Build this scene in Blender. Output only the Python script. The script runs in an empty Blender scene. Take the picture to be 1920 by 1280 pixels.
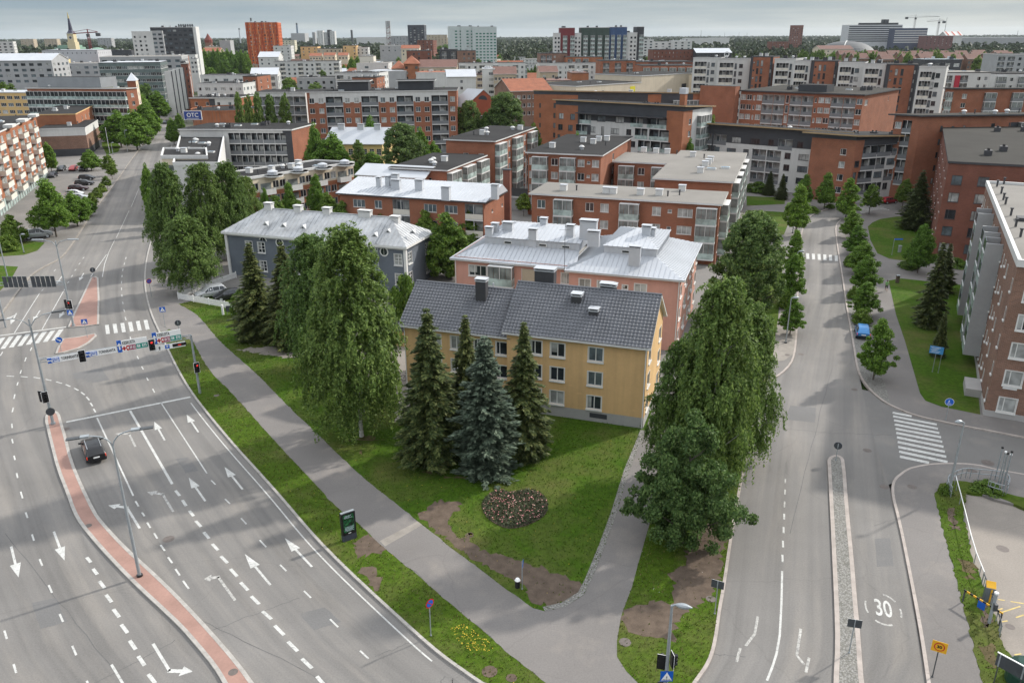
import bpy, math, random, bmesh
import numpy as np
from mathutils import Vector, Matrix
rnd = random.Random(7)
C = bpy.context.scene.collection
SC = bpy.context.scene
rad = math.radians
# ------------------------------------------------------------------ camera geometry (a drone 37 m up, 28 mm lens)
H, F = 37.0, 1493.0
PITCH = math.atan((640 - 66) / F)
ROLL = -rad(0.24)
cp, sp = math.cos(PITCH), math.sin(PITCH)
R0 = Vector((1, 0, 0)); U0 = Vector((0, sp, cp)); FV = Vector((0, cp, -sp))
RV = R0 * math.cos(ROLL) + U0 * math.sin(ROLL)
UV_ = -R0 * math.sin(ROLL) + U0 * math.cos(ROLL)
def ray(x, y):
 return FV + RV * ((x - 960) / F) + UV_ * ((640 - y) / F)
def G(x, y, z=0.0):
 "survey: the point at height z seen in direction (x, y)"
 d = ray(x, y); t = (z - H) / d.z
 return Vector((d.x * t, d.y * t, z))
def Dp(x, y, Y):
 "survey: the point seen in direction (x, y) at ground distance Y"
 d = ray(x, y); t = Y / d.y
 return Vector((d.x * t, Y, H + d.z * t))
def depth(p):
 return (Vector(p) - Vector((0, 0, H))).dot(FV)
def projx(p):
 q = Vector(p) - Vector((0, 0, H))
 return 960 + F * q.dot(RV) / q.dot(FV)
def along(A, th, xpix):
 "length from A in heading th (degrees) until the picture column xpix is reached"
 d = Vector((math.cos(rad(th)), math.sin(rad(th)), 0))
 k = (xpix - 960) / F
 q = Vector(A) - Vector((0, 0, H))
 den = d.dot(RV) - k * d.dot(FV)
 return (k * q.dot(FV) - q.dot(RV)) / den
cam = bpy.data.cameras.new('camera'); cam.lens = 36 * F / 1920; cam.sensor_width = 36
cam.clip_start = 0.5; cam.clip_end = 40000
co = bpy.data.objects.new('camera', cam); C.objects.link(co)
M = Matrix((RV, UV_, -FV)).transposed().to_4x4(); M.translation = Vector((0, 0, H))
co.matrix_world = M
SC.camera = co
# ------------------------------------------------------------------ object helpers
def tag(o, label=None, cat=None, group=None, kind=None):
 if label: o['label'] = label
 if cat: o['category'] = cat
 if group: o['group'] = group
 if kind: o['kind'] = kind
 return o
def empty(name, loc, rz=0.0, label=None, cat=None, group=None):
 o = bpy.data.objects.new(name, None); C.objects.link(o)
 o.location = loc; o.rotation_euler = (0, 0, rz); o.empty_display_size = 0.3
 return tag(o, label, cat, group)
def put(name, me, parent=None, loc=(0, 0, 0), rz=0.0):
 o = bpy.data.objects.new(name, me); C.objects.link(o)
 o.location = loc; o.rotation_euler = (0, 0, rz)
 if parent is not None: o.parent = parent
 return o
KIDS = {}
def copy_tree(o, parent=None, kids=None):
 c = o.copy(); C.objects.link(c)
 if parent is not None: c.parent = parent
 for ch in o.children: copy_tree(ch, c)
 return c
class MB:
 "collects faces; build() makes one mesh"
 def __init__(s): s.v = []; s.f = []; s.m = []; s.uv = []; s.mats = []; s.sm = []
 def mi(s, m):
  if m not in s.mats: s.mats.append(m)
  return s.mats.index(m)
 def face(s, pts, m, uv=None, smooth=False):
  i = len(s.v); s.v.extend([tuple(p) for p in pts]); s.f.append(tuple(range(i, i + len(pts))))
  s.m.append(s.mi(m)); s.uv.append(uv if uv else [(p[0], p[1]) for p in pts]); s.sm.append(smooth)
 def box(s, x0, y0, z0, x1, y1, z1, m, top=None):
  a, b, c, d = (x0, y0), (x1, y0), (x1, y1), (x0, y1)
  s.prism([a, b, c, d], z0, z1, m, top)
 def prism(s, poly, z0, z1, m, top=None, bottom=True):
  n = len(poly)
  ar = sum(poly[i][0] * poly[(i + 1) % n][1] - poly[(i + 1) % n][0] * poly[i][1] for i in range(n))
  if ar < 0: poly = poly[::-1]
  u = 0
  for i in range(n):
   p, q = poly[i], poly[(i + 1) % n]; L = math.dist(p[:2], q[:2])
   s.face([(p[0], p[1], z0), (q[0], q[1], z0), (q[0], q[1], z1), (p[0], p[1], z1)], m, [(u, z0), (u + L, z0), (u + L, z1), (u, z1)])
   u += L
  s.face([(p[0], p[1], z1) for p in poly], top or m)
  if bottom: s.face([(p[0], p[1], z0) for p in poly[::-1]], m)
 def obox(s, o, ux, uy, uz, a, b, m):
  "box in the frame o + ux,uy,uz between corners a and b"
  P = lambda x, y, z: o + ux * x + uy * y + uz * z
  x0, y0, z0 = a; x1, y1, z1 = b
  q = [P(x0, y0, z0), P(x1, y0, z0), P(x1, y1, z0), P(x0, y1, z0), P(x0, y0, z1), P(x1, y0, z1), P(x1, y1, z1), P(x0, y1, z1)]
  for f in ((3, 2, 1, 0), (4, 5, 6, 7), (0, 1, 5, 4), (1, 2, 6, 5), (2, 3, 7, 6), (3, 0, 4, 7)): s.face([q[i] for i in f], m)
 def tube(s, pts, r, m, n=8, cap=True):
  pts = [Vector(p) for p in pts]; rings = []
  rs = r if isinstance(r, (list, tuple)) else [r] * len(pts)
  for i, p in enumerate(pts):
   d = (pts[min(i + 1, len(pts) - 1)] - pts[max(i - 1, 0)]).normalized()
   a = Vector((1, 0, 0)) if abs(d.x) < 0.8 else Vector((0, 1, 0))
   e1 = d.cross(a).normalized(); e2 = d.cross(e1)
   rings.append([p + (e1 * math.cos(2 * math.pi * k / n) + e2 * math.sin(2 * math.pi * k / n)) * rs[i] for k in range(n)])
  for i in range(len(pts) - 1):
   for k in range(n):
    k2 = (k + 1) % n
    s.face([rings[i][k], rings[i + 1][k], rings[i + 1][k2], rings[i][k2]][::-1], m, smooth=True)
  if cap:
   s.face(rings[0], m); s.face(rings[-1][::-1], m)
 def disc(s, c, nrm, r, m, n=20, r0=0.0, a0=0, a1=360):
  c = Vector(c); nrm = Vector(nrm).normalized()
  up = Vector((0, 0, 1)) if abs(nrm.z) < 0.9 else Vector((0, 1, 0))
  e1 = up.cross(nrm).normalized(); e2 = nrm.cross(e1)
  P = lambda a, q: c + (e1 * math.cos(a) + e2 * math.sin(a)) * q
  st = [rad(a0 + (a1 - a0) * k / n) for k in range(n + 1)]
  if r0 <= 0:
   s.face([P(a, r) for a in st[:-1]], m)
  else:
   for k in range(n): s.face([P(st[k], r0), P(st[k], r), P(st[k + 1], r), P(st[k + 1], r0)], m)
 def mesh(s, name):
  me = bpy.data.meshes.new(name)
  me.from_pydata(s.v, [], s.f)
  for m in s.mats: me.materials.append(m)
  me.polygons.foreach_set('material_index', s.m)
  if any(s.sm): me.polygons.foreach_set('use_smooth', s.sm)
  ul = me.uv_layers.new(name='UVMap')
  ul.data.foreach_set('uv', [c for f in s.uv for p in f for c in p])
  me.update()
  return me
 def build(s, name, parent=None, loc=(0, 0, 0), rz=0.0):
  return put(name, s.mesh(name), parent, loc, rz)
def weld(me, dist=1e-4):
 bm = bmesh.new(); bm.from_mesh(me); bmesh.ops.remove_doubles(bm, verts=bm.verts, dist=dist); bm.to_mesh(me); bm.free(); return me
# ------------------------------------------------------------------ materials
MATS = {}
def nodes(name):
 m = bpy.data.materials.new(name); m.use_nodes = True
 nt = m.node_tree; b = nt.nodes['Principled BSDF']
 return m, nt, b
def N(nt, t, **kw):
 n = nt.nodes.new(t)
 for k, v in kw.items(): setattr(n, k, v)
 return n
def ramp(nt, fac, stops):
 r = N(nt, 'ShaderNodeValToRGB'); e = r.color_ramp.elements
 while len(e) < len(stops): e.new(0.5)
 for i, (p, c) in enumerate(stops):
  e[i].position = p; e[i].color = (*c, 1) if len(c) == 3 else c
 nt.links.new(fac, r.inputs[0]); return r.outputs[0]
def noise(nt, vec, scale, detail=3.0, rough=0.55):
 n = N(nt, 'ShaderNodeTexNoise'); n.inputs['Scale'].default_value = scale; n.inputs['Detail'].default_value = detail; n.inputs['Roughness'].default_value = rough
 nt.links.new(vec, n.inputs['Vector']); return n.outputs[0]
def mixc(nt, fac, a, b, mode='MIX'):
 n = N(nt, 'ShaderNodeMix', data_type='RGBA', blend_type=mode)
 for sock, val in ((0, fac), (6, a), (7, b)):
  if hasattr(val, 'is_linked'): nt.links.new(val, n.inputs[sock])
  elif isinstance(val, (int, float)): n.inputs[sock].default_value = val
  else: n.inputs[sock].default_value = (*val, 1)
 return n.outputs[2]
def pos(nt): return N(nt, 'ShaderNodeNewGeometry').outputs['Position']
def bump(nt, b, h, st=0.3, dist=0.02):
 n = N(nt, 'ShaderNodeBump'); n.inputs['Strength'].default_value = st; n.inputs['Distance'].default_value = dist
 nt.links.new(h, n.inputs['Height']); nt.links.new(n.outputs[0], b.inputs['Normal'])
def mul(c, k): return tuple(min(1, x * k) for x in c)
def mat(name, col, rough=0.7, var=0.12, scale=0.6, fine=8.0, metal=0.0, spec=0.4, bmp=0.0, streak=0.0, worn=None):
 "a plain surface with blotchy wear at two scales"
 if name in MATS: return MATS[name]
 m, nt, b = nodes(name); p = pos(nt)
 a = noise(nt, p, scale, 4.0); f = noise(nt, p, fine, 2.0)
 c1 = ramp(nt, a, [(0.3, mul(col, 1 - var)), (0.7, mul(col, 1 + var))])
 c2 = ramp(nt, f, [(0.3, (1 - var * .7,) * 3), (0.7, (1,) * 3)])
 c = mixc(nt, 1.0, c1, c2, 'MULTIPLY')
 if streak:      # rain streaks and faded repair patches on rendered walls
  mp = N(nt, 'ShaderNodeMapping'); mp.inputs['Scale'].default_value = (1.6, 1.6, .10); nt.links.new(p, mp.inputs[0]); s = noise(nt, mp.outputs[0], 1.0, 5.0, .65)
  c = mixc(nt, 1.0, c, ramp(nt, s, [(.32, (1 - streak,) * 3), (.55, (1,) * 3), (.75, (1 + streak * .6,) * 3)]), 'MULTIPLY')
  mp = N(nt, 'ShaderNodeMapping'); mp.inputs['Scale'].default_value = (.5, .5, 1.4); nt.links.new(p, mp.inputs[0]); s = noise(nt, mp.outputs[0], .8, 3.0, .6)
  c = mixc(nt, ramp(nt, s, [(.66, (0, 0, 0)), (.70, (.35,) * 3)]), c, mul(col, 1.16))
 if worn:        # paint rubbed away by tyres
  s = noise(nt, p, 5.0, 6.0, .75); c = mixc(nt, ramp(nt, s, [(worn, (0, 0, 0)), (worn + .10, (.85,) * 3)]), c, (.19, .185, .18))
 nt.links.new(c, b.inputs['Base Color'])
 b.inputs['Roughness'].default_value = rough; b.inputs['Metallic'].default_value = metal; b.inputs['Specular IOR Level'].default_value = spec
 if bmp: bump(nt, b, f, bmp)
 MATS[name] = m; return m
def brick(name, c1, c2, mortar, bw=0.3, bh=0.1):
 if name in MATS: return MATS[name]
 m, nt, b = nodes(name)
 uv = N(nt, 'ShaderNodeUVMap').outputs[0]
 t = N(nt, 'ShaderNodeTexBrick'); t.inputs['Scale'].default_value = 1.0
 t.inputs['Color1'].default_value = (*c1, 1); t.inputs['Color2'].default_value = (*c2, 1); t.inputs['Mortar'].default_value = (*mortar, 1)
 t.inputs['Brick Width'].default_value = bw; t.inputs['Row Height'].default_value = bh; t.inputs['Mortar Size'].default_value = 0.012
 nt.links.new(uv, t.inputs['Vector'])
 a = noise(nt, pos(nt), 0.35, 5.0)
 w = ramp(nt, a, [(0.3, (.8,) * 3), (0.7, (1.12,) * 3)])
 nt.links.new(mixc(nt, 1.0, t.outputs[0], w, 'MULTIPLY'), b.inputs['Base Color'])
 b.inputs['Roughness'].default_value = 0.85; b.inputs['Specular IOR Level'].default_value = 0.25
 bump(nt, b, t.outputs['Fac'], -0.3, 0.01)
 MATS[name] = m; return m
def glass(name, col, rough=0.08, spec=0.6):
 if name in MATS: return MATS[name]
 m, nt, b = nodes(name)
 a = noise(nt, pos(nt), 0.7, 2.0)
 nt.links.new(ramp(nt, a, [(0.35, mul(col, .6)), (0.65, mul(col, 1.3))]), b.inputs['Base Color'])
 b.inputs['Roughness'].default_value = rough; b.inputs['Specular IOR Level'].default_value = spec
 MATS[name] = m; return m
def emit(name, col, st):
 if name in MATS: return MATS[name]
 m, nt, b = nodes(name)
 b.inputs['Base Color'].default_value = (*col, 1); b.inputs['Emission Color'].default_value = (*col, 1); b.inputs['Emission Strength'].default_value = st
 MATS[name] = m; return m
def leaf(name, dark, mid, light, trans=0.38):
 if name in MATS: return MATS[name]
 m, nt, b = nodes(name)
 g = N(nt, 'ShaderNodeNewGeometry'); oi = N(nt, 'ShaderNodeObjectInfo')
 c = ramp(nt, g.outputs['Random Per Island'], [(0.0, dark), (0.5, mid), (1.0, light)])
 tint = ramp(nt, oi.outputs['Random'], [(0.0, (.82, .88, .8)), (1.0, (1.16, 1.1, .95))])
 c = mixc(nt, 1.0, c, tint, 'MULTIPLY')
 nt.links.new(c, b.inputs['Base Color'])
 b.inputs['Roughness'].default_value = 0.6; b.inputs['Specular IOR Level'].default_value = 0.25
 if trans:
  t = N(nt, 'ShaderNodeBsdfTranslucent'); nt.links.new(c, t.inputs[0])
  mx = N(nt, 'ShaderNodeMixShader'); mx.inputs[0].default_value = trans
  nt.links.new(b.outputs[0], mx.inputs[1]); nt.links.new(t.outputs[0], mx.inputs[2])
  nt.links.new(mx.outputs[0], nt.nodes['Material Output'].inputs[0])
 MATS[name] = m; return m
def asphalt(name, base, streak=0.0, dust=(.30, .27, .235), dust_amt=0.4):
 m, nt, b = nodes(name); p = pos(nt)
 big = noise(nt, p, 0.09, 5.0, 0.6); fine = noise(nt, p, 9.0, 2.0, 0.7)
 c = ramp(nt, big, [(0.3, mul(base, .84)), (0.55, base), (0.75, mul(base, 1.14))])
 if streak:
  uv = N(nt, 'ShaderNodeUVMap').outputs[0]
  mp = N(nt, 'ShaderNodeMapping'); mp.inputs['Scale'].default_value = (0.62, 0.012, 1)
  nt.links.new(uv, mp.inputs[0])
  s = noise(nt, mp.outputs[0], 1.0, 3.0, 0.6)
  c = mixc(nt, 1.0, c, ramp(nt, s, [(0.30, (1 - streak,) * 3), (0.5, (1,) * 3), (0.72, (1 + streak, 1 + streak * .9, 1 + streak * .75))]), 'MULTIPLY')
  mp2 = N(nt, 'ShaderNodeMapping'); mp2.inputs['Scale'].default_value = (0.35, 0.05, 1); nt.links.new(uv, mp2.inputs[0])
  s2 = noise(nt, mp2.outputs[0], 1.0, 5.0, 0.65)
  c = mixc(nt, ramp(nt, s2, [(0.5, (0, 0, 0)), (0.75, (dust_amt,) * 3)]), c, dust)
 else:
  s2 = noise(nt, p, 0.28, 5.0, 0.65)
  c = mixc(nt, ramp(nt, s2, [(0.52, (0, 0, 0)), (0.75, (dust_amt,) * 3)]), c, dust)
 vo = N(nt, 'ShaderNodeTexVoronoi', feature='DISTANCE_TO_EDGE'); vo.inputs['Scale'].default_value = 0.075
 wob = N(nt, 'ShaderNodeVectorMath', operation='ADD'); nt.links.new(p, wob.inputs[0])
 nn = N(nt, 'ShaderNodeTexNoise'); nn.inputs['Scale'].default_value = 0.4; nt.links.new(p, nn.inputs['Vector'])
 nt.links.new(nn.outputs['Color'], wob.inputs[1]); nt.links.new(wob.outputs[0], vo.inputs['Vector'])
 cr = ramp(nt, vo.outputs[0], [(0.0, (.55,) * 3), (0.004, (1,) * 3)])
 c = mixc(nt, 0.22, c, mixc(nt, 1.0, c, cr, 'MULTIPLY'))
 c = mixc(nt, 1.0, c, ramp(nt, fine, [(0.25, (.86,) * 3), (0.75, (1.12,) * 3)]), 'MULTIPLY')
 nt.links.new(c, b.inputs['Base Color']); b.inputs['Roughness'].default_value = 0.9; b.inputs['Specular IOR Level'].default_value = 0.25
 bump(nt, b, fine, 0.25, 0.01)
 MATS[name] = m; return m
def grassy(name, dark, mid, dry, dryness=0.5, dots=0.0):
 m, nt, b = nodes(name); p = pos(nt)
 a = noise(nt, p, 0.13, 6.0, 0.65); f = noise(nt, p, 2.2, 5.0, 0.75); ff = noise(nt, p, 14.0, 2.0, 0.8)
 c = ramp(nt, f, [(0.28, dark), (0.7, mid)])
 dr = ramp(nt, a, [(1 - dryness - .12, (0, 0, 0)), (1 - dryness + .16, (1, 1, 1))])
 c = mixc(nt, dr, c, mixc(nt, f, mul(dry, .7), dry))
 c = mixc(nt, 1.0, c, ramp(nt, ff, [(0.25, (.62,) * 3), (0.75, (1.3,) * 3)]), 'MULTIPLY')
 nt.links.new(c, b.inputs['Base Color']); b.inputs['Roughness'].default_value = 0.95; b.inputs['Specular IOR Level'].default_value = 0.1
 bump(nt, b, ff, 0.7, 0.06)
 MATS[name] = m; return m
M_road = asphalt('road_asphalt', (.178, .170, .162), 0.22)
M_road2 = asphalt('side_asphalt', (.168, .162, .155), 0.0, dust_amt=.3)
M_path = asphalt('path_asphalt', (.180, .168, .160), 0.0, dust=(.30, .265, .23), dust_amt=.4)
M_lot = asphalt('lot_asphalt', (.24, .215, .19), 0.0, dust=(.34, .30, .26), dust_amt=.5)
M_yard = asphalt('yard_asphalt', (.19, .18, .17), 0.0, dust_amt=.3)
M_grass = grassy('lawn_grass', (.026, .058, .005), (.068, .132, .010), (.125, .125, .040), 0.43)
M_verge = grassy('verge_grass', (.030, .058, .005), (.078, .132, .012), (.135, .122, .05), 0.42)
M_kerb = mat('kerb_granite', (.36, .34, .315), .85, .18, 1.5, 12)
M_kerb_pink = mat('kerb_pink_granite', (.37, .325, .295), .85, .16, 1.2, 12)
M_pink = mat('pink_paving', (.315, .19, .155), .85, .14, .5, 6)
m, nt, b = nodes('cobbles'); MATS['cobbles'] = M_cob = m; vo = N(nt, 'ShaderNodeTexVoronoi'); vo.inputs['Scale'].default_value = 8.5; nt.links.new(pos(nt), vo.inputs['Vector'])
sx = N(nt, 'ShaderNodeSeparateColor'); nt.links.new(vo.outputs['Color'], sx.inputs[0]); c = ramp(nt, sx.outputs[0], [(0, (.19, .185, .175)), (1, (.28, .27, .255))])
nt.links.new(mixc(nt, 1.0, c, ramp(nt, vo.outputs['Distance'], [(.35, (1,) * 3), (.62, (.6, .6, .56))]), 'MULTIPLY'), b.inputs['Base Color']); b.inputs['Roughness'].default_value = .9; bump(nt, b, vo.outputs['Distance'], -.6, .04)
M_slab = mat('concrete_slabs', (.255, .232, .205), .9, .16, .8, 6)
M_dirt = mat('bare_soil', (.118, .090, .070), 1.0, .22, 1.6, 14, spec=.1, bmp=.5)
M_paint = mat('road_paint', (.50, .50, .48), .7, .14, 1.2, 16, worn=.53)
M_worn = mat('worn_paint', (.50, .49, .46), .8, .30, 2.5, 20, worn=.46)
M_yellow_paint = mat('yellow_paint', (.55, .42, .16), .8, .2, 2.5, 20)
M_iron = mat('cast_iron', (.13, .11, .10), .7, .2, 4, 20)
M_steel = mat('galvanised_steel', (.33, .36, .38), .45, .12, 2, 10, metal=.35)
M_darksteel = mat('dark_steel', (.06, .065, .07), .5, .15, 2, 10)
M_black = mat('black_plastic', (.012, .012, .014), .4, .1, 2, 10)
M_white = mat('white_metal', (.72, .72, .71), .5, .06, .5, 6)
M_signback = mat('sign_back', (.055, .062, .07), .55, .15, 2, 10)
# ------------------------------------------------------------------ light and sky
SUN_EL, SUN_AZ = 32.0, 58.0      # azimuth from +Y towards +X
sd = Vector((math.sin(rad(SUN_AZ)) * math.cos(rad(SUN_EL)), math.cos(rad(SUN_AZ)) * math.cos(rad(SUN_EL)), math.sin(rad(SUN_EL))))
sl = bpy.data.lights.new('sun', 'SUN'); sl.energy = 2.1; sl.angle = rad(1.8); sl.color = (1.0, .945, .86)
so = bpy.data.objects.new('sun', sl); C.objects.link(so); so.rotation_euler = (-sd).to_track_quat('-Z', 'Y').to_euler(); so.location = (0, 0, 300)
w = bpy.data.worlds.new('World'); SC.world = w; w.use_nodes = True
nt = w.node_tree; bg = nt.nodes['Background']; bg.inputs[1].default_value = 0.1
sky = N(nt, 'ShaderNodeTexSky', sky_type='NISHITA'); sky.sun_disc = False; sky.sun_elevation = rad(SUN_EL); sky.sun_rotation = rad(SUN_AZ); sky.dust_density = 1.0
tc = N(nt, 'ShaderNodeTexCoord').outputs['Generated']
sx = N(nt, 'ShaderNodeSeparateXYZ'); nt.links.new(tc, sx.inputs[0])
mp = N(nt, 'ShaderNodeMapping'); mp.inputs['Scale'].default_value = (2.2, 2.2, 30); nt.links.new(tc, mp.inputs[0])
cl = noise(nt, mp.outputs[0], 1.6, 7.0, 0.55)
lum = ramp(nt, sx.outputs['Z'], [(0.0, (1.98, 2.27, 2.40)), (0.02, (1.70, 2.02, 2.21)), (0.05, (1.38, 1.70, 1.92)), (0.14, (2.7, 2.9, 3.05)), (0.6, (6.6, 6.8, 7.1))])
cloud = mixc(nt, 1.0, lum, ramp(nt, cl, [(0.36, (.76, .84, .91)), (0.5, (.96, .97, .98)), (0.62, (1.20, 1.15, 1.10))]), 'MULTIPLY')
nt.links.new(mixc(nt, 0.94, sky.outputs[0], cloud), bg.inputs[0])
SC.view_settings.view_transform = 'Standard'; SC.view_settings.look = 'None'; SC.view_settings.exposure = 1.2; SC.view_settings.gamma = 1.0
SC.render.engine = 'CYCLES'
SC.cycles.use_denoising = True
SC.cycles.max_bounces = 6; SC.cycles.transparent_max_bounces = 6; SC.cycles.volume_bounces = 0
SC.cycles.caustics_reflective = False; SC.cycles.caustics_refractive = False
from mathutils.geometry import tessellate_polygon
def pix(pts, z=0.0): return [G(x, y, z) for x, y in pts]
def resample(pts, step):
 out = [Vector(pts[0])]
 for a, b in zip(pts, pts[1:]):
  a, b = Vector(a), Vector(b); n = max(1, int((b - a).length / step))
  for k in range(1, n + 1): out.append(a.lerp(b, k / n))
 return out
def smooth(pts, it=2):
 "corner-cutting"
 for _ in range(it):
  o = [pts[0]]
  for a, b in zip(pts, pts[1:]): o += [a.lerp(b, .25), a.lerp(b, .75)]
  pts = o + [pts[-1]]
 return pts
def offset(pts, d):
 out = []
 for i, p in enumerate(pts):
  t = (pts[min(i + 1, len(pts) - 1)] - pts[max(i - 1, 0)]); t.z = 0; t.normalize()
  out.append(p + Vector((-t.y, t.x, 0)) * d)
 return out
def ext(pts, d0=0, d1=0):
 if d0: pts = [pts[0] + (pts[0] - pts[1]).normalized() * d0] + pts
 if d1: pts = pts + [pts[-1] + (pts[-1] - pts[-2]).normalized() * d1]
 return pts
def jag(pts, amp, step=.35, seed=1):
 "an irregular natural edge"
 r = random.Random(seed); q = resample(list(pts) + [pts[0]], step)[:-1]
 return [p + Vector((r.gauss(0, amp), r.gauss(0, amp), 0)) for p in q]
def sheet(name, poly, z, m, label=None, kind='structure'):
 "a flat area filled by triangulation"
 poly = [Vector((p[0], p[1], 0)) for p in poly]
 me = bpy.data.meshes.new(name); tri = tessellate_polygon([poly])
 tri = [t if (poly[t[1]] - poly[t[0]]).cross(poly[t[2]] - poly[t[0]]).z > 0 else t[::-1] for t in tri]
 me.from_pydata([(p.x, p.y, z) for p in poly], [], tri); me.materials.append(m); me.update()
 o = put(name, me); return tag(o, label, kind=kind)
def slab(name, poly, z0, z1, m, label=None):
 o = sheet(name, poly, z1, m, label)
 bm = bmesh.new(); bm.from_mesh(o.data)
 r = bmesh.ops.extrude_face_region(bm, geom=bm.faces[:])
 for v in r['geom']:
  if isinstance(v, bmesh.types.BMVert): v.co.z = z0
 bmesh.ops.recalc_face_normals(bm, faces=bm.faces[:]); bm.to_mesh(o.data); bm.free(); return o
def strip_mesh(name, A, B, z, m, nu=1, label=None):
 "a ribbon between two polylines of equal count, uv = (metres across, metres along)"
 mb = MB(); L = 0
 for i in range(len(A) - 1):
  l = ((A[i + 1] - A[i]).length + (B[i + 1] - B[i]).length) / 2
  w0, w1 = (B[i] - A[i]).length, (B[i + 1] - A[i + 1]).length
  mb.face([(A[i].x, A[i].y, z), (B[i].x, B[i].y, z), (B[i + 1].x, B[i + 1].y, z), (A[i + 1].x, A[i + 1].y, z)], m, [(0, L), (w0, L), (w1, L + l), (0, L + l)])
  L += l
 o = mb.build(name); weld(o.data)
 bm = bmesh.new(); bm.from_mesh(o.data)
 if sum(f.normal.z * f.calc_area() for f in bm.faces) < 0: bmesh.ops.reverse_faces(bm, faces=bm.faces[:]); bm.to_mesh(o.data)
 bm.free()
 return tag(o, label, kind='structure')
def kerb(name, line, wid, m, z1=.13, side=1, label=None, step=1.6):
 "a run of kerb stones with thin joints"
 line = resample(line, step); other = offset(line, wid * side); mb = MB(); r = random.Random(3)
 for i in range(len(line) - 1):
  a, b, c, d = line[i], line[i + 1], other[i + 1], other[i]
  a2, d2 = a.lerp(b, .012), d.lerp(c, .012); z = z1 + r.uniform(-.006, .006)
  mb.prism([a2[:2], b[:2], c[:2], d2[:2]], -.1, z, m)
 return tag(mb.build(name), label, kind='structure')
KL = ext(smooth(pix([(895, 1280), (830, 1235), (780, 1192), (680, 1100), (630, 1052), (580, 1000), (515, 922), (440, 840), (390, 780), (357, 737), (332, 695), (299, 626), (282, 590), (272, 550), (270, 520), (273, 490), (280, 460), (290, 430), (304, 350), (322, 265), (351, 206), (366, 165)])), 22, 500)
LLfar = pix([(-30, 630), (0, 595), (37, 545), (58, 517), (87, 499), (115, 486), (135, 462), (175, 397), (215, 347), (250, 295), (300, 232), (351, 171)])
LLf = [Vector((-62, 20, 0)), Vector((-62, 60, 0)), Vector((-66, 88, 0))] + LLfar
LL = ext(smooth(LLf), 0, 500)
def by_length(pts, n):
 q = resample(pts, .5); acc = [0]
 for a, b in zip(q, q[1:]): acc.append(acc[-1] + (b - a).length)
 out = []; j = 0
 for k in range(n):
  t = acc[-1] * k / (n - 1)
  while j < len(q) - 2 and acc[j + 1] < t: j += 1
  f = (t - acc[j]) / max(1e-6, acc[j + 1] - acc[j]); out.append(q[j].lerp(q[j + 1], min(1, max(0, f))))
 return out
def by_y(pts, ys):
 q = resample(pts, .5); out = []; j = 0
 for y in ys:
  while j < len(q) - 2 and q[j + 1].y < y: j += 1
  a, b = q[j], q[j + 1]; f = (y - a.y) / (b.y - a.y) if abs(b.y - a.y) > 1e-6 else 0
  out.append(a.lerp(b, f))
 return out
def lerp_lines(a, b): return a
m, nt, b = nodes('far_ground'); MATS['far_ground'] = m; p = pos(nt)
ln = N(nt, 'ShaderNodeVectorMath', operation='LENGTH'); nt.links.new(p, ln.inputs[0])
mr = N(nt, 'ShaderNodeMapRange'); mr.inputs[1].default_value = 420; mr.inputs[2].default_value = 900; nt.links.new(ln.outputs['Value'], mr.inputs[0])
near = ramp(nt, noise(nt, p, .03, 5.0, .7), [(.42, (.165, .16, .15)), (.5, (.12, .12, .09)), (.58, (.03, .05, .012))])
far = ramp(nt, noise(nt, p, .006, 6.0, .7), [(.35, (.010, .018, .008)), (.6, (.018, .029, .012)), (.74, (.035, .045, .025))])
nt.links.new(mixc(nt, mr.outputs[0], near, far), b.inputs['Base Color']); b.inputs['Roughness'].default_value = .95; b.inputs['Specular IOR Level'].default_value = .1
sheet('ground', [Vector((16000 * math.cos(a * math.pi / 24), 16000 * math.sin(a * math.pi / 24), 0)) for a in range(48)], -.35, m)
ys = [14 + 3 * k for k in range(40)] + [140 + 12 * k for k in range(70)]
A_ = by_y(KL, ys); B_ = by_y(LL, ys)
mb = MB(); NU = 6; L = 0
for i in range(len(ys) - 1):
 l = (A_[i + 1] - A_[i]).length
 for k in range(NU):
  q = [A_[i].lerp(B_[i], k / NU), A_[i].lerp(B_[i], (k + 1) / NU), A_[i + 1].lerp(B_[i + 1], (k + 1) / NU), A_[i + 1].lerp(B_[i + 1], k / NU)]
  ws = [(B_[i] - A_[i]).length, (B_[i + 1] - A_[i + 1]).length]
  mb.face([(v.x, v.y, 0) for v in q][::-1], M_road, [(k / NU * ws[0], L), ((k + 1) / NU * ws[0], L), ((k + 1) / NU * ws[1], L + l), (k / NU * ws[1], L + l)][::-1])
 L += l
o = mb.build('main_road'); weld(o.data); tag(o, kind='structure')
KR = ext(smooth(pix([(1307, 1280), (1332, 1245), (1344, 1205), (1352, 1142), (1360, 1100), (1377, 980), (1400, 860), (1425, 740)])), 16, 0)
KRfar = pix([(1440, 717), (1465, 703), (1484, 684), (1491, 665), (1494, 640), (1496, 600), (1497, 545), (1500, 470), (1506, 425), (1520, 404), (1557, 391)])
kr_all = KR + smooth(KRfar, 1)
far_l = [p for p in KL if p.y < 330]
block = offset(far_l, -.12) + [Vector((-60, 330, 0)), Vector((95, 215, 0))] + offset(kr_all, .12)[::-1]
slab('block_ground', block, -.2, .10, M_yard)
def area(name, pts, z, m, jit=0.0, seed=1, extra=None):
 q = pix(pts, z)
 if extra: q = extra(q)
 if jit: q = jag(q, jit, seed=seed)
 return sheet(name, q, z, m)
pathL = pix([(362, 640), (395, 700), (425, 725), (480, 787), (534, 847), (580, 895), (640, 960), (669, 977), (697, 1005), (720, 1027), (772, 1067), (825, 1115), (880, 1160), (927, 1200), (960, 1230), (1025, 1280), (1090, 1340)], .1)
pathL = smooth(pathL)
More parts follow.
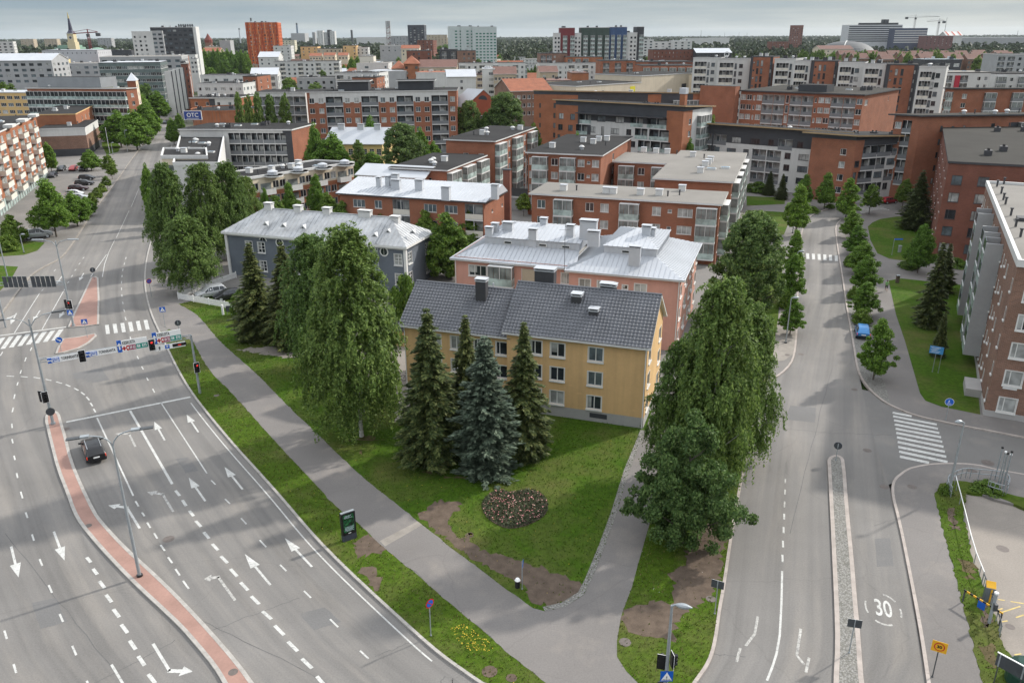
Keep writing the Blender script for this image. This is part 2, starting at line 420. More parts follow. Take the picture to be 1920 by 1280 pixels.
verge = [p + Vector((0, 0, 0)) for p in KL if 24 < p.y < 101] + pix([(305, 622), (330, 611), (352, 620)], .1)
sheet('verge_lawn', offset([Vector((p.x, p.y, .1)) for p in verge], -.18) + pathL, .112, M_verge)
pathR = pix([(334, 570), (372, 590), (410, 640), (480, 699), (550, 772), (592, 810), (642, 860), (700, 912), (760, 958), (777, 972), (830, 1015), (880, 1052), (905, 1070), (960, 1113), (1002, 1141)], .1)
pathR = smooth(pathR)
cobE = pix([(1022, 1146), (1060, 1137), (1095, 1115), (1110, 1085), (1135, 1022), (1157, 960), (1180, 882), (1197, 840), (1210, 807)], .1)
sheet('house_lawn', pathR + cobE + pix([(1222, 770), (1000, 745), (770, 700), (740, 640), (660, 600), (560, 560), (440, 548), (380, 560)], .1), .112, M_grass)
cobI = offset(cobE, .48)
strip_mesh('cobble_strip', cobE, cobI, .135, M_cob)
pathRo = [p for p in pathR]
foot = pathL + pix([(1197, 1290), (1172, 1255), (1157, 1230), (1157, 1197), (1167, 1145)], .1) + [p for p in cobI[1:2]] + cobE[::-1][-1:] + pathR[::-1] + pix([(318, 560), (312, 520), (311, 470), (312, 435), (297, 430), (294, 470), (288, 500), (289, 560), (303, 610)], .1)
sheet('footpath', jag(foot, .045, .6, 9), .120, M_path)
np_left = offset(cobE, .1)
npath = pix([(1166, 1150), (1185, 1100), (1197, 1055), (1224, 960), (1240, 880), (1253, 805), (1290, 690), (1345, 560), (1375, 480), (1366, 480), (1335, 560), (1277, 690), (1222, 770)], .1) + cobE[::-1]
sheet('side_footpath', npath, .116, M_path)
rg = pix([(1197, 1280), (1172, 1255), (1157, 1230), (1157, 1197), (1167, 1145), (1185, 1100), (1197, 1055), (1224, 960), (1240, 880), (1253, 805)], .1)
rg2 = [Vector((p.x, p.y, .1)) for p in offset(KR, .2) if p.y < 84]
sheet('roadside_lawn', [p for p in rg] + pix([(1290, 690), (1345, 560), (1385, 480), (1470, 470), (1455, 640), (1440, 712)], .1) + rg2[::-1], .112, M_verge)
PATCHES = []
def patch(name, pts, m, z=.118, amp=.16, seed=1):
 q = jag(pix(pts, .1), amp, .3, seed); PATCHES.append(q) if m in (M_dirt, M_lot) else 0; return sheet(name, q, z, m)
patch('soil_patch', [(782, 965), (822, 937), (862, 940), (858, 955), (838, 975), (858, 1008), (905, 1030), (965, 1048), (1000, 1062), (1060, 1082), (1092, 1098), (1080, 1118), (1040, 1136), (1004, 1134), (985, 1120), (990, 1100), (940, 1075), (880, 1045), (830, 1005)], M_dirt, seed=4)
patch('soil_patch', [(660, 1015), (690, 998), (722, 1022), (716, 1035), (690, 1045), (668, 1040)], M_dirt, seed=5)
patch('soil_patch', [(672, 1065), (700, 1060), (715, 1085), (705, 1110), (688, 1090)], M_dirt, amp=.2, seed=6)
patch('soil_patch', [(1310, 985), (1362, 975), (1372, 985), (1355, 1040), (1345, 1100), (1318, 1130), (1285, 1150), (1268, 1170), (1260, 1200), (1220, 1195), (1185, 1190), (1165, 1165), (1172, 1140), (1210, 1130), (1258, 1125), (1262, 1100), (1250, 1075), (1285, 1055), (1290, 1030)], M_dirt, seed=7)
patch('soil_patch', [(770, 880), (800, 868), (940, 880), (955, 895), (900, 900), (820, 893)], mat('dry_turf', (.105, .085, .045), 1, .25, 1.5, 12, spec=.1), amp=.3, seed=8)
patch('soil_patch', [(640, 830), (690, 815), (740, 840), (720, 855), (670, 850)], MATS['dry_turf'], amp=.3, seed=9)
patch('soil_patch', [(445, 655), (520, 648), (560, 660), (640, 655), (700, 640), (760, 640), (790, 660), (780, 760), (745, 790), (738, 720), (640, 668), (540, 672)], M_lot, amp=.2, seed=10)
sheet('slab_patch', pix([(712, 1014), (783, 977), (792, 984), (722, 1024)], .1), .126, M_slab)
kerb('kerb', [p for p in KL if p.y < 320], .22, M_kerb, side=-1)
kerb('kerb', kr_all, .22, M_kerb_pink, side=1)
# ------------------------------------------------------------------ islands, right road, left pavement
def island(pts, top_m, kerb_m, kw=.28, z=.13, name='traffic_island', sm=1):
 q = smooth([Vector(p) for p in pix(pts)] + [pix(pts)[0]], sm)[:-1]
 ar = sum(q[i].x * q[(i + 1) % len(q)].y - q[(i + 1) % len(q)].x * q[i].y for i in range(len(q)))
 if ar < 0: q = q[::-1]
 inner = offset(q + [q[0]], kw)[:-1]
 mb = MB(); n = len(q)
 for i in range(n):
  a, b, c, d = q[i], q[(i + 1) % n], inner[(i + 1) % n], inner[i]
  mb.face([(a.x, a.y, -.05), (b.x, b.y, -.05), (b.x, b.y, z), (a.x, a.y, z)], kerb_m)
  mb.face([(a.x, a.y, z), (b.x, b.y, z), (c.x, c.y, z), (d.x, d.y, z)], kerb_m)
 tag(mb.build('island_kerb'), kind='structure')
 sheet(name, inner, z - .008, top_m)
isl_l = [(85, 792), (95, 835), (107, 882), (125, 927), (136, 960), (150, 985), (185, 1027), (225, 1070), (262, 1107), (300, 1142), (337, 1177), (370, 1215), (400, 1252), (417, 1280), (450, 1340), (480, 1420)]
isl_r = [(560, 1420), (520, 1340), (475, 1280), (455, 1252), (420, 1210), (375, 1160), (332, 1115), (287, 1072), (240, 1030), (195, 982), (179, 960), (155, 910), (136, 865), (125, 820), (116, 790), (112, 776), (103, 771), (92, 773), (85, 781)]
island(isl_l + isl_r, M_pink, M_kerb, .26)
island([(170, 522), (178, 519), (185, 522), (187, 560), (186, 609), (156, 613), (127, 615), (140, 585), (156, 552)], M_pink, M_kerb, .26, sm=0)
island([(104, 664), (108, 653), (118, 636), (150, 632), (178, 626), (182, 630), (168, 643), (148, 654), (120, 662)], M_pink, M_kerb, .26, sm=0)
KRR = ext(smooth(pix([(1737, 1280), (1725, 1197), (1715, 1140), (1702, 1072), (1690, 1010), (1680, 965), (1671, 930), (1671, 908), (1678, 896), (1686, 890)])), 14, 0)
KRR2 = smooth(pix([(1920, 822), (1870, 812), (1815, 802), (1760, 791), (1710, 779), (1677, 765), (1655, 754), (1630, 733), (1614, 712), (1605, 690), (1599, 650), (1594, 620), (1587, 582), (1580, 532), (1575, 500), (1570, 470), (1566, 440), (1566, 422), (1575, 413)]))
SS = smooth(pix([(1686, 890), (1698, 881), (1712, 876), (1745, 870), (1785, 869), (1830, 871), (1865, 880), (1920, 890)]))
ysr = [15 + 2.5 * k for k in range(69)]
La = by_y(ext(smooth(pix([(1307, 1280), (1332, 1245), (1344, 1205), (1352, 1142), (1360, 1100), (1377, 980), (1400, 860), (1425, 740), (1440, 690), (1470, 600), (1490, 545), (1496, 480), (1504, 425), (1520, 395)])), 16, 8), ysr)
Ra = by_y(ext(smooth(pix([(1737, 1280), (1702, 1072), (1677, 940), (1650, 860), (1627, 780), (1608, 690), (1587, 582), (1570, 470), (1566, 425), (1570, 395)])), 16, 12), ysr)
mb = MB(); L = 0
for i in range(len(ysr) - 1):
 l = (La[i + 1] - La[i]).length; w0 = (Ra[i] - La[i]).length; w1 = (Ra[i + 1] - La[i + 1]).length
 for k in range(4):
  a, b_ = k / 4, (k + 1) / 4
  q = [La[i].lerp(Ra[i], a), La[i].lerp(Ra[i], b_), La[i + 1].lerp(Ra[i + 1], b_), La[i + 1].lerp(Ra[i + 1], a)]
  mb.face([(v.x, v.y, 0) for v in q], M_road, [(a * w0, L), (b_ * w0, L), (b_ * w1, L + l), (a * w1, L + l)])
 L += l
o = mb.build('east_road'); weld(o.data); tag(o, kind='structure')
sheet('side_street', pix([(1480, 700), (1640, 735), (1700, 775), (1920, 815), (2200, 870), (2200, 960), (1920, 895), (1750, 872), (1690, 900), (1600, 930), (1400, 860)]), -.006, M_road2)
sheet('cross_street', pix([(1500, 402), (1557, 388), (1640, 362), (1760, 358), (1770, 385), (1680, 405), (1600, 425), (1560, 425)]), -.006, M_road2)
kerb('kerb', KRR, .22, M_kerb_pink, side=-1)
kerb('kerb', KRR2, .22, M_kerb_pink, side=-1)
kerb('kerb', SS, .22, M_kerb_pink, side=-1)
slab('pavement', offset(KRR, -.1) + offset(SS, -.1)[1:] + pix([(1925, 952), (1865, 938), (1800, 912), (1768, 908), (1752, 928), (1760, 960), (1777, 1027), (1795, 1090), (1807, 1140), (1822, 1197), (1842, 1280), (1890, 1400)]), -.2, .12, M_path)
slab('roadside_verge', jag(pix([(1764, 906), (1790, 900), (1830, 905), (1925, 935), (1925, 955), (1870, 930), (1812, 922), (1806, 960), (1822, 1042), (1842, 1090), (1868, 1160), (1877, 1200), (1900, 1240), (1935, 1290), (1960, 1400), (1890, 1400), (1842, 1280), (1822, 1197), (1807, 1140), (1795, 1090), (1777, 1027), (1760, 960), (1752, 928)], .14), .06, .35, 11), -.2, .14, M_verge)
sheet('parking_lot', pix([(1790, 905), (2300, 1000), (2400, 1500), (1900, 1400), (1842, 1180), (1802, 960)]), -.1, M_lot)
slab('corner_pavement', offset(KRR2, -.1) + pix([(1640, 395), (1720, 395), (1800, 380), (2000, 500), (2100, 860)]), -.2, .115, M_path)
sheet('corner_lawn', pix([(1666, 526), (1690, 522), (1810, 535), (1822, 600), (1830, 690), (1838, 777), (1765, 762), (1735, 751), (1725, 737), (1712, 692), (1697, 640), (1680, 590)], .115), .128, M_grass)
sheet('corner_lawn', pix([(1627, 425), (1636, 417), (1650, 411), (1682, 406), (1760, 408), (1760, 490), (1740, 494), (1717, 492), (1667, 485), (1645, 475), (1632, 450)], .115), .128, M_grass)
sheet('cobble_strip', pix([(1588, 560), (1600, 560), (1614, 600), (1650, 690), (1660, 720), (1669, 757), (1655, 752), (1632, 733), (1618, 712), (1609, 690), (1602, 645), (1596, 610)], .115), .124, M_cob)
sheet('corner_lawn', pix([(1400, 368), (1472, 371), (1471, 383), (1400, 386)], .1), .128, M_grass)
sheet('corner_lawn', pix([(1400, 394), (1470, 398), (1478, 420), (1470, 440), (1400, 450)], .1), .128, M_grass)
sheet('cobble_strip', pix([(1466, 560), (1492, 562), (1493, 640), (1489, 663), (1470, 676), (1448, 678), (1455, 620)], .1), .124, M_slab)
island([(1551, 864), (1556, 960), (1560, 1047), (1564, 1135), (1566, 1210), (1562, 1280), (1560, 1400), (1640, 1400), (1619, 1280), (1617, 1255), (1612, 1185), (1606, 1122), (1600, 1047), (1591, 960), (1584, 866), (1578, 857), (1567, 854), (1556, 857)], M_cob, M_kerb_pink, .3, sm=1)
slab('left_pavement', offset(LL, .1) + [Vector((-400, 600, 0)), Vector((-300, 20, 0))], -.2, .10, M_yard)
kerb('kerb', [p for p in LL if p.y < 330], .3, M_slab, side=1)
sheet('left_lawn', pix([(-60, 505), (0, 498), (34, 500), (20, 525), (0, 545), (-60, 580)], .1), .118, M_grass)
sheet('left_lawn', pix([(-60, 455), (0, 455), (60, 452), (84, 455), (70, 470), (45, 478), (0, 481), (-60, 486)], .1), .118, M_grass)
sheet('left_lawn', pix([(188, 268), (215, 262), (226, 275), (222, 285), (200, 290)], .1), .118, M_grass)
# ------------------------------------------------------------------ road markings (each a thin painted sheet)
def line_faces(mb, pts, wid, m, z=.006):
 q = pix(pts, 0) if not isinstance(pts[0], Vector) else pts
 wid *= .86; l, r = offset(q, wid / 2), offset(q, -wid / 2)
 for i in range(len(q) - 1): mb.face([(v.x, v.y, z) for v in (l[i], r[i], r[i + 1], l[i + 1])], m)
def marking(items, m, wid, name='road_marking', z=.006):
 mb = MB()
 for it in items: line_faces(mb, it, wid, m, z)
 return tag(mb.build(name), kind='structure')
def cr(ox, oy, lst, k=4.0): return [[(ox + a / k, oy + b / k), (ox + c / k, oy + d / k)] for a, b, c, d in lst]
marking([[(124, 791), (357, 744)]], M_paint, .42)
for l, wd in (([(182, 783), (250, 929)], .16), ([(244, 770), (323, 907)], .26), ([(302, 755), (388, 887)], .14)): marking([l], M_paint, wd)
marking([offset([p for p in KL if 40 < p.y < 79.5], .62)], M_paint, .13)
marking([[(254, 939), (260, 949)], [(266, 960), (271, 967)], [(276, 979), (282, 989)], [(289, 999), (295, 1009)], [(301, 1021), (309, 1032)], [(315, 1044), (323, 1055)], [(329, 1066), (337, 1078)], [(343, 1088), (354, 1103)]], M_paint, .16)
marking([[(329, 919), (337, 929)], [(342, 937), (349, 948)], [(355, 957), (363, 967)], [(367, 976), (377, 987)], [(382, 997), (392, 1009)], [(398, 1019), (409, 1031)], [(414, 1042), (427, 1055)], [(432, 1066), (445, 1080)], [(451, 1091), (465, 1106)], [(471, 1117), (486, 1132)], [(492, 1145), (509, 1160)], [(515, 1172), (533, 1190)], [(540, 1202), (558, 1220)], [(566, 1234), (585, 1252)], [(594, 1267), (612, 1288)]], M_paint, .27)
marking([[(396, 900), (404, 908)], [(422, 935), (431, 944)], [(452, 971), (462, 982)], [(487, 1012), (499, 1025)], [(525, 1058), (537, 1070)], [(570, 1107), (583, 1120)], [(619, 1160), (634, 1175)], [(675, 1219), (691, 1234)]], M_paint, .14)
marking(cr(0, 640, [(1145, 355, 1160, 383), (1100, 270, 1112, 293), (1062, 187, 1075, 210), (1028, 110, 1040, 132)]) + cr(0, 320, [(976, 1245, 983, 1270), (938, 1097, 946, 1120), (928, 1040, 935, 1058), (920, 983, 923, 1000), (913, 928, 916, 945), (911, 878, 912, 895), (912, 828, 911, 845), (916, 783, 914, 798), (923, 735, 920, 752), (935, 690, 930, 706), (946, 648, 942, 664)]), M_paint, .14)
marking(cr(0, 640, [(50, 258, 105, 262), (155, 262, 207, 267), (252, 268, 300, 277), (342, 283, 385, 293), (422, 302, 465, 315), (492, 322, 528, 338), (557, 350, 588, 367), (608, 380, 635, 400), (648, 415, 670, 440), (678, 460, 695, 485), (702, 505, 717, 530)]), M_paint, .17)
marking(cr(0, 640, [(238, 45, 228, 70), (196, 120, 186, 150), (160, 215, 152, 240), (135, 305, 128, 330), (112, 395, 104, 430), (100, 495, 92, 530), (88, 615, 92, 648), (90, 730, 97, 762), (105, 855, 113, 888), (124, 985, 133, 1022), (155, 1125, 170, 1175)]) + cr(0, 960, [(192, 0, 207, 42), (240, 165, 255, 212), (297, 350, 317, 400), (365, 545, 390, 602), (447, 762, 473, 820), (542, 1000, 572, 1070), (650, 1262, 690, 1340)]), M_paint, .15)
marking(cr(0, 960, [(32, 885, 52, 948), (102, 1137, 122, 1202)]) + cr(0, 640, [(20, 78, 2, 108)]), M_paint, .15)
marking(cr(0, 960, [(650, 337, 682, 375), (697, 422, 730, 465), (745, 515, 785, 567), (795, 617, 838, 672), (850, 725, 895, 785), (910, 840, 957, 903), (972, 960, 1018, 1027), (1037, 1077, 1085, 1147), (1112, 1212, 1165, 1280)]), M_paint, .27)
marking([[(209, 1245), (230, 1280), (250, 1315)]], M_paint, .18)
marking([[(74, 550), (27, 624)], [(119, 546), (79, 617)]], M_paint, .14)
marking([[(0, 629), (124, 613)]], M_paint, .40)
marking(cr(0, 320, [(632, 648, 620, 660), (602, 692, 590, 704), (572, 738, 560, 750), (546, 783, 534, 796), (518, 830, 506, 842), (418, 740, 404, 755), (325, 888, 312, 902), (490, 880, 480, 898)]), M_paint, .14)
marking([[(200, 477), (170, 519)], [(203, 476), (196, 495), (192, 519)]], M_paint, .14)
marking([[(215, 450), (202, 477)], [(242, 395), (218, 446)], [(262, 350), (246, 388)]], M_worn, .14)
def arrow(tail, tip, m=M_paint, hw=.36, sw=.10, hf=.42, bent=None):
 a, t = G(*tail), G(*tip); mb = MB(); z = .006
 if bent:
  b = G(*bent); line_faces(mb, [a, b], sw * 2.2, m); d = (t - b).normalized(); base = b.lerp(t, .5)
  line_faces(mb, [b - d * .1, base], sw * 3.6, m); hw *= 1.15
 else:
  d = (t - a).normalized(); base = a.lerp(t, 1 - hf); line_faces(mb, [a, base], sw * 2, m)
 n = Vector((-d.y, d.x, 0))
 mb.face([(v.x, v.y, z) for v in (base + n * hw, base - n * hw, t)][::-1], m)
 o = mb.build('road_arrow'); tag(o, kind='structure')
for a, t in (((372, 810), (350, 777)), ((309, 825), (289, 790)), ((455, 917), (421, 875)), ((385, 939), (354, 895)), ((585, 1062), (534, 1008)), ((507, 1096), (459, 1038)),
    ((21, 1024), (35, 1082)), ((101, 996), (121, 1050)), ((124, 577), (111, 596)), ((75, 582), (62, 602)), ((157, 512), (149, 526)), ((31, 587), (20, 608)), ((116, 518), (106, 532))): arrow(a, t)
arrow((254, 837), (216, 813), M_worn, bent=(242, 813)); arrow((325, 959), (276, 922), M_worn, bent=(305, 926)); arrow((441, 1125), (382, 1085), M_worn, bent=(409, 1081))
arrow((262, 990), (203, 947), M_paint, bent=(238, 951)); arrow((287, 1206), (362, 1258), M_paint, bent=(318, 1257)); arrow((28, 590), (12, 598), M_paint, bent=(26, 592))
def bars(quads, m=M_paint):
 mb = MB()
 for q in quads:
  p = [G(x, y) for x, y in q]; mb.face([(v.x, v.y, .006) for v in p], m)
 o = mb.build('zebra_crossing'); bm = bmesh.new(); bm.from_mesh(o.data); bmesh.ops.recalc_face_normals(bm, faces=bm.faces[:])
 for f in bm.faces:
  if f.normal.z < 0: f.normal_flip()
 bm.to_mesh(o.data); bm.free(); tag(o, kind='structure')
bars([[(196.6 + 14.5 * k, 609.4 - 1.85 * k), (203.8 + 14.5 * k, 608.7 - 1.85 * k), (206.2 + 14.9 * k, 625.4 - 1.6 * k), (199 + 14.9 * k, 626.2 - 1.6 * k)] for k in range(6)])
bars([[(110.5 - 15.6 * k, 617.8 + 2.2 * k), (119.5 - 15.6 * k, 616.8 + 2.2 * k), (105 - 15.9 * k, 637.6 + 2.6 * k), (96 - 15.9 * k, 638.6 + 2.6 * k)] for k in range(9)])
lefts = [(935, 533), (938, 560), (945, 590), (950, 621), (957, 653), (962, 685), (967, 718), (972, 753), (977, 790), (983, 825), (988, 862)]
rights = [(1077, 560), (1265, 622), (1275, 654), (1285, 686), (1298, 718), (1307, 752), (1316, 789), (1327, 826), (1337, 864), (1347, 903), (1208, 909)]
def barq(l, r):
 a, b = G(1440 + l[0] / 4, 640 + l[1] / 4), G(1440 + r[0] / 4, 640 + r[1] / 4); n = Vector((-(b - a).y, (b - a).x, 0)).normalized() * .25
 return [a + n, a - n, b - n, b + n]
mb = MB()
for l, r in zip(lefts, rights): mb.face([(v.x, v.y, .008) for v in barq(l, r)], M_paint)
tag(mb.build('zebra_crossing'), kind='structure')
bars([[(1500.7 + 10.7 * k, 474 + .75 * k), (1506.3 + 10.7 * k, 474.2 + .75 * k), (1507 + 10.7 * k, 485 + .75 * k), (1501.3 + 10.7 * k, 484.8 + .75 * k)] for k in range(7)])
bars([[(1606 + 1.5 * k, 387 + 2.4 * k), (1647 + 5 * k, 383.5 + 2.4 * k), (1648 + 5 * k, 384.6 + 2.4 * k), (1606 + 1.5 * k, 388.2 + 2.4 * k)] for k in range(6)], M_worn)
marking(cr(1440, 640, [(131, 1028, 129, 1062), (128, 1108, 127, 1147), (125, 1197, 123, 1242)]), M_worn, .15)
marking(cr(1440, 960, [(122, 10, 121, 52), (117, 110, 117, 155), (112, 212, 113, 262), (108, 317, 110, 372)]), M_paint, .17)
marking([[(1466.5, 1070), (1466, 1100), (1465, 1135), (1462, 1190), (1456, 1225), (1448, 1250), (1438, 1275)]], M_paint, .17)
marking([[(1501.5, 1178), (1494, 1228)], [(1494, 1228), (1508, 1245)], [(1517, 1232), (1511, 1260)], [(1421, 1155), (1415, 1188)], [(1415, 1188), (1398, 1210)], [(1388, 1214), (1381, 1240)]], M_worn, .2)
def text_mesh(body, size, m, depth_=0.0, name='lettering', bold=0.0, align='CENTER'):
 cu = bpy.data.curves.new(name, 'FONT'); cu.body = body; cu.size = size; cu.extrude = depth_; cu.offset = bold; cu.align_x = align; cu.align_y = 'CENTER'
 cu.resolution_u = 3
 to = bpy.data.objects.new(name, cu); C.objects.link(to)
 dg = bpy.context.evaluated_depsgraph_get(); me = bpy.data.meshes.new_from_object(to.evaluated_get(dg))
 bpy.data.objects.remove(to); bpy.data.curves.remove(cu); me.materials.clear(); me.materials.append(m); me.name = name
 return me
c30 = G(1656, 1141); updir = G(1652, 1120) - G(1660, 1162); ang30 = math.atan2(updir.y, updir.x) - math.pi / 2
o = put('speed_marking', text_mesh('30', 2.3, M_paint, bold=.03), None, (c30.x, c30.y, .007), ang30); o.scale = (.50, 1.08, 1); tag(o, kind='structure')
mb = MB()
for a0, a1 in ((38, 82), (160, 205), (235, 292), (-20, 12)): mb.disc((0, 0, 0), (0, 0, 1), 1.75, M_worn, n=8, r0=1.58, a0=a0, a1=a1)
o = mb.build('speed_marking', None, (c30.x, c30.y, .007), ang30); o.scale = (.68, 1.0, 1); tag(o, kind='structure')
mb = MB();
for a, c in (((1871, 1123), (1884, 1125)), ((1873, 1149), (1913, 1136)), ((1873, 1166), (1889, 1163)), ((1871, 1143), (1880, 1140)), ((1905, 1157), (1920, 1152)), ((1895, 1127), (1920, 1131)), ((1902, 1227), (1915, 1225)), ((1911, 1245), (1925, 1240))): line_faces(mb, [G(*a, -.1), G(*c, -.1)], .12, M_yellow_paint, -.092)
tag(mb.build('parking_marking'), kind='structure')
for x, y, r in ((397, 734, .35), (316, 1010, .45), (165, 985, .3), (437, 1259, .3), (123, 804, .4), (1626, 844, .4), (1852, 867, .55), (1822, 883, .45), (1710, 912, .4), (1602, 730, .35), (1476, 665, .3), (1502, 664, .35), (1172, 1203, .4), (1333, 1122, .35), (1880, 1028, .45), (1894, 1174, .3), (406, 741, .3), (880, 992, .0), (162, 482, .0), (1658, 912, .4)):
 if r:
  z = .128 if (x, y) in ((1172, 1203), (1333, 1122), (406, 741), (165, 985), (437, 1259), (1822, 883), (1710, 912), (1476, 665)) else .007
  if (x, y) in ((1880, 1028), (1894, 1174)): z = -.093
  p = G(x, y, z); mb = MB(); mb.disc((p.x, p.y, z), (0, 0, 1), r, M_iron, 18); tag(mb.build('manhole_cover'), kind='structure')
for x, y, r in ((880, 1003, .35), (872, 1012, .4), (918, 1258, .5), (959, 1270, .35), (882, 1000, .2)):
 p = G(x, y, .12); mb = MB(); mb.disc((p.x, p.y, .124), (0, 0, 1), r, M_dirt, 11); tag(mb.build('soil_patch'), kind='structure')
M_seal = mat('crack_sealer', (.115, .112, .11), .8, .2, 2, 9); M_patch = asphalt('asphalt_patch', (.152, .149, .147), 0.0, dust_amt=.3)
def wob(a, b, n, amp, seed):
 r = random.Random(seed); A_, B_ = G(*a), G(*b); return [A_.lerp(B_, i / n) + Vector((r.gauss(0, amp), r.gauss(0, amp), 0)) for i in range(n + 1)]
mb = MB()
for i, (a, b) in enumerate((((0, 822), (84, 800)), ((0, 700), (60, 690)), ((700, 1230), (772, 1203)), ((820, 1290), (835, 1265)), ((845, 1290), (850, 1270)), ((1440, 800), (1560, 812)), ((1560, 812), (1672, 815)), ((1640, 985), (1690, 968)), ((1330, 1225), (1400, 1232)), ((250, 690), (330, 660)), ((400, 1180), (560, 1120)), ((160, 1290), (330, 1200)), ((200, 545), (272, 536)), ((1500, 560), (1585, 566)), ((1560, 690), (1480, 1000)), ((290, 1120), (600, 1270)), ((10, 1000), (240, 1290)))): line_faces(mb, wob(a, b, 14, .05, i), .06, M_seal, .004)
tag(mb.build('crack_sealing'), kind='structure')
for i, q in enumerate((((135, 700), (190, 690), (205, 712), (148, 722)), ((560, 1150), (590, 1180), (640, 1165), (608, 1138)), ((1480, 760), (1530, 764), (1528, 792), (1474, 786)), ((1640, 1010), (1668, 1008), (1676, 1060), (1644, 1062)), ((60, 1130), (105, 1120), (125, 1165), (76, 1178)), ((330, 860), (352, 856), (372, 882), (348, 886)))): sheet('asphalt_patch', jag(pix(q), .03, .6, i), .003, M_patch)
# ------------------------------------------------------------------ vegetation
L_birch = leaf('birch_leaves', (0.061, 0.110, 0.029), (0.122, 0.198, 0.049), (0.226, 0.311, 0.091))
L_linden = leaf('linden_leaves', (0.053, 0.110, 0.014), (0.113, 0.214, 0.029), (0.210, 0.342, 0.060))
L_linden_y = leaf('young_linden_leaves', (.07, .12, .018), (.13, .205, .034), (.22, .30, .065))
L_maple = leaf('dark_leaves', (0.050, 0.095, 0.030), (0.100, 0.168, 0.050), (0.194, 0.269, 0.092))
L_spruce = leaf('spruce_needles', (0.029, 0.047, 0.017), (0.065, 0.090, 0.031), (0.157, 0.174, 0.062), .12)
L_blue = leaf('blue_spruce_needles', (.056, .080, .060), (.118, .152, .115), (.225, .265, .205), .12)
L_shrub = leaf('shrub_leaves', (0.052, 0.103, 0.016), (0.110, 0.193, 0.029), (0.207, 0.297, 0.062))
L_far = leaf('wood_leaves', (.014, .026, .011), (.028, .046, .018), (.056, .080, .030), .12)
M_bark = mat('bark', (.10, .085, .07), .95, .3, 3, 14)
M_birchbark = mat('birch_bark', (.50, .48, .45), .85, .4, 2.5, 6)
rs = np.random.RandomState(11)
def nrm(a): return a / np.maximum(np.linalg.norm(a, axis=-1, keepdims=True), 1e-9)
def leaf_mesh(name, c, u, v, m):
 n = len(c); V = np.empty((n, 4, 3), np.float32)
 V[:, 0] = c - u; V[:, 1] = c + v; V[:, 2] = c + u; V[:, 3] = c - v
 me = bpy.data.meshes.new(name)
 me.vertices.add(4 * n); me.vertices.foreach_set('co', V.ravel())
 me.loops.add(4 * n); me.loops.foreach_set('vertex_index', np.arange(4 * n, dtype=np.int32))
 me.polygons.add(n); me.polygons.foreach_set('loop_start', np.arange(0, 4 * n, 4, dtype=np.int32)); me.polygons.foreach_set('loop_total', np.full(n, 4, np.int32))
 me.materials.append(m); me.update(calc_edges=True); me.validate(); return me
def oriented(n_out, size, r, elong=1.0, jit=.7):
 "leaf axes roughly perpendicular to the outward normals"
 n = nrm(n_out + r.normal(0, jit, n_out.shape)); a = nrm(np.cross(n, r.normal(0, 1, n_out.shape))); b = np.cross(n, a)
 s = size * r.uniform(.65, 1.35, (len(n), 1)); return a * s * elong, b * s * .62
def trunk_mesh(name, Ht, r0, limbs, m, lean=0.0):
 mb = MB(); mb.tube([(0, 0, -.3), (r0 * .1, 0, Ht * .3), (lean * .5, 0, Ht * .65), (lean, 0, Ht)], [r0, r0 * .8, r0 * .5, r0 * .12], m, 8)
 for p in limbs:
  z0 = max(Ht * .12, min(Ht * .85, p[2] - math.hypot(p[0], p[1]) * .8)); mid = (p[0] * .5, p[1] * .5, z0 + (p[2] - z0) * .45)
  mb.tube([(0, 0, z0), mid, p], [r0 * .38, r0 * .24, r0 * .06], m, 5, cap=False)
 return mb.mesh(name)
PROTO = {}
def spread(P): return 2 * np.percentile(np.hypot(P[:, 0], P[:, 1]), 98.5)
def broad(key, Hh, W, base, nc, nl, size, prof, m, bark, r0=.2, seed=1, cr=.13, gaps=.0, inner=.25, wild=0.0):
 r = np.random.RandomState(seed); t = r.uniform(0, 1, nc * 3)
 pr = np.array([prof(x) for x in t]); keep = r.uniform(0, 1, len(t)) < pr; t = t[keep][:nc]; pr = pr[keep][:nc]; k = len(t)
 a = r.uniform(0, 2 * np.pi, k); lob = 1 + .16 * np.sin(a * 3 + seed) + .10 * np.sin(a * 5 + t * 9 + seed * 2)
 rho = W / 2 * pr * lob * np.where(r.uniform(0, 1, k) < inner, r.uniform(.1, .6, k), r.uniform(.72 - wild * .2, 1.0 + wild * .35, k))
 cz = base + (Hh - base) * t
 cc = np.stack([rho * np.cos(a), rho * np.sin(a), cz], 1)
 crad = W * cr * r.uniform(.65, 1.3, k)
 d = nrm(r.normal(0, 1, (k, nl, 3))) * (r.uniform(0, 1, (k, nl, 1)) ** .45) * crad[:, None, None]
 d[..., 2] *= .72
 P = (cc[:, None, :] + d).reshape(-1, 3)
 axis = np.array([0, 0, base + (Hh - base) * .4]); out = nrm(nrm(d.reshape(-1, 3)) * .8 + nrm(P - axis) * .6 + np.array([0, 0, .45]))
 keep = P[:, 2] > .3; P = P[keep]; out = out[keep]
 u, v = oriented(out, size, r)
 limbs = [tuple(c) for c in cc[r.choice(k, min(14, k), False)]]
 PROTO[key] = (P[:, 2].max(), spread(P), leaf_mesh(key + '_crown', P, u, v, m), trunk_mesh(key + '_trunk', Hh * .82, r0, limbs, bark))
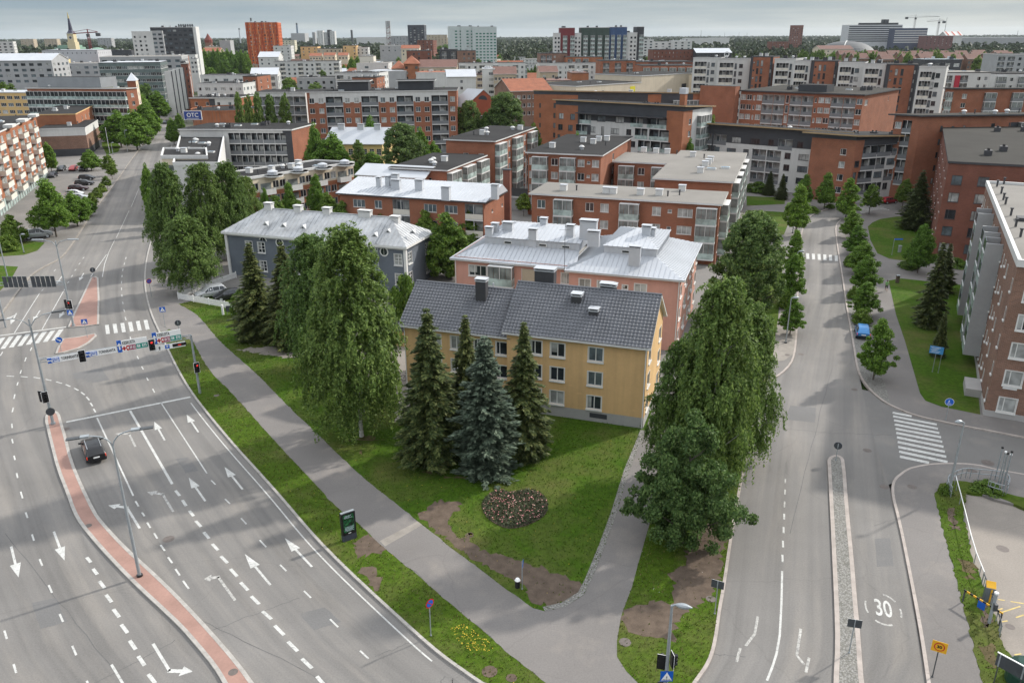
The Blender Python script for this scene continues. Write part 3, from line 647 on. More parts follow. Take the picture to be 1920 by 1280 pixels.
def weeping(key, Hh, W, base, nc, ns, nl, size, m, bark, seed=1, slen=2.6, ex=.5):
 r = np.random.RandomState(seed)
 t = r.beta(1.2, 1.15, nc); prof = np.clip(np.minimum(1.12 * (1 - t) ** ex, .66 + t * 1.2), .05, 1)
 a = r.uniform(0, 2 * np.pi, nc); lob = 1 + .12 * np.sin(a * 3 + seed + t * 5) + .08 * np.sin(a * 5 + t * 11)
 rho = W / 2 * prof * lob * np.where(r.uniform(0, 1, nc) < .25, r.uniform(.1, .6, nc), r.uniform(.6, 1.06, nc))
 cc = np.stack([rho * np.cos(a), rho * np.sin(a), base + 1.6 + (Hh - base - 1.6) * t], 1)
 st = cc[:, None, :] + r.normal(0, .42, (nc, ns, 3)) * np.array([1, 1, .7])
 ln = slen * r.uniform(.3, 1.15, (nc, ns, 1)) * np.clip(1.25 - t, .3, 1)[:, None, None]
 s = r.uniform(0, 1, (nc, ns, nl)); o2 = nrm(np.stack([np.cos(a), np.sin(a), 0 * a], 1))[:, None, None, :]
 P = st[:, :, None, :] + o2 * (np.sin(s * 1.5) * .45)[..., None]
 P[..., 2] += (.35 * np.sin(s * 2.2) - s ** 1.3 * ln)
 P += r.normal(0, .09, P.shape)
 P = P.reshape(-1, 3); P = P[P[:, 2] > .5]
 axis = np.array([0, 0, Hh * .45]); out = nrm(P - axis) * .9 + np.array([0, 0, .25])
 n = nrm(out + r.normal(0, .65, P.shape)); dn = np.tile(np.array([0, 0, -1.0]), (len(P), 1)) + r.normal(0, .45, P.shape)
 u = nrm(dn - n * (dn * n).sum(1, keepdims=True)); v = np.cross(n, u); sz = size * r.uniform(.6, 1.3, (len(P), 1))
 limbs = [tuple(c) for c in cc[r.choice(nc, 22, False)]]
 PROTO[key] = (P[:, 2].max(), spread(P), leaf_mesh(key + '_crown', P, u * sz * 1.25, v * sz * .6, m), trunk_mesh(key + '_trunk', Hh * .9, .24, limbs, bark))
def conifer(key, Hh, W, base, levels, nb, m, bark, seed=1, size=.2, droop=.25, dens=1.0, cone=.92, up=.0):
 r = np.random.RandomState(seed); Ps = []; Us = []; Vs = []
 for i in range(levels):
  t = (i + r.uniform(-.3, .3)) / levels; z = base + (Hh - base) * t; R = W / 2 * max(.05, min(1, 1.3 * (1 - t) ** cone)) * r.uniform(.76, 1.16)
  k = max(5, int(nb * (.45 + .55 * (1 - t))))
  for j in range(k):
   a = 2 * np.pi * (j + r.uniform(-.4, .4)) / k + i * 1.1; Lb = R * r.uniform(.6, 1.16); n = int((16 + 46 * Lb / (W / 2)) * dens)
   s = r.uniform(.12, 1, n) ** .75; dr = np.array([np.cos(a), np.sin(a)]); sd_ = np.array([-dr[1], dr[0]])
   wdt = Lb * .26 * (1.05 - s) + .1; off = r.uniform(-1, 1, n) * wdt
   x = np.outer(s * Lb, dr) + np.outer(off, sd_)
   zz = z - droop * Lb * s ** 1.5 + up * Lb * np.maximum(0, s - .6) ** 1 + r.normal(0, .05, n) - np.abs(off) * .25
   P = np.column_stack([x, zz]); Ps.append(P)
   du = np.column_stack([np.outer(np.ones(n), dr) + np.outer(np.sign(off) * .55, sd_), -droop * s * .8 + r.normal(0, .2, n) + up])
   u = nrm(du); nn = nrm(np.column_stack([r.normal(0, .45, (n, 2)) + dr * .35, np.ones(n)])); v = nrm(np.cross(nn, u)); sz = size * r.uniform(.7, 1.35, (n, 1))
   Us.append(u * sz * 1.2); Vs.append(v * sz * .5)
 P = np.concatenate(Ps); u = np.concatenate(Us); v = np.concatenate(Vs); ok = P[:, 2] > .12
 PROTO[key] = (Hh, spread(P), leaf_mesh(key + '_crown', P[ok], u[ok], v[ok], m), trunk_mesh(key + '_trunk', Hh * .97, W * .035, [], bark))
oval = lambda t: math.sqrt(max(0, 1 - ((t - .42) / (.42 if t < .42 else .58)) ** 2)) ** .9
egg = lambda t: min(1.0, .55 + t * 2.2) * (1 - t ** 1.5) ** .75
conic = lambda t: min(1, .5 + t * 4) * max(.04, 1 - t) ** .72
dome = lambda t: math.sqrt(max(.02, 1 - t * t))
narrow = lambda t: (min(1, .4 + t * 3)) * (1 - t ** 2.5) ** .6
weeping('birch', 20, 9, 1.2, 380, 9, 21, .135, L_birch, M_birchbark, 3, 2.8)
weeping('birch_b', 19, 8.5, 1.4, 330, 9, 20, .135, L_birch, M_birchbark, 8, 3.2, .42)
weeping('birch_c', 18, 9.5, 1.6, 320, 9, 20, .14, L_birch, M_birchbark, 15, 2.2, .45)
broad('maple', 12, 12, .9, 250, 190, .155, egg, L_maple, M_bark, .22, 5, .072, inner=.18, wild=.5)
broad('aspen', 15, 10, 1.0, 280, 130, .20, oval, L_maple, M_bark, .25, 6, .09)
broad('linden', 9, 5.4, 1.7, 170, 130, .13, conic, L_linden, M_bark, .13, 7, .115, wild=.3)
broad('linden_c', 9, 5.2, 1.5, 150, 130, .13, conic, L_linden, M_bark, .13, 27, .11, wild=.5)
broad('linden_b', 9, 5.6, 1.7, 170, 130, .13, lambda t: .5 * (egg(t) + conic(t)), L_linden, M_bark, .13, 17, .11, wild=.4)
broad('young', 6, 3.6, 1.8, 100, 55, .16, egg, L_linden_y, M_bark, .07, 9, .13)
broad('street', 12, 8.5, 1.8, 200, 95, .26, egg, L_linden, M_bark, .2, 10, .11)
broad('garden', 11, 9, .8, 230, 110, .22, egg, L_shrub, M_bark, .2, 12, .10)
broad('shrub', 2.6, 4, .0, 110, 60, .13, dome, L_shrub, M_bark, .05, 13, .13)
broad('poplar', 16, 3.4, .8, 120, 60, .26, narrow, L_maple, M_bark, .15, 14, .18)
broad('tall', 15, 6.5, 1.5, 170, 80, .26, narrow, L_birch, M_bark, .18, 19, .12)
conifer('spruce', 17, 5.7, .3, 46, 16, L_spruce, M_bark, 21, .175, .24, 1.6, .80)
conifer('spruce_b', 17, 5.2, .3, 44, 15, L_spruce, M_bark, 22, .175, .28, 1.55, .86)
conifer('spruce_thin', 13, 3.9, .3, 36, 12, L_spruce, M_bark, 23, .17, .34, 1.2, .95)
conifer('blue', 14, 5.5, .2, 42, 18, L_blue, M_bark, 24, .155, .14, 1.75, .74, .24)
TREES = 0
def tree(kind, x, y, ytop, wpx, label, name='tree', cat='tree', group=None, z=.1, P=None, hw=None):
 "planted where its foot stands; height and spread from the survey"
 global TREES
 p = P or G(x, y, z)
 if hw: hh, ww = hw
 else:
  hh = Dp(x, ytop, p.y).z - z; ww = wpx * depth((p.x, p.y, hh * .45)) / F
 Hh, W, cm, tm = PROTO[kind]
 e = empty(name, p, rnd.uniform(0, 6.28), label, cat, group); e.scale = (ww / W, ww / W, hh / Hh)
 put('trunk', tm, e); put('crown', cm, e); TREES += 1
 return e
for k, n, a in (
 ('birch', 'birch', (678, 818, 412, 200, 'tall weeping birch standing nearest the curved footpath, left of the spruce clump')),
 ('birch_b', 'birch', (604, 694, 436, 150, 'birch half hidden between the dark spruces and the tall footpath birch')),
 ('birch_c', 'birch', (362, 548, 403, 116, 'round birch at the bend of the pavement beside the white picket fence')),
 ('birch', 'birch', (334, 505, 300, 94, 'tall birch on the pavement edge, nearest the avenue in its clump')),
 ('birch_b', 'birch', (398, 492, 304, 96, 'birch in the middle of the clump left of the blue-grey house')),
 ('birch', 'birch', (444, 480, 298, 88, 'birch closest to the blue-grey house gable, with a thin pointed top')),
 ('birch_c', 'birch', (474, 470, 328, 64, 'small birch peeping behind the blue-grey house roof corner')),
 ('birch_b', 'birch', (1322, 928, 518, 182, 'tall weeping birch by the gable of the yellow house, top above the pink house')),
 ('birch', 'birch', (1388, 868, 562, 128, 'weeping birch on the road side of the birch clump by the yellow house')),
 ('birch_c', 'birch', (1266, 896, 630, 132, 'lower weeping birch brushing the corner of the yellow house'))):
 tree(k, *a[:4], a[4], n, 'birch', 'birches around the houses')
tree('maple', 1280, 1016, 768, 222, 'dark spreading maple nearest the crossing path, with a bare short trunk', 'maple_tree', 'maple')
tree('aspen', 1396, 592, 396, 132, 'large dark broadleaf tree beside the pink house and the side path', 'broadleaf_tree', 'tree')
for k, a in (
 ('spruce_b', (487, 634, 454, 96, 'dark spruce left of its twin in front of the blue-grey house')),
 ('spruce', (547, 648, 452, 98, 'dark spruce beside the birch in front of the blue-grey house')),
 ('spruce', (812, 868, 575, 134, 'broad spruce on the left of the clump before the yellow house')),
 ('spruce_b', (878, 826, 588, 98, 'spruce in the middle back of the clump before the yellow house')),
 ('spruce_b', (982, 852, 601, 108, 'dark spruce on the right of the clump, against the yellow wall')),
 ('spruce_thin', (921, 842, 630, 56, 'spruce with a brownish cone laden top behind the blue spruce')),
 ('spruce', (1713, 430, 318, 62, 'large dark spruce on the upper lawn by the brick block corner')),
 ('spruce_thin', (1740, 612, 452, 64, 'tallest spruce of the group on the lawn between path and brick block')),
 ('spruce_thin', (1766, 548, 455, 46, 'slim spruce right behind the tallest one on the lawn')),
 ('spruce_thin', (1757, 668, 582, 34, 'small slim spruce beside the blue area sign')),
 ('spruce_thin', (1464, 374, 325, 28, 'little conifer before the white and brick block, right one')),
 ('spruce_thin', (1441, 366, 320, 30, 'little conifer before the white and brick block, left one'))):
 tree(k, *a[:4], a[4], 'spruce_tree', 'spruce', 'spruces on the lawns')
tree('blue', 912, 884, 628, 124, 'blue-green spruce at the front of the clump, nearest the flower bed', 'blue_spruce', 'spruce')
row_l = [(1505, 392, 326, 40), (1491, 441, 344, 52), (1484, 522, 430, 46), (1481, 566, 475, 58), (1481, 626, 554, 55)]
ords = ['farthest', 'second farthest', 'middle', 'second nearest', 'nearest']
for (x, y, t, w_), s in zip(row_l, ords): tree(('linden', 'linden_b', 'linden_c')[x % 3], x, y, t, w_, f'{s} linden of the row on the west side of the east road', 'linden_tree', 'linden', 'lindens along the east road')
row_r = [(1585, 412, 333, 52), (1594, 446, 394, 48), (1602, 478, 422, 52), (1612, 515, 452, 60), (1617, 548, 478, 58), (1618, 592, 528, 62), (1637, 712, 596, 72)]
ords = ['seventh', 'sixth', 'fifth', 'fourth', 'third', 'second', 'first and nearest']
for (x, y, t, w_), s in zip(row_r, ords): tree(('linden', 'linden_c', 'linden_b')[y % 3], x, y, t, w_, f'{s} linden from the zebra crossing on the east side of the road', 'linden_tree', 'linden', 'lindens along the east road')
tree('linden', 1545, 392, 322, 40, 'linden at the head of the east road before the white block', 'linden_tree', 'linden')
tree('young', 1629, 402, 345, 38, 'young linden beside the crossing of the far cross street', 'linden_tree', 'linden')
tree('young', 1691, 393, 335, 33, 'young linden right of the red car on the cross street', 'linden_tree', 'linden')
tree('linden_b', 1720, 512, 419, 60, 'loose crowned linden on the upper lawn near the round hedge bush', 'linden_tree', 'linden')
for x, y, t, w_, l in ((1704, 503, 489, 42, 'round clipped bush at the path corner on the upper lawn'), (1520, 398, 386, 36, 'low hedge bush at the head of the east road'), (1556, 390, 382, 22, 'small hedge bush beside the linden at the road head'),
        (1614, 606, 578, 40, 'low hedge under the second linden, behind the blue car'), (1598, 560, 535, 24, 'low hedge strip under the third linden by the kerb'), (1472, 578, 545, 34, 'hedge bush under the nearest linden of the west row'), (1470, 556, 535, 26, 'hedge bush under the second nearest linden of the west row'),
        (1788, 498, 484, 60, 'dark clipped hedge at the foot of the brick block'), (1590, 500, 478, 20, 'hedge bush beneath the fifth linden'),
        (15, 470, 440, 44, 'drooping green bush on the left lawn below the parking'), (1768, 372, 352, 40, 'green shrub beside the corner of the tall brick block'), (1420, 360, 340, 50, 'dark hedge below the white and brick block'),
        (763, 612, 512, 66, 'white flowering lilac bush behind the gable of the yellow house'), (742, 570, 536, 34, 'green bush by the corner of the blue-grey house'), (457, 592, 540, 46, 'dark bushy hedge end behind the picket fence and parked cars'), (446, 512, 496, 12, 'small clipped cone bush at the gable end of the blue-grey house'), (1010, 365, 350, 26, 'small shrub by the flat roofed shed'),
        (1850, 918, 905, 60, 'weeds growing below the steel railing'), (1772, 925, 908, 28, 'tuft of weeds beside the lamp post and railing')):
 tree('shrub', x, y, t, w_, l, 'bush', 'bush')
for i, (k, x, y, t, w_, l) in enumerate((
 ('garden', 838, 520, 398, 92, 'large light green tree between the blue-grey and pink houses'), ('garden', 880, 470, 392, 62, 'round tree close to the pink roof corner'), ('garden', 908, 450, 394, 52, 'tree by the brick chimney wall of the metal roofed block'),
 ('garden', 800, 470, 394, 56, 'tree behind the right end of the blue-grey roof'), ('garden', 722, 458, 388, 50, 'yellowish tree behind the chimneys of the blue-grey roof'), ('garden', 648, 455, 376, 56, 'low tree below the brick wall of the metal roofed block'),
 ('linden', 598, 418, 326, 42, 'conical tree before the round white balconies'), ('garden', 617, 425, 360, 46, 'tree between the balconies block and the metal roofed block'), ('linden', 548, 424, 340, 36, 'thin tree before the cream and brick facade'), ('garden', 522, 430, 366, 50, 'flowering shrub behind the blue-grey roof'),
 ('linden_b', 503, 432, 352, 30, 'small tree at the left of the cream and brick facade'), ('garden', 562, 430, 374, 44, 'low leafy tree behind the blue-grey ridge chimneys'), ('garden', 690, 456, 392, 44, 'tree below the left wall of the metal roofed block'),
 ('street', 700, 335, 284, 62, 'broad tree before the dark flat roofed brick block'), ('street', 664, 345, 300, 40, 'bright tree at the end of the cream block'), ('aspen', 756, 338, 230, 84, 'large tree to the right of the yellow villa'), ('street', 790, 322, 238, 40, 'tree between the yellow villa and the brick blocks'),
 ('street', 628, 338, 247, 76, 'wide tree before the left end of the yellow villa'), ('street', 597, 336, 229, 40, 'tree to the left of the yellow villa roof'), ('tall', 676, 338, 262, 30, 'slim tree in front of the yellow villa windows'), ('street', 815, 320, 264, 34, 'tree at the left corner of the tall brick block'),
 ('street', 700, 312, 216, 46, 'small bright tree before the long brick and white block'), ('aspen', 880, 294, 188, 58, 'dark tree beside the end of the long brick and white block'), ('aspen', 948, 294, 172, 84, 'large dark tree before the red tiled roofs'), ('street', 912, 294, 210, 40, 'bright green tree below the red barn gable'),
 ('tall', 478, 308, 178, 26, 'leftmost slim tree before the glazed block'), ('tall', 496, 310, 172, 26, 'second slim tree before the glazed block'), ('tall', 518, 308, 176, 28, 'third slim tree before the glazed block'), ('tall', 545, 306, 174, 28, 'rightmost slim tree before the glazed block'), ('tall', 460, 302, 172, 22, 'slim tree behind the round brick drum'),
 ('young', 982, 405, 362, 30, 'thin pale tree beside the garden shed of the grey roofed block'), ('street', 1328, 338, 215, 28, 'tree between the two white and brick blocks'), ('street', 1288, 352, 258, 26, 'small tree at the end wall of the white block'), ('street', 1080, 356, 246, 26, 'shrubby tree under the brick corner block'), ('street', 1130, 358, 260, 50, 'low trees before the white facade'), ('street', 1000, 332, 230, 40, 'tree behind the tall brick block'),
 ('street', 1640, 248, 222, 60, 'green creeper mound behind the white block roof'), ('street', 1752, 350, 308, 26, 'tree between the white block and the tall brick block'), ('street', 1740, 330, 300, 30, 'bright tree at the end of the white block'), ('garden', 1010, 340, 300, 30, 'tree in the yard of the brick blocks'))):
 tree(k, x, y, t, w_, l, 'garden_tree', 'tree', 'trees in the yards')
for k, x, y, t, w_, l, n in (
 ('linden', 106, 444, 334, 76, 'big conical linden in the left parking by the avenue', 'linden_tree'), ('street', 146, 424, 358, 54, 'leafy street tree just behind the big conical linden', 'linden_tree'), ('street', 166, 405, 368, 34, 'small full street tree next to the leafy one', 'linden_tree'),
 ('young', 175, 393, 361, 20, 'nearest sapling of the row along the parking', 'young_tree'), ('young', 185, 380, 351, 20, 'second sapling of the row along the parking', 'young_tree'), ('young', 193, 368, 344, 20, 'third sapling of the row along the parking', 'young_tree'), ('young', 202, 355, 330, 20, 'fourth sapling of the row along the parking', 'young_tree'), ('young', 211, 336, 305, 22, 'fifth sapling of the row along the parking', 'young_tree'),
 ('street', 97, 322, 266, 32, 'tree at the corner of the balcony block', 'street_tree'), ('street', 172, 320, 280, 40, 'round tree before the dark ground floor of the brick box', 'street_tree'), ('young', 208, 330, 290, 30, 'light green tree on the small lawn by the pavement', 'street_tree'),
 ('street', 228, 276, 206, 62, 'large street tree beside the brick box', 'street_tree'), ('street', 258, 282, 205, 66, 'large street tree on the avenue pavement', 'street_tree'), ('street', 282, 262, 186, 52, 'street tree below the glass office', 'street_tree'), ('street', 300, 225, 170, 50, 'avenue tree before the glass office', 'street_tree'), ('street', 316, 208, 164, 40, 'avenue tree by the white fins', 'street_tree'), ('street', 268, 230, 170, 40, 'avenue tree by the brick tower with a pyramid roof', 'street_tree'),
 ('street', 286, 400, 305, 30, 'street tree squeezed beside the white balconies', 'street_tree'), ('street', 290, 425, 350, 30, 'street tree by the pavement next to the birch clump', 'street_tree'), ('street', 296, 440, 378, 26, 'low street tree nearest the parking sign', 'street_tree'),
 ('street', 327, 272, 220, 26, 'tree beside the flat roofed white block on the avenue', 'street_tree'), ('street', 339, 250, 212, 22, 'tree below the blue roof sign', 'street_tree'), ('street', 350, 205, 186, 14, 'small tree by the far traffic lights', 'street_tree'),
 ('garden', 28, 455, 402, 50, 'dark rounded tree on the left lawn below the balcony block', 'garden_tree'), ('street', 22, 215, 190, 34, 'rounded tree before the yellow office', 'street_tree'),
 ('street', 356, 170, 116, 22, 'avenue tree beside the brick end block', 'street_tree'), ('street', 366, 158, 108, 22, 'tall avenue tree near the far end of the street', 'street_tree'), ('street', 348, 180, 128, 20, 'avenue tree in shade near the white fins', 'street_tree')):
 tree(k, x, y, t, w_, l, n, 'tree', 'trees along the west avenue')
for (x0, x1, y, top, n, l) in ((376, 470, 146, 92, 11, 'one of the dense green trees massed beside the orange tower'), (560, 620, 146, 116, 7, 'slim dark poplar before the white apartment rows'), (635, 700, 146, 106, 6, 'leafy tree between the white apartment rows and the works building'),
          (738, 758, 134, 104, 3, 'leafy tree at the dark brick block'), (985, 1015, 168, 124, 4, 'tree among the red tiled roofs'), (1042, 1056, 150, 126, 2, 'tree behind the brick cube building'), (1105, 1150, 152, 138, 5, 'tree before the balcony block with white columns'),
          (1720, 1760, 95, 82, 5, 'tree behind the glass roofed hall'), (1830, 1870, 135, 104, 5, 'tree before the grey apartment block on the right'), (1850, 1910, 140, 118, 4, 'tree at the foot of the grey apartment block'), (812, 850, 105, 84, 4, 'tree left of the green glass towers'), (1205, 1222, 110, 90, 3, 'tree by the corner of the blue and white tower')):
 for i in range(n):
  x = x0 + (x1 - x0) * (i + .5) / n
  kd = 'poplar' if 'poplar' in l else 'street'
  tree(kd, x, y + rnd.uniform(-3, 3), top + rnd.uniform(-2, 4), {'poplar': 7}.get(kd, (x1 - x0) / n * 1.5 + 8), l, 'poplar_tree' if kd == 'poplar' else 'leafy_tree', 'tree', l[-40:])
for i in range(58):
 x = rnd.uniform(1500, 1900); Y = rnd.uniform(530, 690); q = Dp(x, rnd.uniform(93, 104), Y); tree('tall' if i % 3 else 'street', 0, 0, 0, 0, 'pine or birch among the red roofed terraces behind the tower row', 'leafy_tree', 'tree', 'trees among the red roofed terraces', P=Vector((q.x, q.y, 0)), hw=(q.z, rnd.uniform(6, 9)))
def wood(name, n, y0, y1, xw, hmin, hmax, nl, seed, keep=None):
 r = np.random.RandomState(seed)
 Y = np.exp(r.uniform(np.log(y0), np.log(y1), n)); X = r.uniform(-1, 1, n) * xw * Y
 if keep: k = np.array([keep(x, y) for x, y in zip(X, Y)]); X, Y = X[k], Y[k]
 n = len(X); hh = r.uniform(hmin, hmax, n); sc = np.clip(Y / 900, 1, 5)
 t = r.uniform(0, 1, (n, nl)) ** .7; a = r.uniform(0, 6.283, (n, nl)); rr = hh[:, None] * .26 * sc[:, None] * np.sqrt(np.clip(1.05 - t, 0, 1)) * r.uniform(.5, 1, (n, nl))
 P = np.stack([X[:, None] + rr * np.cos(a), Y[:, None] + rr * np.sin(a), hh[:, None] * (.15 + .85 * t)], -1).reshape(-1, 3)
 out = np.stack([np.cos(a), np.sin(a), np.full_like(a, .7)], -1).reshape(-1, 3)
 n2 = nrm(out + r.normal(0, .5, out.shape)); u = nrm(np.cross(n2, r.normal(0, 1, out.shape))); v = np.cross(n2, u)
 sz = (np.repeat(hh * .13 * sc ** .6, nl) * r.uniform(.7, 1.4, n * nl))[:, None]
 o = put(name, leaf_mesh(name, P, u * sz, v * sz * .8, L_far)); tag(o, 'dark mixed forest stretching to the horizon behind the town', 'forest', kind='stuff'); return o
wood('forest', 5200, 640, 1500, .78, 9, 16, 30, 31, lambda x, y: ((x > .09 * y or y > 1050) and not (x > .28 * y and y < 720)) and math.sin(x * .013 + y * .004) + math.sin(y * .011) > -1.3 and not (abs(x - .42 * y) < 60 and 930 < y < 1040))
wood('forest', 16000, 1400, 9500, 1.0, 11, 19, 14, 32)
def in_poly(px, py, poly):
 ins = np.zeros(len(px), bool); n = len(poly)
 for i in range(n):
  x1, y1 = poly[i][0], poly[i][1]; x2, y2 = poly[(i + 1) % n][0], poly[(i + 1) % n][1]
  if y1 == y2: continue
  c = ((y1 > py) != (y2 > py)) & (px < (x2 - x1) * (py - y1) / (y2 - y1) + x1); ins ^= c
 return ins
def turf(poly, n, m, seed, size=.085, label='blades of grass standing in the lawn'):
 r = np.random.RandomState(seed); xs = [p[0] for p in poly]; ysv = [p[1] for p in poly]
 X = r.uniform(min(xs), max(xs), n); Y = r.uniform(min(ysv), max(ysv), n)
 k = in_poly(X, Y, poly)
 for q in PATCHES: k &= ~(in_poly(X, Y, q) & (r.uniform(0, 1, n) < .93))
 X, Y = X[k], Y[k]; n = len(X); P = np.stack([X, Y, np.full(n, .15)], 1); u = nrm(np.stack([r.normal(0, .6, n), r.normal(0, .6, n), np.ones(n)], 1)); v = nrm(np.cross(u, r.normal(0, 1, (n, 3))))
 s = size * r.uniform(.5, 1.3, (n, 1)); o = put('grass', leaf_mesh('grass', P, u * s, v * s * .45, m)); tag(o, label, 'grass', kind='stuff')
L_turf = leaf('turf_blades', (.036, .074, .006), (.066, .120, .011), (.115, .155, .03), .3)
L_turfd = leaf('dry_turf_blades', (.05, .078, .011), (.09, .115, .02), (.165, .155, .06), .3)
hl = pathR + cobE + pix([(1222, 770), (1000, 745), (770, 700), (740, 640), (660, 600), (560, 560), (440, 548), (380, 560)], .1)
turf(hl, 95000, L_turf, 41)
vl = [p for p in offset(KL, -.2) if 24 < p.y < 101] + pathL
turf(vl, 70000, L_turfd, 42)
turf(rg + pix([(1290, 690), (1440, 712)], .1) + rg2[::-1], 42000, L_turfd, 43)
turf(jag(pix([(1764, 906), (1812, 922), (1806, 960), (1822, 1042), (1842, 1090), (1868, 1160), (1877, 1200), (1900, 1240), (1935, 1290), (1842, 1280), (1822, 1197), (1807, 1140), (1795, 1090), (1777, 1027), (1760, 960)], .14), .05, .5, 3), 6500, L_turfd, 44, .09)
def specks(poly, n, m, seed, size, name, label):
 r = np.random.RandomState(seed); xs = [p[0] for p in poly]; ysv = [p[1] for p in poly]
 X = r.uniform(min(xs), max(xs), n); Y = r.uniform(min(ysv), max(ysv), n); k = in_poly(X, Y, poly); X, Y = X[k], Y[k]; n = len(X)
 P = np.stack([X, Y, r.uniform(.2, .3, n)], 1); nn = nrm(np.stack([r.normal(0, .3, n), r.normal(0, .3, n), np.ones(n)], 1)); u = nrm(np.cross(nn, r.normal(0, 1, (n, 3)))); v = np.cross(nn, u); s = size * r.uniform(.6, 1.3, (n, 1))
 o = put(name, leaf_mesh(name, P, u * s, v * s, m)); tag(o, label, 'flowers', kind='stuff')
M_yflower = mat('yellow_petals', (.55, .38, .03), .7, .2, 2, 9)
specks(pix([(845, 1180), (870, 1172), (918, 1205), (918, 1222), (885, 1225), (858, 1205)], .1), 260, M_yflower, 51, .038, 'wild_flowers', 'patch of small yellow wild flowers on the verge grass')
specks(hl, 1500, M_yflower, 52, .028, 'wild_flowers', 'scattered tiny yellow flowers in the house lawn'); specks(vl, 700, M_yflower, 53, .03, 'wild_flowers', 'scattered tiny yellow flowers along the roadside verge'); specks(rg + pix([(1290, 690), (1440, 712)], .1) + rg2[::-1], 260, mat('white_petals', (.6, .6, .56), .7, .1, 2, 9), 54, .03, 'wild_flowers', 'scattered white clover flowers in the roadside lawn')
for i, q in enumerate((((1772, 955), (1788, 952), (1796, 990), (1782, 1000)), ((1800, 1050), (1822, 1060), (1828, 1085), (1808, 1088)), ((1832, 1120), (1846, 1122), (1860, 1165), (1846, 1178)), ((1838, 1215), (1862, 1205), (1874, 1240), (1852, 1252)))): patch('dry_patch', q, MATS['dry_turf'] if i % 2 else M_dirt, .146, .18, 70 + i)
fb = pix([(903, 945), (912, 928), (935, 918), (965, 924), (985, 917), (1012, 922), (1028, 940), (1026, 962), (1005, 978), (975, 989), (950, 991), (925, 980), (908, 965)], .12)
cen = sum(fb, Vector()) / len(fb); cen.z = .1
bed = empty('flower_bed', cen, 0, 'heart shaped bed of pink flowers in the lawn before the blue spruce', 'flower bed')
loc = [(p.x - cen.x, p.y - cen.y) for p in smooth(fb + [fb[0]], 1)]
mb = MB(); mb.prism(loc, -.05, .06, M_dirt); mb.build('soil', bed)
r = np.random.RandomState(61)
def bedpts(n):
 X = r.uniform(min(p[0] for p in loc), max(p[0] for p in loc), n); Y = r.uniform(min(p[1] for p in loc), max(p[1] for p in loc), n); k = in_poly(X, Y, loc); return X[k], Y[k]
X, Y = bedpts(6500); n = len(X); P = np.stack([X, Y, r.uniform(.03, .22, n)], 1); u, v = oriented(np.tile([0, 0, 1.], (n, 1)), .09, r); put('foliage', leaf_mesh('foliage', P, u, v, leaf('bed_leaves', (.026, .034, .016), (.05, .062, .03), (.085, .095, .05), .1)), bed)
X, Y = bedpts(330); n = len(X); P = np.stack([X, Y, r.uniform(.2, .28, n)], 1); u, v = oriented(np.tile([0, 0, 1.], (n, 1)), .055, r, 1, .3); o = put('blossom', leaf_mesh('blossom', P, u, v * 1.5, leaf('pink_petals', (.42, .13, .17), (.55, .24, .27), (.62, .40, .38), .0)), bed); o['kind'] = 'stuff'
# ------------------------------------------------------------------ building kit
B_red = brick('red_brick', (.305, .110, .056), (.245, .087, .047), (.26, .15, .11))
B_dark = brick('dark_red_brick', (.20, .070, .045), (.155, .055, .038), (.17, .10, .08))
B_tan = brick('brown_brick', (.225, .118, .082), (.15, .08, .058), (.27, .21, .17), .34, .12)
B_orange = brick('orange_brick', (.345, .128, .060), (.29, .106, .052), (.24, .13, .085))
W_white = mat('white_render', (.54, .54, .525), .8, .06, .3, 3, streak=.08)
W_grey = mat('grey_render', (.33, .335, .34), .8, .08, .3, 3)
W_cream = mat('cream_render', (.60, .52, .40), .8, .06, .3, 3, streak=.08)
W_beige = mat('beige_render', (.42, .35, .26), .8, .08, .3, 3)
W_yellow = mat('yellow_render', (.62, .405, .195), .85, .07, .35, 4, streak=.10)
W_pink = mat('pink_render', (.54, .285, .225), .85, .06, .35, 4, streak=.07)
W_blue = mat('blue_grey_boards', (.125, .145, .172), .75, .12, .4, 5)
W_dark = mat('dark_cladding', (.045, .048, .055), .6, .15, .5, 5)
W_conc = mat('plinth_concrete', (.36, .35, .34), .9, .1, .6, 6)
W_burg = mat('burgundy_cladding', (.16, .025, .03), .6, .12, .5, 5)
W_green = mat('dark_green_cladding', (.04, .065, .055), .6, .12, .5, 5)
W_navy = mat('blue_cladding', (.035, .075, .17), .6, .12, .5, 5)
W_orange = mat('orange_panels', (.50, .11, .03), .6, .35, .35, 2)
R_bit = mat('bitumen_roof', (.033, .0325, .033), .95, .18, .12, 5, spec=.12)
R_brown = mat('brown_felt_roof', (.044, .042, .038), .95, .16, .12, 5, spec=.12)
R_grey = mat('grey_felt_roof', (.215, .203, .186), .92, .10, .15, 5, spec=.15)
R_metal = mat('metal_roof', (.47, .49, .52), .42, .07, .25, 3, metal=.15)
R_old = mat('weathered_metal_roof', (.43, .44, .45), .5, .2, .5, 3, metal=.1)
R_red = mat('red_tile_roof', (.27, .095, .05), .85, .2, .5, 5)
R_pale = mat('faded_red_roof', (.15, .078, .062), .85, .15, .5, 5)
T_fascia = mat('pale_fascia', (.56, .56, .55), .6, .06, .5, 4)
T_dark = mat('dark_fascia', (.05, .05, .055), .6, .1, .5, 4)
T_gold = mat('timber_fascia', (.34, .24, .13), .7, .1, .5, 4)
T_frame = mat('white_frame', (.66, .66, .64), .5, .05, .8, 6)
T_dframe = mat('dark_frame', (.05, .052, .058), .5, .1, .8, 6)
G_dark = glass('dark_glass', (.025, .03, .036)); G_mid = glass('grey_glass', (.10, .125, .14), .12); G_pale = glass('curtained_glass', (.34, .35, .34), .25, .5)
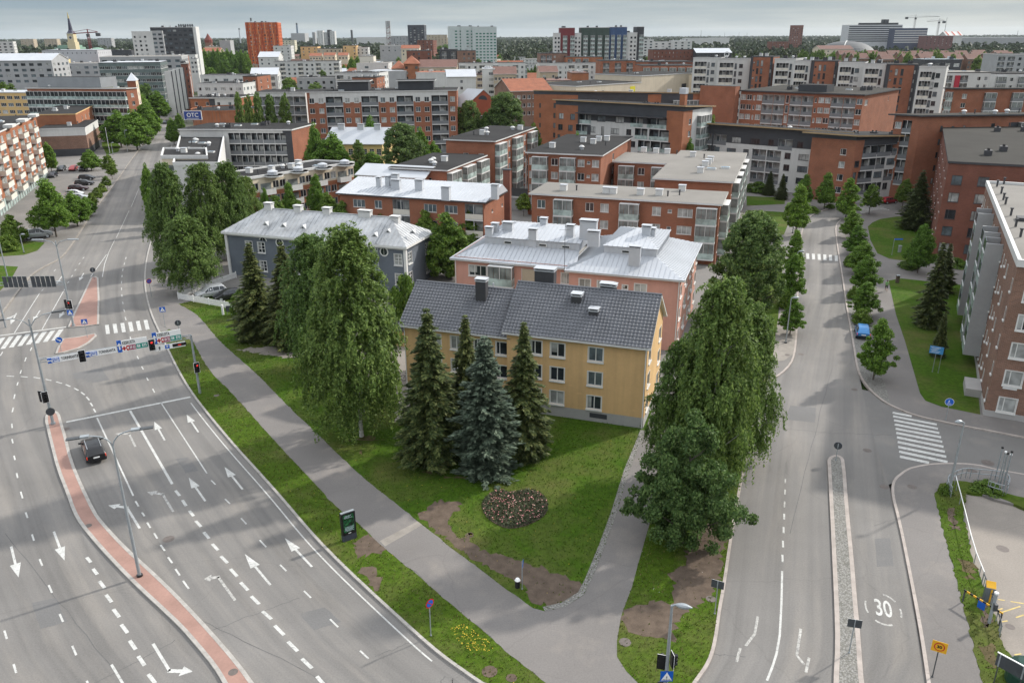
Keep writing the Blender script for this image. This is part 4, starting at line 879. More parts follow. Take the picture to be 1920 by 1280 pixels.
G_bal = glass('balcony_glazing', (.17, .185, .18), .15, .5); G_rail = glass('rail_glass', (.34, .42, .40), .2, .5); G_teal = glass('teal_glass', (.06, .10, .10), .08); G_blue = glass('sky_glass', (.22, .30, .36), .12); G_green = glass('green_glass', (.05, .17, .13), .1)
P_white = mat('balcony_panel', (.60, .57, .50), .7, .06, .5, 5); P_grey = mat('grey_balcony_panel', (.17, .18, .19), .5, .1, .5, 5)
PANES = [G_dark, G_mid, G_pale]
WIN = {}; FOOT = []
def win_mesh(w_, h, style, frame, pane):
 "recessed window: frame, mullions and panes; x along, y into the wall"
 k = (round(w_, 2), round(h, 2), style, frame.name, pane.name)
 if k in WIN: return WIN[k]
 mb = MB(); f = .07; y0, y1 = .07, .15
 mb.box(0, y0, 0, w_, y1, f, frame); mb.box(0, y0, h - f, w_, y1, h, frame); mb.box(0, y0, f, f, y1, h - f, frame); mb.box(w_ - f, y0, f, w_, y1, h - f, frame)
 xs = {'one': [], 'two': [w_ * .5], 'vent': [w_ * .3], 'three': [w_ * .33, w_ * .66], 'six': [w_ * .5]}[style]
 for x in xs: mb.box(x - f / 2, y0, f, x + f / 2, y1, h - f, frame)
 if style == 'six':
  for z in (h * .36, h * .66): mb.box(f, y0 + .01, z - .025, w_ - f, y1, z + .025, frame)
 mb.face([(f, .12, f), (w_ - f, .12, f), (w_ - f, .12, h - f), (f, .12, h - f)], pane)
 mb.box(-.06, -.07, -.06, w_ + .06, .02, -.005, frame)
 WIN[k] = mb.mesh('window'); return WIN[k]
def balcony_mesh(w_, h, kind, rail, inner, frame=None):
 k = (round(w_, 2), round(h, 2), kind, rail.name, inner.name)
 if k in WIN: return WIN[k]
 mb = MB(); frame = T_fascia
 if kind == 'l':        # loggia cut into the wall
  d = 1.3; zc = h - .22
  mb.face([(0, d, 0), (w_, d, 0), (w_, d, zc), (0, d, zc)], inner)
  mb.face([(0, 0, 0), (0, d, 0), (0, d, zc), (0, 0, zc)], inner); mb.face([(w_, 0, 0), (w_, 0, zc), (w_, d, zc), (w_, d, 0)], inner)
  mb.face([(0, 0, .02), (w_, 0, .02), (w_, d, .02), (0, d, .02)], W_conc); mb.face([(0, 0, zc), (0, d, zc), (w_, d, zc), (w_, 0, zc)], W_white)
  mb.box(w_ * .1, d - .05, .1, w_ * .42, d - .02, 2.1, G_mid); mb.box(w_ * .5, d - .05, .8, w_ * .9, d - .02, 2.1, G_pale)
  mb.box(0, -.06, -.2, w_, .02, .05, frame); mb.box(.03, -.04, .08, w_ - .03, .0, 1.0, rail)
  mb.box(w_ / 2 - .05, -.05, 1.0, w_ / 2 + .05, .02, zc, frame)
  mb.box(0, -.06, zc, w_, .02, h - .2, frame)
 elif kind == 'g':      # glazed balcony standing proud
  d = -1.25
  mb.box(0, d, -.18, w_, -.01, .04, frame); mb.box(.02, d + .02, .04, w_ - .02, d + .07, 1.02, rail)
  mb.box(.02, d + .07, .04, .07, -.01, 1.02, rail); mb.box(w_ - .07, d + .07, .04, w_ - .02, -.01, 1.02, rail)
  n = max(3, int(w_ / .75))
  for i in range(n): mb.face([(.05 + (w_ - .1) * i / n, d + .05, 1.02), (.05 + (w_ - .1) * (i + .94) / n, d + .05, 1.02), (.05 + (w_ - .1) * (i + .94) / n, d + .05, h - .25), (.05 + (w_ - .1) * i / n, d + .05, h - .25)], inner)
  for x in (.05, w_ - .05): mb.face([(x, d + .05, 1.02), (x, -.01, 1.02), (x, -.01, h - .25), (x, d + .05, h - .25)], inner)
  for x in (0, w_ / 2 - .04, w_ - .08): mb.box(x, d, 1.02, x + .08, d + .08, h - .22, frame)
  mb.box(0, d, h - .25, w_, -.01, h - .185, frame)
 else:                  # open balcony with a parapet
  d = -1.3
  mb.box(0, d, -.16, w_, -.01, .04, frame); mb.box(0, d, .04, w_, d + .06, 1.0, rail); mb.box(0, d + .06, .04, .06, -.01, 1.0, rail); mb.box(w_ - .06, d + .06, .04, w_, -.01, 1.0, rail)
  mb.box(w_ * .1, -.03, .06, w_ * .9, -.012, 2.1, inner)
 WIN[k] = mb.mesh('balcony'); return WIN[k]
TOK = {'w': (1.0, 1.35, 1.45, 'vent'), 'v': (1.0, 1.5, 1.5, 'two'), 'W': (1.5, 2.5, 1.45, 'three'), 's': (.7, .7, .6, 'one'), 't': (.8, .9, 2.2, 'one'), 'n': (.7, .55, 1.3, 'one'), '.': (1.0, 0, 0, ''), ',': (.4, 0, 0, ''),
    'b': (1.9, 3.2, 0, ''), 'l': (1.9, 3.4, 0, ''), 'g': (1.9, 3.4, 0, ''), 'L': (1.2, 2.4, 0, ''), 'G': (1.2, 2.4, 0, '')}
def facade(bld, mb, P, Q, z0, z1, cols='', floors=0, fh=2.9, top=.5, sill=.85, wall=None, wallfn=None, frame=None, rail=None, inner=None, panes=(3, 4, 3), far=False, px=None, tall=None, near=False, tint=None, skip=None):
 "one wall from P (left, seen from outside) to Q, cut for its windows; windows and balconies become parts"
 P = Vector((P[0], P[1], 0)); Q = Vector((Q[0], Q[1], 0)); L = (Q - P).length; u = (Q - P).normalized(); n = Vector((u.y, -u.x, 0)); rz = math.atan2(u.y, u.x)
 frame = frame or T_frame; rail = rail or G_rail; inner = inner or G_bal
 holes = []; items = []
 for k in range(floors):
  cs = cols[min(k, len(cols) - 1)] if isinstance(cols, list) else cols
  zf = z1 - top - fh * (k + 1)
  if zf < z0 - .3: break
  if px: slots = [(along(P + Vector((0, 0, z1)), math.degrees(rz), x), t) for x, t in px]
  else:
   tot = sum(TOK[c][0] for c in cs) or 1; a = 0; slots = []
   for c in cs: wt = TOK[c][0]; slots.append(((a + wt / 2) / tot * L, c)); a += wt
  for x, c in slots:
   if c in '.,': continue
   sw = TOK[c][0] / max(1, (sum(TOK[q][0] for q in cs) if cs else 8)) * L
   _, w_, h, st = TOK[c]
   if c in 'blgLG':
    w_ = min(sw * .96, 5.5 if c in 'lgb' else 3.6) if not px else w_
    items.append((c, x - w_ / 2, zf, w_, fh))
    if c in 'lL': holes.append((x - w_ / 2, x + w_ / 2, max(z0, zf + .0), zf + fh - .22, 'open'))
    continue
   w_ = min(w_, sw * .9); zb = zf + (sill if c in 'wvWsnx' else .35); h = min(h, fh - .5)
   if c == 's': zb += .6
   zb = max(zb, z0 + .1)
   holes.append((x - w_ / 2, x + w_ / 2, zb, zb + h, c)); items.append((c, x - w_ / 2, zb, w_, h))
 xs = sorted(set([0, L] + [round(v, 3) for h in holes for v in h[:2]])); xs = [x for x in xs if -1e-6 <= x <= L + 1e-6]
 zs = sorted(set([z0, z1] + [round(v, 3) for h in holes for v in h[2:4]])); zs = [z for z in zs if z0 - 1e-6 <= z <= z1 + 1e-6]
 if wallfn:
  for q in wallfn(None, None):
   if q[0] == 'x': xs.append(q[1] * L)
   else: zs.append(q[1])
  xs = sorted(set(xs)); zs = sorted(set(z for z in zs if z0 <= z <= z1))
 pt = lambda x, z, d=0: P + u * x - n * d + Vector((0, 0, z))
 hb = {}
 for i in range(len(xs) - 1):
  xa, xb = xs[i], xs[i + 1]; xm = (xa + xb) / 2; run = None
  if xb - xa < 1e-4: continue
  hs = [h for h in holes if h[0] - 1e-4 < xm < h[1] + 1e-4]
  for j in range(len(zs) - 1):
   za, zb = zs[j], zs[j + 1]; zm = (za + zb) / 2
   inside = any(h[2] < zm < h[3] for h in hs); mm = (wallfn(xm / L, zm) if wallfn else wall)
   if not inside and run and run[2] is mm: run[1] = zb
   else:
    if run: mb.face([pt(xa, run[0]), pt(xb, run[0]), pt(xb, run[1]), pt(xa, run[1])], run[2], [(xa, run[0]), (xb, run[0]), (xb, run[1]), (xa, run[1])])
    run = None if inside else [za, zb, mm]
  if run: mb.face([pt(xa, run[0]), pt(xb, run[0]), pt(xb, run[1]), pt(xa, run[1])], run[2], [(xa, run[0]), (xb, run[0]), (xb, run[1]), (xa, run[1])])
 for a, b, c, d, k in holes:
  if k == 'open' : continue
  rd = .16; mm = wallfn((a + b) / 2 / L, (c + d) / 2) if wallfn else wall
  mb.face([pt(a, c), pt(a, d), pt(a, d, rd), pt(a, c, rd)], mm); mb.face([pt(b, c), pt(b, c, rd), pt(b, d, rd), pt(b, d)], mm)
  mb.face([pt(a, d), pt(b, d), pt(b, d, rd), pt(a, d, rd)], mm); mb.face([pt(a, c), pt(a, c, rd), pt(b, c, rd), pt(b, c)], mm)
  if far: mb.face([pt(a, c, rd * .8), pt(b, c, rd * .8), pt(b, d, rd * .8), pt(a, d, rd * .8)], rnd.choices(PANES, panes)[0])
 off = Vector(bld.location)
 for c, x, z, w_, h in items:
  if skip and skip(x / L, z): continue
  if c in 'blgLG':
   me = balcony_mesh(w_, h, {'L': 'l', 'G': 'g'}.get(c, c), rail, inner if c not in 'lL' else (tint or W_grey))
   put('balcony', me, bld, pt(x, z) - off, rz)
   if c in 'bgG' and not far: pass
  elif not far:
   pane = rnd.choices(PANES, panes)[0]; st = TOK[c][3]
   if near:
    wo = put('window', near_frame(w_, h, st, frame), bld, pt(x, z) - off, rz)
    put('pane', near_pane(w_, h, st, pane), wo); put('sill', near_sill(w_, frame), wo)
   else: put('window', win_mesh(w_, h, st, frame, pane), bld, pt(x, z) - off, rz)
 return u, n, L
def near_frame(w_, h, st, frame):
 k = ('nf', round(w_, 2), round(h, 2), st, frame.name)
 if k not in WIN:
  mb = MB(); f = .08; y0, y1 = .05, .15
  mb.box(0, y0, 0, w_, y1, f, frame); mb.box(0, y0, h - f, w_, y1, h, frame); mb.box(0, y0, f, f, y1, h - f, frame); mb.box(w_ - f, y0, f, w_, y1, h - f, frame)
  for x in {'two': [w_ * .5], 'vent': [w_ * .3], 'three': [w_ * .33, w_ * .66], 'six': [w_ * .5]}.get(st, []): mb.box(x - f / 2, y0, f, x + f / 2, y1, h - f, frame)
  if st == 'six':
   for z in (h * .36, h * .66): mb.box(f, y0 + .01, z - .03, w_ - f, y1, z + .03, frame)
  for a in ((-.07, -.02, -.0, 0, .03, h), (w_, -.02, 0, w_ + .07, .03, h), (-.07, -.02, h, w_ + .07, .03, h + .07)): mb.box(*a, frame)
  WIN[k] = mb.mesh('window')
 return WIN[k]
def near_pane(w_, h, st, pane):
 k = ('np', round(w_, 2), round(h, 2), pane.name, rnd.randint(0, 2))
 if k not in WIN:
  mb = MB(); mb.face([(.06, .13, .06), (w_ - .06, .13, .06), (w_ - .06, .13, h - .06), (.06, .13, h - .06)], pane)
  if pane is G_dark and k[4]:      # a blind or curtain half drawn behind the glass
   mb.box(.1, .118, h * (.3 if k[4] == 1 else .1), w_ * (.45 if k[4] == 1 else .3), .126, h - .1, G_pale)
  WIN[k] = mb.mesh('pane')
 return WIN[k]
def near_sill(w_, frame):
 k = ('ns', round(w_, 2), frame.name)
 if k not in WIN:
  mb = MB(); mb.box(-.09, -.13, -.14, w_ + .09, .04, -.002, frame); WIN[k] = mb.mesh('sill')
 return WIN[k]
def rect_foot(A, z, thL, xL, thR, xR):
 "corner A seen at height z, walls heading thL and thR up to picture columns xL, xR (or lengths in metres as strings)"
 A = A if isinstance(A, Vector) else G(A[0], A[1], z)
 l = float(xL) if isinstance(xL, str) else along(A, thL, xL); r_ = float(xR) if isinstance(xR, str) else along(A, thR, xR)
 l = min(max(l, 3), 160); r_ = min(max(r_, 3), 160)
 Lw = A + Vector((math.cos(rad(thL)), math.sin(rad(thL)), 0)) * l; Rw = A + Vector((math.cos(rad(thR)), math.sin(rad(thR)), 0)) * r_
 return [Vector((v.x, v.y, 0)) for v in (Lw, A, Rw, Lw + Rw - A)]
def grow(poly, d):
 n = len(poly); out = []
 for i in range(n):
  p, a, b = poly[i], poly[i - 1], poly[(i + 1) % n]; e1 = (p - a); e2 = (b - p); e1.z = e2.z = 0; e1.normalize(); e2.normalize()
  n1, n2 = Vector((e1.y, -e1.x, 0)), Vector((e2.y, -e2.x, 0)); m_ = n1 + n2; k = m_.dot(n1)
  out.append(p + m_ * (d / k if abs(k) > .2 else d))
 return out
VENT = {}
def vent_mesh(kind):
 if kind not in VENT:
  mb = MB()
  if kind == 'box': mb.box(-.6, -.5, 0, .6, .5, 1.0, T_fascia); mb.box(-.68, -.58, 1.0, .68, .58, 1.12, R_metal)
  elif kind == 'fan': mb.tube([(0, 0, 0), (0, 0, .55)], .38, R_metal, 10); mb.tube([(0, 0, .55), (0, 0, .62), (0, 0, .9)], [.62, .62, .3], T_fascia, 12)
  elif kind == 'pipe': mb.tube([(0, 0, 0), (0, 0, .8)], .13, T_dark, 8); mb.tube([(0, 0, .8), (0, 0, .95)], .2, T_dark, 8)
  elif kind == 'hatch': mb.box(-.9, -.6, 0, .9, .6, .3, T_fascia); mb.box(-.8, -.5, .3, .8, .5, .36, G_blue)
  elif kind == 'dark': mb.box(-.8, -.6, 0, .8, .6, .9, T_dark); mb.tube([(-.4, 0, .9), (-.4, 0, 1.2)], .2, R_bit, 6); mb.tube([(.4, 0, .9), (.4, 0, 1.2)], .2, R_bit, 6)
  VENT[kind] = mb.mesh('roof_vent')
 return VENT[kind]
def vents(bld, poly, z, n, kinds=('box', 'pipe', 'fan', 'hatch', 'pipe')):
 off = Vector(bld.location); r = random.Random(int(abs(poly[0].x * 37 + poly[0].y * 11)))
 for i in range(n):
  s, t = r.uniform(.12, .88), r.uniform(.2, .8)
  p = poly[1] + (poly[0] - poly[1]) * s + (poly[2] - poly[1]) * t; p = Vector((p.x, p.y, z))
  put('roof_vent', vent_mesh(r.choice(kinds)), bld, p - off, math.atan2((poly[0] - poly[1]).y, (poly[0] - poly[1]).x))
def flat_roof(bld, poly, z, over=.35, th=.35, top=None, edge=None, parapet=0, tilt=0):
 mb = MB(); g = grow(poly, over); n = len(g); zz = [z + (tilt if i < 2 else 0) for i in range(n)]
 mb.face([(p.x, p.y, h + th) for p, h in zip(g, zz)], top or R_bit); mb.face([(p.x, p.y, h - .02) for p, h in list(zip(g, zz))[::-1]], edge or T_fascia)
 for i in range(n):
  j = (i + 1) % n; mb.face([(g[i].x, g[i].y, zz[i] - .02), (g[j].x, g[j].y, zz[j] - .02), (g[j].x, g[j].y, zz[j] + th), (g[i].x, g[i].y, zz[i] + th)], edge or T_fascia)
 if tilt:
  for i in (0, 1, 3): a, b = poly[i], poly[(i + 1) % 4]; mb.face([(a.x, a.y, z - .03), (b.x, b.y, z - .03), (b.x, b.y, zz[(i + 1) % 4]), (a.x, a.y, zz[i])], W_dark)
 if parapet:
  inn = grow(poly, over - .35); n = len(g)
  for i in range(n):
   a, b, c, d = g[i], g[(i + 1) % n], inn[(i + 1) % n], inn[i]
   mb.prism([(a.x, a.y), (b.x, b.y), (c.x, c.y), (d.x, d.y)], z + th + .002, z + th + parapet, edge or T_fascia)
 return mb.build('roof', bld, -Vector(bld.location))
def building(label, poly, z, left=None, right=None, wall=None, name='apartment_block', cat='apartment building', over=.35, th=.35, top=None, edge=None, parapet=0, nv=6, kinds=None, group=None, z0=-.3, far=False, back=None, roof=True, tilt=0):
 "poly = [left, near corner, right, back]; left/right are facade specs"
 FOOT.append([tuple(p[:2]) for p in poly]); c = sum(poly, Vector()) / len(poly); bld = empty(name, (c.x, c.y, 0), 0, label, cat, group)
 mb = MB(); n = len(poly); specs = [left or {}, right or {}] + [back or {}] * (n - 2)
 for i in range(n):
  P, Q = poly[i], poly[(i + 1) % n]; sp = dict(specs[i]) if i < len(specs) else {}
  sp.setdefault('wall', wall); sp.setdefault('far', far)
  facade(bld, mb, P, Q, z0, z, **sp)
 mb.face([(p.x, p.y, z - .01) for p in poly], wall)
 mb.build('wall', bld, -Vector(bld.location))
 if roof: flat_roof(bld, poly, z, over, th, top, edge, parapet, tilt)
 if nv: vents(bld, poly, z + th, nv, kinds or ('box', 'pipe', 'fan', 'hatch', 'pipe'))
 return bld
def extra_box(bld, name, poly, z0, z1, m, top=None):
 mb = MB(); mb.prism([(p.x, p.y) for p in poly], z0, z1, m, top); return mb.build(name, bld, -Vector(bld.location))
def gable(bld, poly, z, rise, over=.4, m=None, axis=0, wall=None, th=.18):
 "ridge parallel to poly[0]-poly[1] (axis 0) or to poly[1]-poly[2] (axis 1)"
 p = poly if axis == 0 else [poly[1], poly[2], poly[3], poly[0]]
 e = (p[1] - p[0]).normalized(); f = (p[2] - p[1]); fl = f.length; f = f.normalized()
 dz = Vector((0, 0, rise)); k = rise / (fl / 2); Z = Vector((0, 0, z))
 a, b = p[0] - e * over - f * over + Z - Vector((0, 0, k * over)), p[1] + e * over - f * over + Z - Vector((0, 0, k * over))
 r1, r2 = p[0] - e * over + f * fl / 2 + Z + dz, p[1] + e * over + f * fl / 2 + Z + dz
 c, d = p[2] + e * over + f * over + Z - Vector((0, 0, k * over)), p[3] - e * over + f * over + Z - Vector((0, 0, k * over))
 for v in (a, b, r1, r2, c, d): pass
 mb = MB(); t = Vector((0, 0, th))
 for q in ((a, b, r2, r1), (r1, r2, c, d)):
  mb.face([v + t for v in q], m); mb.face([v for v in q[::-1]], T_fascia)
  for i in range(4): mb.face([q[i], q[(i + 1) % 4], q[(i + 1) % 4] + t, q[i] + t], T_fascia)
 mb.build('roof', bld, -Vector(bld.location))
 if wall:
  for s, q in ((p[0], p[3]), (p[1], p[2])): mb = MB(); mb.face([s + Z, q + Z, (s + q) / 2 + Z + dz], wall); mb.build('gable_wall', bld, -Vector(bld.location))
 return a, b, r1, r2, c, d
def seams(mb, el, er, tr, tl, m, step=.6, h=.06, wd=.05):
 "a sheet metal slope with standing seams running from eave to top"
 mb.face([el, er, tr, tl], m)
 n = (er - el).cross(tl - el).normalized()
 if n.z < 0: n = -n
 E_ = (er - el); L = E_.length; e = E_.normalized(); up = n.cross(e);
 if up.z < 0: up = -up
 xa, xb = (tl - el).dot(e), (tr - el).dot(e); H_ = (tl - el).dot(up); k = int(L / step)
 for i in range(1, k):
  x = L * i / k
  y1 = H_
  if xa > .01 and x < xa: y1 = H_ * x / xa
  if xb < L - .01 and x > xb: y1 = min(y1, H_ * (L - x) / (L - xb))
  if y1 < .2: continue
  mb.obox(el + e * x, e, up, n, (-wd / 2, .02, 0), (wd / 2, y1 - .02, h), m)
# ------------------------------------------------------------------ the houses nearest the camera
def V2(th): return Vector((math.cos(rad(th)), math.sin(rad(th)), 0))
eL, eR = V2(161.2), V2(71.2)
Zv = lambda h: Vector((0, 0, h))
A = Vector((13.1, 71.46, 0)); W1, W2, DP = 14.4, 11.9, 9.6
yc = A + eL * 13 + eR * 5; yh = empty('yellow_house', (yc.x, yc.y, 0), 0, 'yellow rendered three storey house with dark tiled gable roof behind the spruces', 'house')
off = -Vector(yh.location)
pr = [A + eL * W1, A, A + eR * DP, A + eL * W1 + eR * DP]
A2 = A + eL * W1 + eR * .5; pl = [A2 + eL * W2, A2, A2 + eR * (DP - .5), A2 + eL * W2 + eR * (DP - .5)]
mb = MB()
wf = lambda u_, z_: [('z', 1.25)] if u_ is None else (W_conc if z_ < 1.25 else W_yellow)
sp = dict(wallfn=wf, wall=W_yellow, floors=3, fh=2.62, top=.42, sill=.75, near=True, panes=(5, 3, 3))
facade(yh, mb, pr[0], pr[1], -.2, 9.0, px=[(1003, 'v'), (1046, 'v'), (1118, 'v')], **sp)
facade(yh, mb, pr[1], pr[2], -.2, 9.0, cols='w.w', **sp)
facade(yh, mb, pr[2], pr[3], -.2, 9.0, cols='vwvwv', **sp); facade(yh, mb, pr[3], pr[0], -.2, 9.0, cols='.', **sp)
facade(yh, mb, pl[0], pl[1], -.2, 8.25, px=[(815, 'v'), (855, 'v'), (899, 'w'), (941, 'w')], **sp)
facade(yh, mb, pl[2], pl[3], -.2, 8.25, cols='vwv', **sp); facade(yh, mb, pl[3], pl[0], -.2, 8.25, cols='.v.', **sp)
facade(yh, mb, pl[1], pl[2], -.2, 8.25, cols='.', **sp)
mb.build('wall', yh, off)
def tiled_slope(bld, el, er, tr, tl, m, name='roof'):
 e = (er - el); L = e.length; e = e.normalized(); upv = (tl - el); Hs = upv.length; upv = upv.normalized(); n = e.cross(upv)
 if n.z < 0: n = -n
 nu, nv = int(L / .36) * 4, int(Hs / .38); vs = []; fs = []
 for j in range(nv * 2 + 1):
  row, half = divmod(j, 2)
  for i in range(nu + 1):
   x = L * i / nu; s = .05 * (1 + math.cos(2 * math.pi * i / 4))
   y = Hs * min(1, (row + (.94 if half else 0)) / nv); zz = s + (.0 if half else .055)
   if half: zz = s + .0
   vs.append(tuple(el + e * x + upv * y + n * zz))
 w_ = nu + 1
 for j in range(nv * 2):
  for i in range(nu): fs.append((j * w_ + i, j * w_ + i + 1, (j + 1) * w_ + i + 1, (j + 1) * w_ + i))
 me = bpy.data.meshes.new(name); me.from_pydata(vs, [], fs); me.materials.append(m); me.update()
 return put(name, me, bld, -Vector(bld.location))
R_tile = mat('dark_glazed_tiles', (.115, .12, .135), .34, .14, .5, 3, spec=.6)
def tiled_gable(bld, p, z, rise, ov, wall):
 e = (p[1] - p[0]).normalized(); f = (p[2] - p[1]); fl = f.length; f.normalize(); k = rise / (fl / 2); Z = Vector((0, 0, z)); d = Vector((0, 0, k * ov))
 a, b = p[0] - e * ov - f * ov + Z - d, p[1] + e * ov - f * ov + Z - d
 r1, r2 = p[0] - e * ov + f * fl / 2 + Z + Vector((0, 0, rise)), p[1] + e * ov + f * fl / 2 + Z + Vector((0, 0, rise))
 c, dd = p[2] + e * ov + f * ov + Z - d, p[3] - e * ov + f * ov + Z - d
 up = Vector((0, 0, .16))
 tiled_slope(bld, a + up, b + up, r2 + up, r1 + up, R_tile); tiled_slope(bld, c + up, dd + up, r1 + up, r2 + up, R_tile)
 mb = MB()
 for q in ((a, b, r2, r1), (c, dd, r1, r2)):
  mb.face(q, T_frame)
  for i, j in ((1, 2), (3, 0)):
   mb.face([q[i], q[j], q[j] + up * 1.25, q[i] + up * 1.25], T_frame)
  mb.obox(q[0], (q[1] - q[0]).normalized(), (q[1] - q[0]).normalized().cross(Vector((0, 0, 1))), Vector((0, 0, 1)), (0, -.02, -.03), ((q[1] - q[0]).length, .12, .13), T_fascia)
 mb.tube([r1 + up * 1.3, r2 + up * 1.3], .13, R_tile, 8)
 mb.build('eaves', bld, -Vector(bld.location))
 for s, q in ((p[0], p[3]), (p[1], p[2])): mb = MB(); mb.face([s + Z, q + Z, (s + q) / 2 + Z + Vector((0, 0, rise))], wall); mb.build('gable_wall', bld, -Vector(bld.location))
tiled_gable(yh, pr, 9.0, 3.55, .38, W_yellow); tiled_gable(yh, pl, 8.25, 3.2, .38, W_yellow)
def chimney(bld, p, w_, d_, z0, z1, m, capm, th=161.2, name='chimney'):
 mb = MB(); mb.box(-w_ / 2, -d_ / 2, z0, w_ / 2, d_ / 2, z1, m); mb.box(-w_ / 2 - .06, -d_ / 2 - .06, z1 - .12, w_ / 2 + .06, d_ / 2 + .06, z1, capm)
 for sx_ in (-1, 1):
  for sy_ in (-1, 1): mb.box(sx_ * (w_ / 2 - .06) - .03, sy_ * (d_ / 2 - .06) - .03, z1, sx_ * (w_ / 2 - .06) + .03, sy_ * (d_ / 2 - .06) + .03, z1 + .14, capm)
 mb.box(-w_ / 2 - .1, -d_ / 2 - .1, z1 + .14, w_ / 2 + .1, d_ / 2 + .1, z1 + .2, capm)
 return mb.build(name, bld, Vector((p.x, p.y, 0)) - Vector(bld.location), rad(th))
def on_plane(x, y, p0, a, b_):
 n_ = a.cross(b_); d = ray(x, y); o_ = Vector((0, 0, H)); return o_ + d * ((p0 - o_).dot(n_) / d.dot(n_))
sl1 = eR * 4.8 + Zv(3.55)
for x, yb, yt, w_, d_ in ((1080, 571, 549, 1.0, .9), (1112, 594, 577, .9, .9), (1020, 527, 502, 2.1, 1.1), (1136, 543, 530, 1.2, .8), (1149, 543, 532, .6, .7), (901, 547, 522, 1.15, .8)):
 p = on_plane(x, yb, A + Zv(9.1), eL, sl1) + eR * (d_ / 2); chimney(yh, p, w_, d_, p.z - 1.4, Dp(x, yt, p.y).z - .15, T_dark, R_metal)
mb = MB(); q = A + eL * .12 - eR * .12; mb.tube([q + Vector((0, 0, .15)), q + Vector((0, 0, 8.5)), q + eL * .1 - eR * .35 + Vector((0, 0, 8.85))], .055, T_frame, 8); mb.build('downpipe', yh, off)
q = A2 + eL * (W2 - .12) - eR * .12; mb = MB(); mb.tube([q + Vector((0, 0, .15)), q + Vector((0, 0, 8.0)), q - eR * .35 + Vector((0, 0, 8.35))], .055, T_frame, 8); mb.build('downpipe', yh, off)
mb = MB(); q = A + eL * 4.6; mb.obox(q, eL, eR, Vector((0, 0, 1)), (-.9, -.03, .55), (.9, .05, 1.05), W_dark); mb.build('cellar_window', yh, off)
mb = MB(); q = G(1252, 548, 12.6)  # panel of plain sheet between the chimneys
for x, y, z in ((1090, 539, 12.4), (1123, 548, 12.0), (925, 533, 12)):
 p = G(x, y, z); mb.tube([(p.x, p.y, 11), (p.x, p.y, z + .15)], .08, R_metal, 8)
mb.build('vent_pipe', yh, off)
A = Vector((20.4, 92.3, 0)); PA = [A + eL * 13.9, A, A + eR * 18.2, A + eL * 13.9 + eR * 18.2]
B = A + eL * 13.9 + eR * 1.9; PB = [B + eL * 16.4, B, B + eR * 16.3, B + eL * 16.4 + eR * 16.3]
pc = A + eL * 14 + eR * 9; ph = empty('pink_house', (pc.x, pc.y, 0), 0, 'pink rendered apartment house with pale seamed metal mansard roof', 'apartment building'); off = -Vector(ph.location)
mb = MB(); sp = dict(wall=W_pink, floors=3, fh=2.85, top=.45, sill=.8, near=True, panes=(2, 4, 5), z0=-.2, z1=9.4)
def fac(P, Q, **k):
 d = dict(sp); d.update(k); z0 = d.pop('z0'); z1 = d.pop('z1'); facade(ph, mb, P, Q, z0, z1, **d)
fac(PA[0], PA[1], px=[(1097, 'v'), (1138, 'W'), (1173, 's'), (1202, 'v')]); fac(PA[1], PA[2], cols='v.sv.vsv.v'); fac(PA[2], PA[3], cols='vwvwv'); fac(PB[0], PB[1], px=[(895, 'W'), (942, 'g'), (989, 'v'), (1063, 'v')], floors=3); fac(PB[2], PB[3], cols='vwvwv'); fac(PB[3], PB[0], cols='v..v'); fac(PB[1], PB[2], cols='.'); fac(PA[3], PA[0], cols='.')
mb.build('wall', ph, off)
mb = MB(); q = B + eL * 5.4; mb.obox(q, eL, eR, Vector((0, 0, 1)), (-1.4, -.16, 5.2), (1.4, .06, 8.5), W_beige); mb.build('loggia_back', ph, off)
